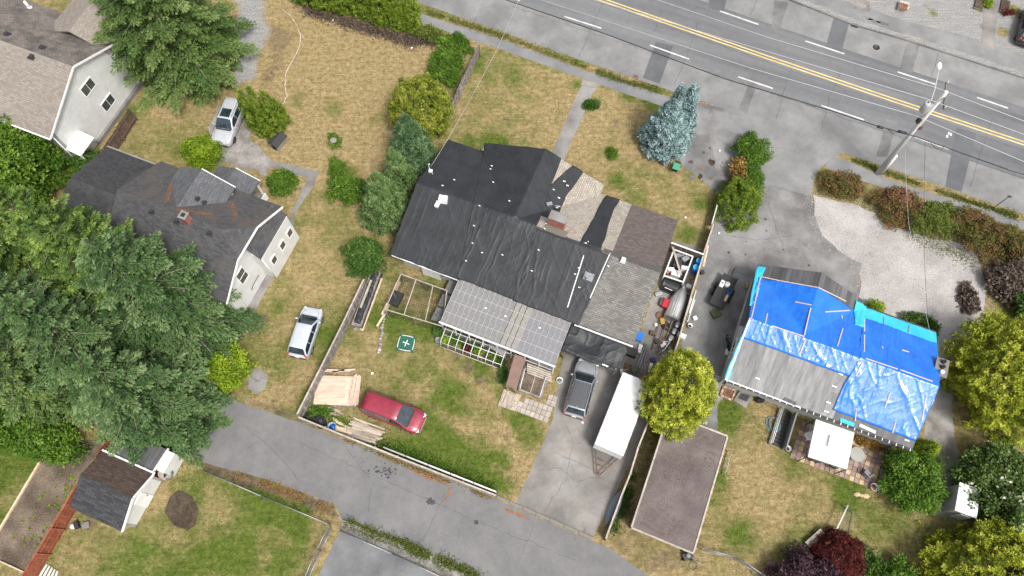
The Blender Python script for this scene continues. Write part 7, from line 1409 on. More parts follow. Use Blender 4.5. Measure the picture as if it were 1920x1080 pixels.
for i in range(4):
    A_, B_ = t4[i], t4[(i + 1) % 4]; a2, b2 = v4[i] - Vector((0, 0, .1)), v4[(i + 1) % 4] - Vector((0, 0, .1)); nseg = 6; vs = []
    for r_ in range(nseg + 1):
        for s in range(nseg + 1): lo = A_.lerp(B_, s / nseg); hi = a2.lerp(b2, s / nseg); p = lo.lerp(hi, r_ / nseg); vs.append(p - Vector((0, 0, .10 * math.sin(math.pi * r_ / nseg) * (1 - abs(2 * s / nseg - 1) * .6))))
    MB().mesh(vs, [(r_ * 7 + s, r_ * 7 + s + 1, (r_ + 1) * 7 + s + 1, (r_ + 1) * 7 + s) for r_ in range(nseg) for s in range(nseg)], True).build('canopy', m_can, gz)
    MB().face([A_, B_, B_ - Vector((0, 0, .22)), A_ - Vector((0, 0, .22))]).build('valance', m_can, gz); MB().face([v4[i], v4[(i + 1) % 4], pk]).build('vent_cap', m_can, gz)
    MB().tube([Vector((A_.x, A_.y, 0)) * 1.0 + (cg - A_) * .03 * Vector((1, 1, 0)).length * 0, A_ - Vector((0, 0, .02))], .035, 8).build('pole', m_dsteel, gz); MB().tube([A_ - Vector((0, 0, .06)), B_ - Vector((0, 0, .06))], .025, 6).build('frame_bar', m_dsteel, gz)
def chair(label, px, py, rz, mat, group=None, s=1.0, name='patio_chair'):
    q = P(px, py); t_ = thing(name, label, 'chair', q, rz, group); m_ = wm(t_)
    MB().box((0, 0, .42 * s), (.5 * s, .5 * s, .06)).build('seat', mat, t_, world=False, bevel=.015); MB().box((-.24 * s, 0, .68 * s), (.06, .5 * s, .5 * s), ry=-.2).build('backrest', mat, t_, world=False, bevel=.015)
    for x in (-.2, .2):
        for y in (-.2, .2): MB().beam((x * s, y * s, 0), (x * s, y * s, .4 * s), .05, .05).build('leg', mat, t_, world=False)
    for y in (-.26, .26): MB().beam((-.2 * s, y * s, .62 * s), (.22 * s, y * s, .62 * s), .06, .04).build('armrest', mat, t_, world=False)
    return t_
chair('white plastic chair beside the gazebo', 1512, 820, R(200), m_white); chair('white chair tucked behind the gazebo pole', 1521, 806, R(150), MP('pale_chair', (.5, .53, .55), .4)); chair('grey chair standing alone on the patio tiles', 1622, 890, R(40), m_grey)
chair('black mesh chair under the gazebo edge near the round table', 1557, 872, R(68), m_dark, None, 1.15); chair('black mesh chair under the gazebo edge near the railing', 1524, 861, R(68), m_dark, None, 1.15)
tb = thing('round_table', 'round pale glass table beside the gazebo', 'table', P(1607, 852)); MB().lathe(P(1607, 852, .7), [(.55, 0), (.55, .03)], 24).build('top', MP('frosted_glass', (.33, .33, .30), .12), tb); MB().lathe(P(1607, 852), [(.3, 0), (.28, .04), (.05, .06), (.05, .69)], 14).build('leg', m_dsteel, tb)
def pot(label, px, py, r_, h_, mat, inner=None, group=None): t_ = thing('plant_pot', label, 'pot', P(px, py), 0, group); MB().lathe(P(px, py), [(r_ * .75, 0), (r_, h_), (r_ * 1.05, h_), (r_ * .9, h_ + .01), (r_ * .82, h_ * .8)], 18).build('pot', mat, t_); MB().lathe(P(px, py, h_ * .8), [(r_ * .83, 0), (.01, .02)], 14).build('soil', inner or m_soil_d, t_)
pot('white rimmed round pot at the patio corner', 1637, 914, .30, .3, m_white, m_brick); pot('white pot at the edge of the corner tree', 1660, 856, .2, .35, m_white); pot('white pot on the concrete edge beside the railing', 1476, 842, .22, .3, m_white); pot('dark pot against the grey sheet roof house wall', 1423, 750, .32, .35, m_dark, m_black); pot('white round pot on the slatted shelf side', 985, 728, .16, .25, m_white); pot('white bowl on the concrete beside the soil bed', 1049, 714, .26, .2, m_white, m_grey)
for (px, py, r_) in ((1607, 927, .22), (1616, 929, .16), (1623, 930, .24)): m = MB().lathe((0, 0, 0), [(r_, 0), (r_ * .95, .06), (.02, .07)], 7); o = m.build('stepping_stone', mt3[1], None, world=False); q = P(px, py); o.location = (q.x, q.y, 0); o.scale = (1.3, .85, 1); tag(o, 'yellow stepping stone on the lawn by the patio', 'stone', 'stepping stones by the patio')
st = thing('stairwell', 'sunken stairs with grey railing beside the patio', 'stairs', P(1472, 812)); a, b = P(1482, 776), P(1462, 842); d = (b - a).normalized(); n_ = Vector((d.y, -d.x, 0))
for i in range(10): MB().beam(a + d * (.3 * i) + n_ * .75 + Vector((0, 0, .05 + .0 * i)), a + d * (.3 * i) - n_ * .05 + Vector((0, 0, .05)), .26, .06 + .018 * i).build('step', m_dsteel, st)
MB().beam(a - n_ * .15 + Vector((0, 0, .55)), b - n_ * .15 + Vector((0, 0, .55)), .1, 1.1).build('side_wall', m_grey, st); MB().beam(a + n_ * .85 + Vector((0, 0, .12)), b + n_ * .85 + Vector((0, 0, .12)), .2, .24).build('kerb_wall', m_conc, st)
for z_ in (.5, .95): MB().tube([a + n_ * .85 + Vector((0, 0, z_)), b + n_ * .85 + Vector((0, 0, z_))], .025, 6).build('rail', m_whitet, st)
for i in range(9): q = a.lerp(b, i / 8) + n_ * .85; MB().tube([q, q + Vector((0, 0, .95))], .018, 6).build('baluster', m_whitet, st)
pts = []
for i in range(46): q = P(1449 + 11 * math.cos(i * .62) + 3 * math.sin(i * .21), 796 + 14 * math.sin(i * .62 + .4)); pts.append(q + Vector((0, 0, .03 + .003 * i)))
tag(MB().tube(pts, .022, 6).build('garden_hose', MP('pale_blue_hose', (.14, .30, .40), .5)), 'coiled pale blue hose on the grass by the stairs', 'hose')
bk = thing('brick_planter', 'low brick edged planter at the house corner', 'planter', P(1362, 738)); q4 = [P(1350, 742), P(1356, 726), P(1378, 733), P(1371, 751)]; MB().prism([tuple(p) for p in (q4[0], q4[3], q4[2], q4[1])], .004, .12).build('soil', m_rust, bk)
for i in range(4):
    for k in range(3): A_, B_ = q4[i], q4[(i + 1) % 4]; MB().beam(A_.lerp(B_, k / 3 + .02) + Vector((0, 0, .1)), A_.lerp(B_, (k + 1) / 3 - .02) + Vector((0, 0, .1)), .14, .2).build('brick', mt3[(i + k) % 2], bk)
ld = thing('door_landing', 'concrete landing with dark mat below the grey sheet roof', 'landing', P(1390, 750)); MB().prism([tuple(P(*p)) for p in ((1374, 752), (1398, 766), (1411, 742), (1386, 733))], 0, .16).build('slab', m_conc, ld); MB().prism([tuple(P(*p, .16)) for p in ((1384, 747), (1400, 753), (1406, 742), (1390, 737))], .16, .18).build('mat', m_dark, ld)
go = thing('football_goal', 'small lightweight goal with white bar and net frame on the lawn', 'goal', P(1575, 968)); F = [P(1580, 950), P(1560, 992)]; Bk = [P(1597, 962), P(1590, 1000)]
MB().tube([F[0], F[0] + Vector((0, 0, .9)), F[1] + Vector((0, 0, .9)), F[1]], .05, 8).build('front_frame', m_whitet, go); MB().tube([F[0], Bk[0], Bk[1], F[1]], .04, 6).build('base_frame', m_dark, go)
for i in (0, 1): MB().tube([F[i] + Vector((0, 0, .9)), Bk[i]], .022, 6).build('stay', m_dark, go)
nw = MB()
for i in range(13): f = i / 12; nw.tube([F[0].lerp(F[1], f) + Vector((0, 0, .9)), Bk[0].lerp(Bk[1], f)], .004, 3, cap=False)
for i in range(8): f = i / 7; nw.tube([(F[0] + Vector((0, 0, .9))).lerp(Bk[0], f), (F[1] + Vector((0, 0, .9))).lerp(Bk[1], f)], .004, 3, cap=False)
tag(nw.build('net', m_grey, go), kind='stuff')
g2 = thing('football_goal', 'small green framed goal folded against the flat brown roof', 'goal', P(1360, 868)); F = [P(1362, 846), P(1352, 888)]; E_ = [P(1372, 845, .7), P(1362, 884, .7)]
MB().tube([F[0], E_[0], E_[1], F[1]], .03, 8).build('frame', MP('pale_green_tube', (.30, .42, .36), .4), g2); MB().tube([F[0], F[1]], .03, 8).build('base_bar', m_dark, g2)
bn = thing('garden_bench', 'plain wooden plank bench beside the red maple', 'bench', P(1528, 1010)); A_, B_ = P(1543, 996, .45), P(1514, 1022, .45); sd_ = (B_ - A_).cross(Vector((0, 0, 1))).normalized()
for k in (-.13, .13): MB().beam(A_ + sd_ * k, B_ + sd_ * k, .22, .06).build('plank', m_wood_p, bn)
for f in (.15, .85):
    for k in (-.13, .13): q = A_.lerp(B_, f) + sd_ * k; MB().beam(Vector((q.x, q.y, 0)), q - Vector((0, 0, .03)), .1, .1).build('leg', m_wood_g, bn)
mw = thing('push_mower', 'old dark push mower below the flat brown roof corner', 'mower', P(1290, 1044)); q = P(1288, 1042); MB().box(q + Vector((0, 0, .25)), (.75, .5, .22), .4).build('deck', m_dsteel, mw, bevel=.04); MB().lathe(q + Vector((0, 0, .36)), [(.18, 0), (.16, .18), (.05, .2)], 12).build('engine', m_grey, mw)
for dx, dy in ((.3, .28), (-.3, .28), (.3, -.28), (-.3, -.28)): MB().tube([q + Vector((dx, dy, .14)), q + Vector((dx, dy * 1.2, .14))], .14, 12).build('wheel', m_black, mw)
MB().tube([q + Vector((-.1, .2, .3)), P(1312, 1050, .8), P(1314, 1056, .8), q + Vector((-.1, -.2, .3))], .022, 6).build('handle', m_steel, mw)
tag(MB().tube([P(1299, 1060, .03) + Vector((.28 * math.cos(a * .33), .28 * math.sin(a * .33), 0)) for a in range(20)], .015, 5).build('wire_hoop', m_dsteel), 'thin wire hoop lying on the dry grass', 'hoop')
sw = thing('timber_sleeper', 'grey sleeper wall edging the patio corner', 'edging', P(1652, 905)); MB().beam(P(1655, 880, .15), P(1650, 925, .15), .3, .3).build('sleeper', m_oldconc, sw); MB().beam(P(1658, 838, .2), P(1668, 870, .2), .22, .4).build('sleeper', m_dsteel, sw)
# ------------------------------------------------------------------ clutter beside the tarped house
wb = thing('timber_bin', 'white framed open bin full of scrap beside the brown roof', 'bin', P(1272, 500)); q4 = [P(1264, 468, .9), P(1299, 481, .9), P(1281, 529, .9), P(1245, 517, .9)]
for i in range(4):
    A_, B_ = q4[i], q4[(i + 1) % 4]; MB().beam(A_, B_, .1, .1).build('top_rail', m_whitet, wb); MB().beam(Vector((A_.x, A_.y, 0)), A_, .1, .1).build('post', m_whitet, wb); MB().beam(Vector((A_.x, A_.y, .4)), Vector((B_.x, B_.y, .4)), .03, .8).build('side_panel', m_dark, wb)
MB().beam(P(1261, 462, 1.0), P(1277, 516, .95), .16, .05).build('plank', m_wood_p, wb)
sc = [(1268, 512, .75, .5, m_white), (1258, 505, .5, .3, m_white), (1277, 478, .9, .35, m_grey), (1285, 486, .6, .4, m_steel), (1250, 511, .3, .3, m_brick), (1270, 495, .8, .6, m_dark), (1283, 505, .3, .6, m_whitet)]
for k, (px, py, a, b, mt_) in enumerate(sc): c = P(px, py, .5); MB().box(Vector((c.x, c.y, .28 + .03 * k)), (a, b, .5 + .05 * k), ANG + .3 * k).build('scrap', mt_, wb)
for k, (px, py, lb) in enumerate(((1311, 492, 'bright blue barrel nearest the screen fence'), (1305, 504, 'bright blue barrel farther from the screen fence'))): q = P(px - 4, py + 5); t_ = thing('blue_barrel', lb, 'barrel', q, 0, 'blue barrels by the screen fence'); MB().lathe(q, [(.26, 0), (.28, .05), (.29, .3), (.285, .33), (.29, .6), (.28, .84), (.26, .86)], 18).build('barrel', m_bluep, t_); MB().lathe(q + Vector((0, 0, .86)), [(.27, 0), (.27, .03), (.24, .03), (.02, .02)], 18).build('lid', MP('light_blue_lid', (.03, .36, .78), .4), t_)
cv = thing('truck_canopy', 'black rounded canopy lying between the timber bin and boat', 'canopy', P(1254, 535)); A_, B_ = P(1241, 532), P(1272, 545); d = B_ - A_; vs = []
for i in range(9):
    for j in range(9): an = math.pi * j / 8; p = A_ + d * (i / 8) + V * (.55 * math.cos(an)); vs.append(p + Vector((0, 0, .12 + .62 * max(0, math.sin(an)) ** .6)))
MB().mesh(vs, [(i * 9 + j, (i + 1) * 9 + j, (i + 1) * 9 + j + 1, i * 9 + j + 1) for i in range(8) for j in range(8)] + [tuple(range(8, -1, -1)), tuple(72 + j for j in range(9))], True).build('shell', MP('black_gelcoat', (.02, .022, .023), .3), cv)
MB().beam(A_ - V * .6 + Vector((0, 0, .06)), B_ - V * .6 + Vector((0, 0, .06)), .06, .12).build('trim', m_dsteel, cv); MB().beam(A_ + d * .2 - V * .45 + Vector((0, 0, .55)), A_ + d * .65 - V * .45 + Vector((0, 0, .55)), .05, .03).build('light_bar', m_white, cv)
boxthing('red_cooler', 'red box with white panel beside the upturned boat', 'box', P(1247, 572), (.5, .75, .5), m_redp); boxthing('wooden_crate', 'dark wooden crate next to the red box', 'crate', P(1240, 568), (.3, .7, .4), m_wood_b)
tag(MB().lathe(P(1237, 592), [(.32, 0), (.34, .1), (.30, .12), (.1, .1)], 20).build('wheel_rim', m_rust), 'rusty wheel lying on the concrete beside the boat', 'wheel')
for k, (px, py, lb) in enumerate(((1269, 612, 'grey gas bottle closest to the boat stern'), (1263, 624, 'middle grey gas bottle in the row'), (1256, 637, 'grey gas bottle farthest from the boat'))): t_ = thing('gas_bottle', lb, 'gas bottle', P(px, py), 0, 'grey gas bottles'); MB().lathe(P(px, py), [(.2, 0), (.23, .06), (.23, .55), (.17, .68), (.08, .72)], 16).build('bottle', m_grey, t_); MB().lathe(P(px, py, .72), [(.13, 0), (.13, .1), (.1, .1)], 12).build('collar', m_steel, t_)
tyre('black tyre standing in the clutter below the boat', 1248, 612, .34); 
for k, (p, q, lb, mt_, r_) in enumerate((((1210, 644), (1188, 704), 'long steel pipe leaning across the yard clutter', m_steel, .05), ((1213, 646), (1193, 706), 'second long steel pipe in the yard clutter', m_steel, .05), ((1216, 655), (1198, 706), 'thin steel rod beside the long pipes', m_steel, .03), ((1239, 595), (1222, 655), 'orange brown pole beside the boat trailer', m_rust, .04), ((1262, 600), (1243, 650), 'pale straight pole below the boat', m_wood_p, .03))): tag(MB().tube([P(*p, .25), P(*q, .12)], r_, 8).build('pipe', mt_), lb, 'pipe', 'pipes and poles in the side yard')
lad = thing('ladder', 'white aluminium ladder lying along the side fence', 'ladder', P(1290, 590)); 
for (p, q) in (((1303, 562), (1289, 604)), ((1297, 560), (1283, 602))): MB().beam(P(*p, .12), P(*q, .12), .06, .05).build('rail', m_whitet, lad)
for i in range(9): f = (i + .5) / 9; MB().beam(P(1303 - 14 * f, 562 + 42 * f, .12), P(1297 - 14 * f, 560 + 42 * f, .12), .04, .03).build('rung', m_steel, lad)
def debris(label, px, py, sz, mat, rz=0.3, name='scrap_item', cat='scrap', group=None): return boxthing(name, label, cat, P(px, py), sz, mat, rz, group)
debris('white bucket shaped block by the side fence', 1302, 598, (.32, .32, .3), m_white); pot('white empty pot near the side fence', 1293, 612, .2, .25, m_white, m_black)
debris('white panel leaning in the side yard clutter', 1276, 632, (.7, .4, .5), m_whitet, -.5, 'screen_board', 'panel'); debris('blue open crate at the eave corner', 1199, 633, (.45, .75, .3), m_bluep, ANG, 'blue_crate', 'crate'); debris('dark grey lidded bin under the eave', 1183, 663, (.85, .65, .6), m_dark, ANG, 'storage_bin', 'bin')
debris('red plastic can beside the covered trailer', 1206, 710, (.2, .5, .35), m_redp, R(-15), 'fuel_can', 'can'); debris('white slab standing beside the covered trailer', 1218, 692, (.25, .75, .5), m_white, R(-15), 'white_slab', 'slab'); debris('long orange board leaning on the side fence', 1323, 480, (.18, 2.0, .05), m_wood_n, R(-17), 'board', 'board'); debris('dark blue drum lid in the clutter', 1224, 676, (.35, .35, .3), MP('navy', (.02, .03, .12), .4), .2, 'navy_bin', 'bin')
ch2 = thing('garden_chair', 'tipped white garden chair in the side yard clutter', 'chair', P(1245, 652)); MB().tube([P(1232, 664, .05), P(1246, 655, .5), P(1256, 641, .55), P(1244, 640, .3), P(1240, 652, .1)], .03, 6).build('frame', m_white, ch2); MB().slab([P(1241, 652, .4), P(1250, 645, .45), P(1246, 641, .35), P(1238, 647, .3)], .04).build('seat', m_whitet, ch2)
rk = thing('steel_rack', 'rusty steel rack standing in the side yard clutter', 'rack', P(1212, 690)); 
for (a, b) in (((1208, 672), (1204, 700)), ((1217, 674), (1212, 702))): MB().tube([P(*a), P(*a, .8), P(*b, .8), P(*b)], .025, 6).build('frame', m_rust, rk)
for f in (.2, .5, .8): MB().beam(P(1208 - 4 * f, 672 + 28 * f, .8), P(1217 - 5 * f, 674 + 28 * f, .8), .04, .03).build('bar', m_rust, rk)
mc_ = thing('mini_motorbike', 'small black motorbike beside the blue tarp house wall', 'motorbike', P(1363, 645)); q = P(1363, 645)
for dx, dy in ((0, .42), (0, -.42)):
    wl = MB().lathe((0, 0, 0), [(.1, -.05), (.24, -.06), (.26, 0), (.24, .06), (.1, .05)], 16); wl.v = [(p[2] + q.x + dx, p[0] + q.y + dy, p[1] + .26) for p in wl.v]; wl.build('wheel', m_black, mc_)
MB().box(q + Vector((0, 0, .42)), (.16, .6, .22)).build('frame', m_dark, mc_, bevel=.04); MB().box(q + Vector((0, -.2, .58)), (.2, .45, .08)).build('seat', m_black, mc_, bevel=.03); MB().tube([q + Vector((-.32, .32, .75)), q + Vector((0, .38, .7)), q + Vector((.32, .32, .75))], .02, 6).build('handlebar', m_steel, mc_); MB().box(q + Vector((.12, 0, .3)), (.1, .6, .06)).build('exhaust', m_steel, mc_)
debris('white box on the asphalt below the motorbike', 1362, 661, (.25, .5, .25), m_whitet, R(-20), 'white_box', 'box'); debris('camouflage green heap behind the black trailer', 1341, 590, (.7, .6, .35), MP('camo_green', (.10, .12, .05), .8, dirt=.3), .4, 'camo_cover', 'cover'); debris('small yellow black box by the blue tarp house wall', 1399, 537, (.2, .45, .3), MP('dull_yellow', (.4, .28, .04), .5), R(-15), 'tool_box', 'box')
# carport tarp of the tarped house
cpo = thing('timber_carport', 'timber carport frame under the sagging black tarp', 'carport', xy(0, 17.6, 0)); 
for u in (-2.5, 1.6):
    for v in (16.95, 18.9): MB().beam(xy(u, v, 0), xy(u, v, 2.25), .1, .1).build('post', m_wood_g, cpo)
MB().beam(xy(-2.7, 16.9, 2.25), xy(1.0, 16.9, 2.25), .1, .16).build('beam', m_white, cpo); MB().beam(xy(-2.7, 18.9, 2.28), xy(1.8, 18.9, 2.28), .08, .1).build('beam', m_wood_g, cpo)
zt = lambda u, v: 2.36 + (np.asarray(v) - 16.5) * .06 - .28 * np.exp(-((np.asarray(u) + .9) / 1.0) ** 2 - ((np.asarray(v) - 17.9) / .7) ** 2) - .22 * np.exp(-((np.asarray(u) - 1.2) / .9) ** 2 - ((np.asarray(v) - 17.2) / .8) ** 2) - .3 * np.clip(np.asarray(u) - 1.3, 0, 1)
tag(tarp_sheet('carport_tarp', [(16.75, -2.75, 1.7), (17.6, -2.75, 1.9), (18.95, -2.75, 2.0)], zt, m_tarpk, None, .10, 91, lift=.04, fold=(1.2, 1.0)), 'sagging black tarp stretched above the grey wagon', 'tarp')
tag(MB().lathe(P(627, 268), [(.18, 0), (.12, .1), (.16, .35), (.3, .42), (.28, .46), (.05, .4)], 16).build('bird_bath', m_conc), 'pale stone bird bath in the green creeper', 'bird bath')
wbn = thing('wheelie_bin', 'green lidded bin at the foot of the blue spruce', 'bin', P(1268, 312)); MB().box(P(1268, 312, .45), (.5, .6, .9), ANG).build('body', m_dark, wbn, bevel=.03); MB().box(P(1268, 312, .94), (.56, .66, .08), ANG).build('lid', MP('green_lid', (.05, .30, .18), .5), wbn, bevel=.02)
for k, (px, py, lb) in enumerate(((452, 532, 'white crumpled bag on the lawn below the side walk'), (1092, 792, 'white cup on the concrete drive'), (772, 90, 'white bag at the end of the cedar hedge'), (625, 38, 'white scrap below the cedar hedge'), (698, 700, 'white scrap on the grass beside the plywood stack'), (1285, 408, 'white scrap on the dry front lawn'), (1349, 283, 'white scrap on the dark driveway end'), (1348, 437, 'white rag at the hedge end'))): m = MB().lathe((0, 0, 0), [(.09, 0), (.1, .05), (.05, .08), (.02, .07)], 7); m.v = [(x * random.uniform(.7, 1.4), y * random.uniform(.7, 1.4), z) for x, y, z in m.v]; o = m.build('litter', m_white, None, world=False); q = P(px, py); o.location = (q.x, q.y, .012); tag(o, lb, 'litter')
wbx = thing('barrel_stump', 'pale round drum beside the white garden shed', 'drum', P(318, 893)); MB().lathe(P(316, 890), [(.42, 0), (.45, .4), (.42, .85), (.38, .86), (.36, .8)], 16).build('drum', m_wood_p, wbx); MB().lathe(P(316, 890, .8), [(.37, 0), (.02, .01)], 14).build('lid', m_conc, wbx)
for k in range(5): tag(MB().tube([P(70 + 8 * k, 1088, .1), P(88 + 5 * k, 1058 + 3 * k, .1)], .07, 8).build('white_pipe', m_white), 'white plastic pipe lying beside the reddish fence', 'pipe', 'white pipes by the reddish fence')
debris('small dark machine on the grass below the shed eave', 147, 985, (.3, .5, .4), m_dark, .5, 'pump', 'pump'); tag(MB().lathe(P(140, 987), [(.2, 0), (.2, .3), (.02, .35)], 14).build('drum_lid', m_white), 'white round cap beside the dark machine', 'cap'); debris('pale concrete block beside the dark machine', 163, 985, (.5, .45, .25), m_conc, .3, 'concrete_block', 'block')
# edging line across the big dry lawn
pts = [P(*p, .03) for p in ((525, 15), (545, 30), (558, 50), (564, 70), (560, 92), (548, 115), (536, 138), (534, 160), (538, 180), (528, 200))]; fine = []
for a, b in zip(pts[:-1], pts[1:]):
    for i in range(4): fine.append(a.lerp(b, i / 4) + Vector((random.uniform(-.04, .04), random.uniform(-.04, .04), 0)))
tag(MB().tube(fine, .05, 5).build('lawn_edging', m_plank), 'pale winding edging strip across the big dry lawn', 'edging')
fb = thing('flower_box', 'brown topped box on the gravel across the road', 'box', P(1694, 12)); MB().box(P(1694, 12, .2), (.95, .9, .4), ANG).build('box', m_wood_p, fb); MB().box(P(1694, 12, .405), (.8, .75, .03), ANG).build('lid', m_rust, fb)
for (p, lb) in (((1836, 6), 'timber edged flower bed left of the far path'), ((1884, 12), 'timber edged flower bed right of the far path')): t_ = thing('flower_bed', lb, 'flower bed', P(*p)); MB().box(P(*p, .08), (.8, 1.6, .16), ANG).build('soil', m_soil_d, t_); MB().box(P(*p, .07) - V * .85, (.9, .08, .2), ANG).build('board', m_wood_g, t_)

# more side-yard clutter
for (px, py, sz, mt_, rz, nm, cat, lb) in ((1255, 656, (.3, .3, .35), m_grey, .2, 'square_bucket', 'bucket', 'grey square bucket below the tipped garden chair'), (1231, 641, (.4, .3, .3), m_dark, .5, 'battery_box', 'box', 'black battery box beside the orange brown pole'), (1224, 626, (.5, .35, .3), m_wood_b, -.2, 'wooden_crate', 'crate', 'brown crate between the eave and the boat'),
        (1229, 610, (.22, .22, .25), m_white, .1, 'paint_tin', 'tin', 'white paint tin beside the rusty wheel'), (1172, 694, (.7, .12, .1), m_wood_p, .4, 'timber_offcut', 'timber', 'timber offcut below the sagging tarp corner'), (1178, 688, (.5, .4, .18), m_rust, -.3, 'rusty_tray', 'tray', 'rusty tray below the lidded bin'), (1190, 694, (.6, .4, .3), MP('dull_green_bag', (.09, .13, .07), .7), .7, 'green_bag', 'bag', 'dull green bag beside the long pipes'),
        (1288, 552, (.4, .2, .2), m_conc, R(-18), 'concrete_block', 'block', 'concrete block at the bow side of the fence'), (1283, 566, (.4, .2, .2), m_conc, R(-14), 'concrete_block', 'block', 'concrete block midway along the boat and fence'), (1279, 580, (.4, .2, .2), m_conc, R(-25), 'concrete_block', 'block', 'concrete block near the stern and fence'), (1234, 552, (.6, .3, .25), m_steel, .3, 'metal_box', 'box', 'grey metal box below the black canopy'), (1241, 604, (.35, .5, .3), MP('mustard', (.35, .24, .05), .6), .1, 'mustard_crate', 'crate', 'mustard crate below the upturned boat'),
        (1199, 655, (.3, .7, .25), m_whitet, R(-20), 'white_trough', 'trough', 'white trough below the blue open crate'), (1228, 690, (.4, .4, .4), m_dark, .3, 'black_bin', 'bin', 'black bin beside the golden conifer edge'), (1222, 708, (.5, .3, .3), m_grey, .6, 'grey_case', 'case', 'grey case between trailer and golden conifer'), (1200, 716, (.3, .3, .3), m_wood_b, .2, 'wooden_box', 'box', 'brown box against the covered trailer end'), (1165, 700, (.25, .6, .3), m_steel, R(10), 'steel_stand', 'stand', 'steel stand by the covered trailer corner'),
        (1316, 512, (.3, .3, .3), m_dark, .2, 'black_crate', 'crate', 'black crate beside the blue barrels'), (1291, 538, (.45, .35, .25), m_white, -.4, 'white_tub', 'tub', 'white tub at the tip of the upturned boat'), (1300, 532, (.3, .5, .2), m_steel, R(-20), 'metal_grille', 'grille', 'metal grille between barrels and fence')):
    debris(lb, px, py, sz, mt_, rz, nm, cat)
for (p, q, lb) in (((1305, 545), (1292, 588), 'white plastic pipe along the inner side fence'), ((1298, 548), (1286, 590), 'second white plastic pipe along the inner side fence')): tag(MB().tube([P(*p, .3), P(*q, .1)], .05, 8).build('plastic_pipe', m_white), lb, 'pipe')
bt = thing('boat_trailer_frame', 'rusty trailer frame poking out below the boat', 'trailer frame', P(1248, 625))
for (p, q) in (((1251, 600), (1232, 662)), ((1272, 602), (1238, 664))): MB().tube([P(*p, .3), P(*q, .3)], .04, 6).build('side_tube', m_rust, bt)
for (p, q) in (((1246, 614), (1262, 618)), ((1240, 634), (1252, 638))): MB().tube([P(*p, .3), P(*q, .3)], .035, 6).build('cross_tube', m_rust, bt)
for p in ((1250, 606), (1268, 610), (1235, 660)): MB().tube([P(*p), P(*p, .3)], .05, 6).build('stand', m_dsteel, bt)
# ------------------------------------------------------------------ utility pole and overhead lines
hp = hgt((1645, 325), (1775, 172)); pb_ = P(1645, 325); ptop = P(1775, 172, hp); pvec = ptop - pb_
up_ = thing('utility_pole', 'tall pale utility pole with transformer, cross arm and street lamp', 'utility pole', pb_)
PZ = lambda z: pb_ + pvec * (z / hp)
MB().tube([pb_, PZ(hp * .5), ptop], [.22, .19, .14], 12).build('pole', M('pale_pole', (.50, .49, .475), (.64, .63, .61), 2, 30, .25, .85, .3, stretch=(3, 3, .3)), up_)
MB().tube([PZ(0) + Vector((.33, -.05, 0)), PZ(2.9) + Vector((.27, -.05, 0))], .14, 10).build('stub', m_whitet, up_); MB().tube([PZ(.2) + Vector((.22, .02, 0)), PZ(hp * .75) + Vector((.19, .02, 0))], .04, 6).build('conduit', m_dark, up_)
dr = (P(1777, 160, hp - .5) - P(1773, 203, hp - .5)); dr.z = 0; dr.normalize(); arm = PZ(hp - .5)
MB().beam(arm - dr * 1.25 + Vector((.15, 0, 0)), arm + dr * 1.25 + Vector((.15, 0, 0)), .11, .14).build('cross_arm', m_wood_g, up_)
for k in (-1.15, 0.2, 1.15): MB().lathe(arm + dr * k + Vector((.15, 0, .07)), [(.05, 0), (.08, .08), (.05, .14), (.07, .2), (.02, .24)], 10).build('insulator', m_stucco, up_)
tz = PZ(hp - 2.0); tp = tz + Vector((-.45, .12, 0)); tfm = MB().lathe(tp, [(.30, -.5), (.33, -.45), (.33, .45), (.30, .5), (.1, .56)], 18).build('transformer', m_stucco, up_)
for k in (-.12, .12): MB().lathe(tp + Vector((k, 0, .5)), [(.05, 0), (.07, .1), (.03, .24)], 8).build('bushing', m_grey, tfm)
MB().beam(tz, tp, .12, .3).build('bracket', m_dsteel, up_); MB().box(PZ(hp - 3.6) + Vector((-.2, .05, 0)), (.3, .3, .5)).build('junction_box', m_dsteel, up_); MB().box(PZ(hp - 4.3) + Vector((.2, -.1, 0)), (.25, .25, .4)).build('junction_box', m_rust, up_)
lh = P(1761, 128, hp - 1.5); l0 = PZ(hp - 3.0); MB().tube([l0, l0.lerp(lh, .5) + Vector((0, 0, .3)), lh], .045, 8).build('lamp_arm', m_stucco, up_)
ld_ = (lh - l0); ld_.z = 0; ld_.normalize(); lm = MB().lathe((0, 0, 0), [(.02, -.06), (.17, -.05), (.2, 0), (.15, .07), (.02, .1)], 14); lm.v = [(lh.x + ld_.x * (p[0] * 1.9 + .25) - ld_.y * p[1], lh.y + ld_.y * (p[0] * 1.9 + .25) + ld_.x * p[1], lh.z + p[2]) for p in lm.v]; lm.build('lamp_head', m_white, up_)
m_wire = MP('bare_wire', (.50, .50, .50), .4, .5); m_cable = MP('black_cable', (.03, .03, .032), .6)
def wire(label, px, mat, r_, extra=60, sag=.0, name='overhead_wire', group='overhead wires along the road'):
    w_ = [P(*p) for p in px]
    if extra: w_ = [w_[0] + (w_[0] - w_[1]).normalized() * extra] + w_ + [w_[-1] + (w_[-1] - w_[-2]).normalized() * extra]
    fine = []
    for a, b in zip(w_[:-1], w_[1:]):
        for i in range(6): f = i / 6; fine.append(a.lerp(b, f) - Vector((0, 0, sag * 4 * f * (1 - f))))
    fine.append(w_[-1]); return tag(MB().tube(fine, r_, 5).build(name, mat), label, 'wire', group)
wire('bare power line on the far end of the cross arm', [(1240, 2, hp - .3), (1440, 70, hp - .3), (1757, 165, hp - .3), (1920, 227, hp - .3)], m_wire, .02); wire('bare power line on the near end of the cross arm', [(1255, 42, hp - .3), (1440, 97, hp - .3), (1743, 187, hp - .3), (1920, 252, hp - .3)], m_wire, .02)
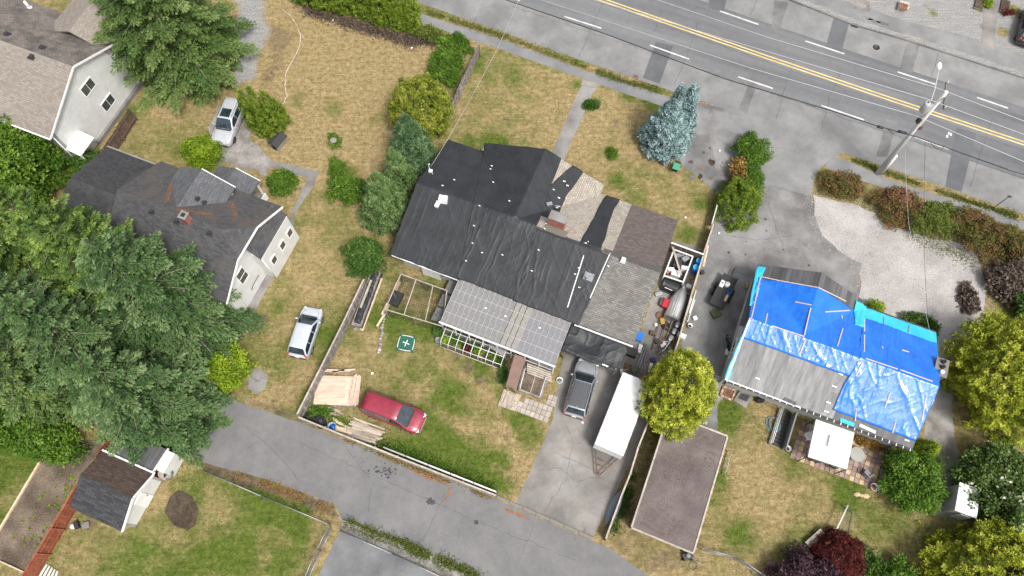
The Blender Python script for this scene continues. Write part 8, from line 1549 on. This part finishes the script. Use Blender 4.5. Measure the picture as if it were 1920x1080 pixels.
wire('bare neutral line below the transformer', [(1200, 60, 8.3), (1412, 129, 8.3), (1717, 217, 8.3), (1920, 303, 8.3)], m_wire, .022)
tcb = wire('thick black telephone cable strung on the pole', [(950, 0, 6.4), (1133, 63, 6.4), (1360, 148, 6.4), (1557, 207, 6.4), (1640, 235, 6.4), (1713, 255, 6.4), (1887, 317, 6.4), (1920, 328, 6.4)], m_cable, .045)
for (a, b) in (((1645, 237), (1656, 240)), ((1684, 246), (1700, 250))): MB().tube([P(*a, 6.42), P(*b, 6.42)], .11, 8).build('splice_case', m_dark, tcb)
for (a, b, c) in (((1508, 190), (1515, 198), (1530, 200)), ((1665, 243), (1675, 250), (1685, 247)), ((1745, 268), (1757, 280), (1770, 276))): MB().tube([P(*a, 6.4), P(*b, 6.3), P(*c, 6.35), P(c[0], c[1] - 4, 6.4)], .02, 5).build('slack_loop', m_cable, tcb)
wire('thin service wire reaching the mast on the black tarp roof', [(985, -30, 7.5), (933, 90, 6.6), (860, 225, 6.0), (808, 312, mast[2] + 1.1)], m_wire, .014, 0, .1, group=None)
wire('thin service wire from the pole to the turquoise eave', [(1697, 273, 6.4), (1704, 420, 5.0), (1745, 628, 3.2)], m_wire, .012, 0, .1, group=None); wire('thin dark wire from the cable across the gravel yard', [(1735, 265, 6.4), (1733, 450, 4.5), (1740, 600, 3.3)], m_cable, .012, 0, .1, group=None)
sp_ = thing('sign_post', 'thin grey post leaning at the sidewalk behind the bronze shrubs', 'post', P(1862, 390)); MB().tube([P(1862, 390), P(1893, 368, 2.2)], .035, 6).build('post', m_dsteel, sp_); MB().box(P(1893, 368, 2.2), (.3, .05, .3), ANG).build('plate', m_steel, sp_)
# ------------------------------------------------------------------ grass blades and verge weeds
foot = [np.array([tuple(xy(u, v)[:2]) for u, v in q]) for q in ([(-17.7, 19.6), (1.8, 19.6), (1.8, 30.1), (-4.9, 30.1), (-4.9, 31), (-14.7, 31), (-14.7, 30.1), (-17.7, 30.1)], [(-12.2, 15.4), (-2.8, 15.4), (-2.8, 19.6), (-12.2, 19.6)], [(9.5, 19.6), (22.8, 19.6), (22.8, 28.7), (9.5, 28.7)], [(-65, 17.7), (-47.9, 17.7), (-47.9, 33), (-65, 33)], [(-44.5, 10.5), (-26.8, 10.5), (-26.8, 18.5), (-44.5, 18.5)], [(-30.4, -6.6), (-26.8, -6.6), (-26.8, -.9), (-30.4, -.9)], [(6.4, 6.6), (10.7, 6.6), (10.7, 15.1), (6.4, 15.1)])] + [wpoly(q) for q in ([(1478, 858), (1640, 920), (1665, 845), (1500, 780)], [(598, 700), (680, 705), (675, 775), (585, 765)], [(968, 740), (1040, 762), (1025, 796), (930, 762), (950, 725)])]
def free(x, y):
    ok = np.ones(len(x), bool)
    for poly in COVERED + foot:
        lo, hi = poly.min(0) - .05, poly.max(0) + .05; c = np.where(ok & (x > lo[0]) & (x < hi[0]) & (y > lo[1]) & (y < hi[1]))[0]
        if len(c): ok[c[sdist(x[c], y[c], poly) > -.02]] = False
    return ok
NB = 230000; x = rng.uniform(-50, 50, NB); y = rng.uniform(-1, 55, NB)
ix = np.clip(((x + 58) / .3).astype(int) + len(ext), 0, cov.shape[1] - 1); iy = np.clip(((y + 6) / .3).astype(int) + len(ext), 0, cov.shape[0] - 1); cv_ = cov[iy, ix]
keep = (np.abs(x) < 37 + y * .28) & (rng.random(NB) > cv_[:, 1] * 1.1) & (rng.random(NB) > cv_[:, 2] * 1.3); x, y, cv_ = x[keep], y[keep], cv_[keep]; k_ = free(x, y); x, y, cv_ = x[k_], y[k_], cv_[k_]; n = len(x)
gsoft = np.clip((cv_[:, 0] - .5) * 1.6 + .42 + (fbm(x * 1.2, y * 1.2, 9, 4) - .47) * 1.5, 0, 1)
m_blade = ML('grass_blades', [(0.0, (.47, .37, .22)), (.3, (.33, .25, .115)), (.6, (.13, .145, .03)), (1.0, (.10, .165, .025))], .25, .8)
gt = tag(thing('grass', None, None, (0, 0, 0)), kind='stuff'); tall = .5 + .9 * vnoise(x * .8, y * .8, 21)
go_ = leaf_object('grass_blades', gt, np.stack([x, y, np.full(n, -.01)], -1), nrm(rng.normal(size=(n, 3)) * [.8, .8, .2] + [0, 0, .55]), rdir(n), .15 * tall * rng.uniform(.6, 1.3, n), .035, np.clip(gsoft + rng.normal(size=n) * .15, 0, 1), m_blade); go_.parent = None; bpy.data.objects.remove(gt); go_.name = 'grass'; tag(go_, kind='stuff')
def weeds(name, px, nblades, mat, size=.16, spread=.25, hz=.25):
    w_ = [P(*p) for p in px]; t_ = rng.random(nblades) * (len(w_) - 1); i = t_.astype(int); f = t_ - i; A_ = np.array([tuple(p) for p in w_]); c = A_[i] * (1 - f[:, None]) + A_[i + 1] * f[:, None]
    dens = vnoise(t_ * 6, t_ * 0, len(px)); c[:, :2] += rng.normal(size=(nblades, 2)) * spread * (.4 + dens)[:, None]; c[:, 2] = rng.random(nblades) * hz * dens; kp = dens > .22; c = c[kp]; m_ = len(c)
    e = thing('tmp', None, None, (0, 0, 0)); o = leaf_object(name, e, c, nrm(rdir(m_) + [0, 0, .4]), nrm(rdir(m_) + [0, 0, .9]), size * rng.uniform(.6, 1.3, m_), size * .45, .4 + rng.normal(size=m_) * .2, mat); o.parent = None; bpy.data.objects.remove(e); o.name = name; tag(o, kind='stuff')
weeds('verge_weeds', [(650, 978), (700, 1000), (760, 1022), (800, 1042), (850, 1060), (900, 1085)], 6000, L_bush, .14, .2)
weeds('verge_weeds', [(800, 22), (880, 48), (950, 70), (1093, 124), (1160, 150), (1235, 170)], 6000, L_bush, .13, .2, .1); weeds('verge_weeds', [(1590, 297), (1680, 330), (1786, 368), (1860, 392), (1920, 412)], 5000, L_bush, .13, .18, .1)
weeds('kerb_weeds', [(565, 790), (745, 866), (930, 938)], 3500, L_brown, .12, .12, .05); weeds('fence_weeds', [(1195, 860), (1175, 930), (1150, 1000)], 3500, L_dleaf, .15, .3, .2); weeds('fence_weeds', [(600, 770), (700, 830), (800, 862), (925, 915)], 7000, L_leaf, .15, .3, .12); weeds('needle_litter', [(392, 874), (510, 910), (625, 960)], 5000, L_brown, .10, .3, .02)
weeds('hedge_litter', [(570, 18), (660, 45), (760, 75), (860, 85)], 6000, L_brush, .22, .4, .15)

# leaf litter on the flat roof and along walls, clover clumps in the lawns
uu = rng.uniform(6.5, 10.6, 5200); vv = rng.uniform(6.8, 15.0, 5200); kk = fbm(uu * .9, vv * .9, 41, 3) > .49; uu, vv = uu[kk], vv[kk]
eh = thing('tmp_flat', None, None, (0, 0, 0)); strew('roof_litter', eh, [tuple(xy(a_, b_, 2.312)) for a_, b_ in zip(uu, vv)], L_brush, .07); fn_ = eh.children[0]; fn_.parent = None; bpy.data.objects.remove(eh)
xs_ = rng.uniform(-45, 45, 60000); ys_ = rng.uniform(0, 50, 60000); gi = cov[np.clip(((ys_ + 6) / .3).astype(int) + len(ext), 0, cov.shape[0] - 1), np.clip(((xs_ + 58) / .3).astype(int) + len(ext), 0, cov.shape[1] - 1)]
kp = (fbm(xs_ * .9, ys_ * .9, 51, 4) > .56) & (gi[:, 0] > .42) & (gi[:, 1] < .4) & (gi[:, 2] < .3); xs_, ys_ = xs_[kp], ys_[kp]; kp = free(xs_, ys_); xs_, ys_ = xs_[kp], ys_[kp]; n = len(xs_)
eh = thing('tmp_clover', None, None, (0, 0, 0)); fn_ = leaf_object('clover', eh, np.stack([xs_, ys_, rng.uniform(.005, .05, n)], -1), nrm(rdir(n) * [1, 1, .3]), nrm(rdir(n) * .4 + [0, 0, 1]), .13 * rng.uniform(.6, 1.3, n), .08, .35 + rng.normal(size=n) * .18, L_leaf); fn_.parent = None; bpy.data.objects.remove(eh); tag(fn_, kind='stuff')

# loose stones round the gravel yard
gp = wpoly([(1524, 365), (1610, 386), (1660, 425), (1740, 447), (1830, 478), (1852, 540), (1835, 600), (1785, 660), (1760, 700), (1640, 640), (1610, 560), (1616, 494), (1544, 440)])
xs_ = rng.uniform(gp[:, 0].min() - 1, gp[:, 0].max() + 1, 26000); ys_ = rng.uniform(gp[:, 1].min() - 1, gp[:, 1].max() + 1, 26000); sdv = sdist(xs_, ys_, gp); kp = (sdv > -.9) & (rng.random(26000) < np.where(sdv < .35, .6, .28)); xs_, ys_ = xs_[kp], ys_[kp]; n = len(xs_)
L_stone = ML('loose_stones', G_((.16, .15, .14), (.36, .34, .325), (.55, .53, .51)), .0, .9); eh = thing('tmp_stone', None, None, (0, 0, 0)); fn_ = leaf_object('loose_stones', eh, np.stack([xs_, ys_, np.full(n, .022)], -1), nrm(rdir(n) * [1, 1, .3]), nrm(rdir(n) * .5 + [0, 0, 1]), .07 * rng.uniform(.5, 1.5, n), .06, rng.random(n), L_stone, .3); fn_.parent = None; bpy.data.objects.remove(eh); tag(fn_, kind='stuff')
weeds('gravel_weeds', [(1700, 440), (1745, 455), (1790, 470), (1825, 500)], 1800, L_bush, .12, .45, .06); weeds('gravel_weeds', [(1800, 600), (1790, 650), (1770, 720)], 1500, L_brush, .14, .5, .05)
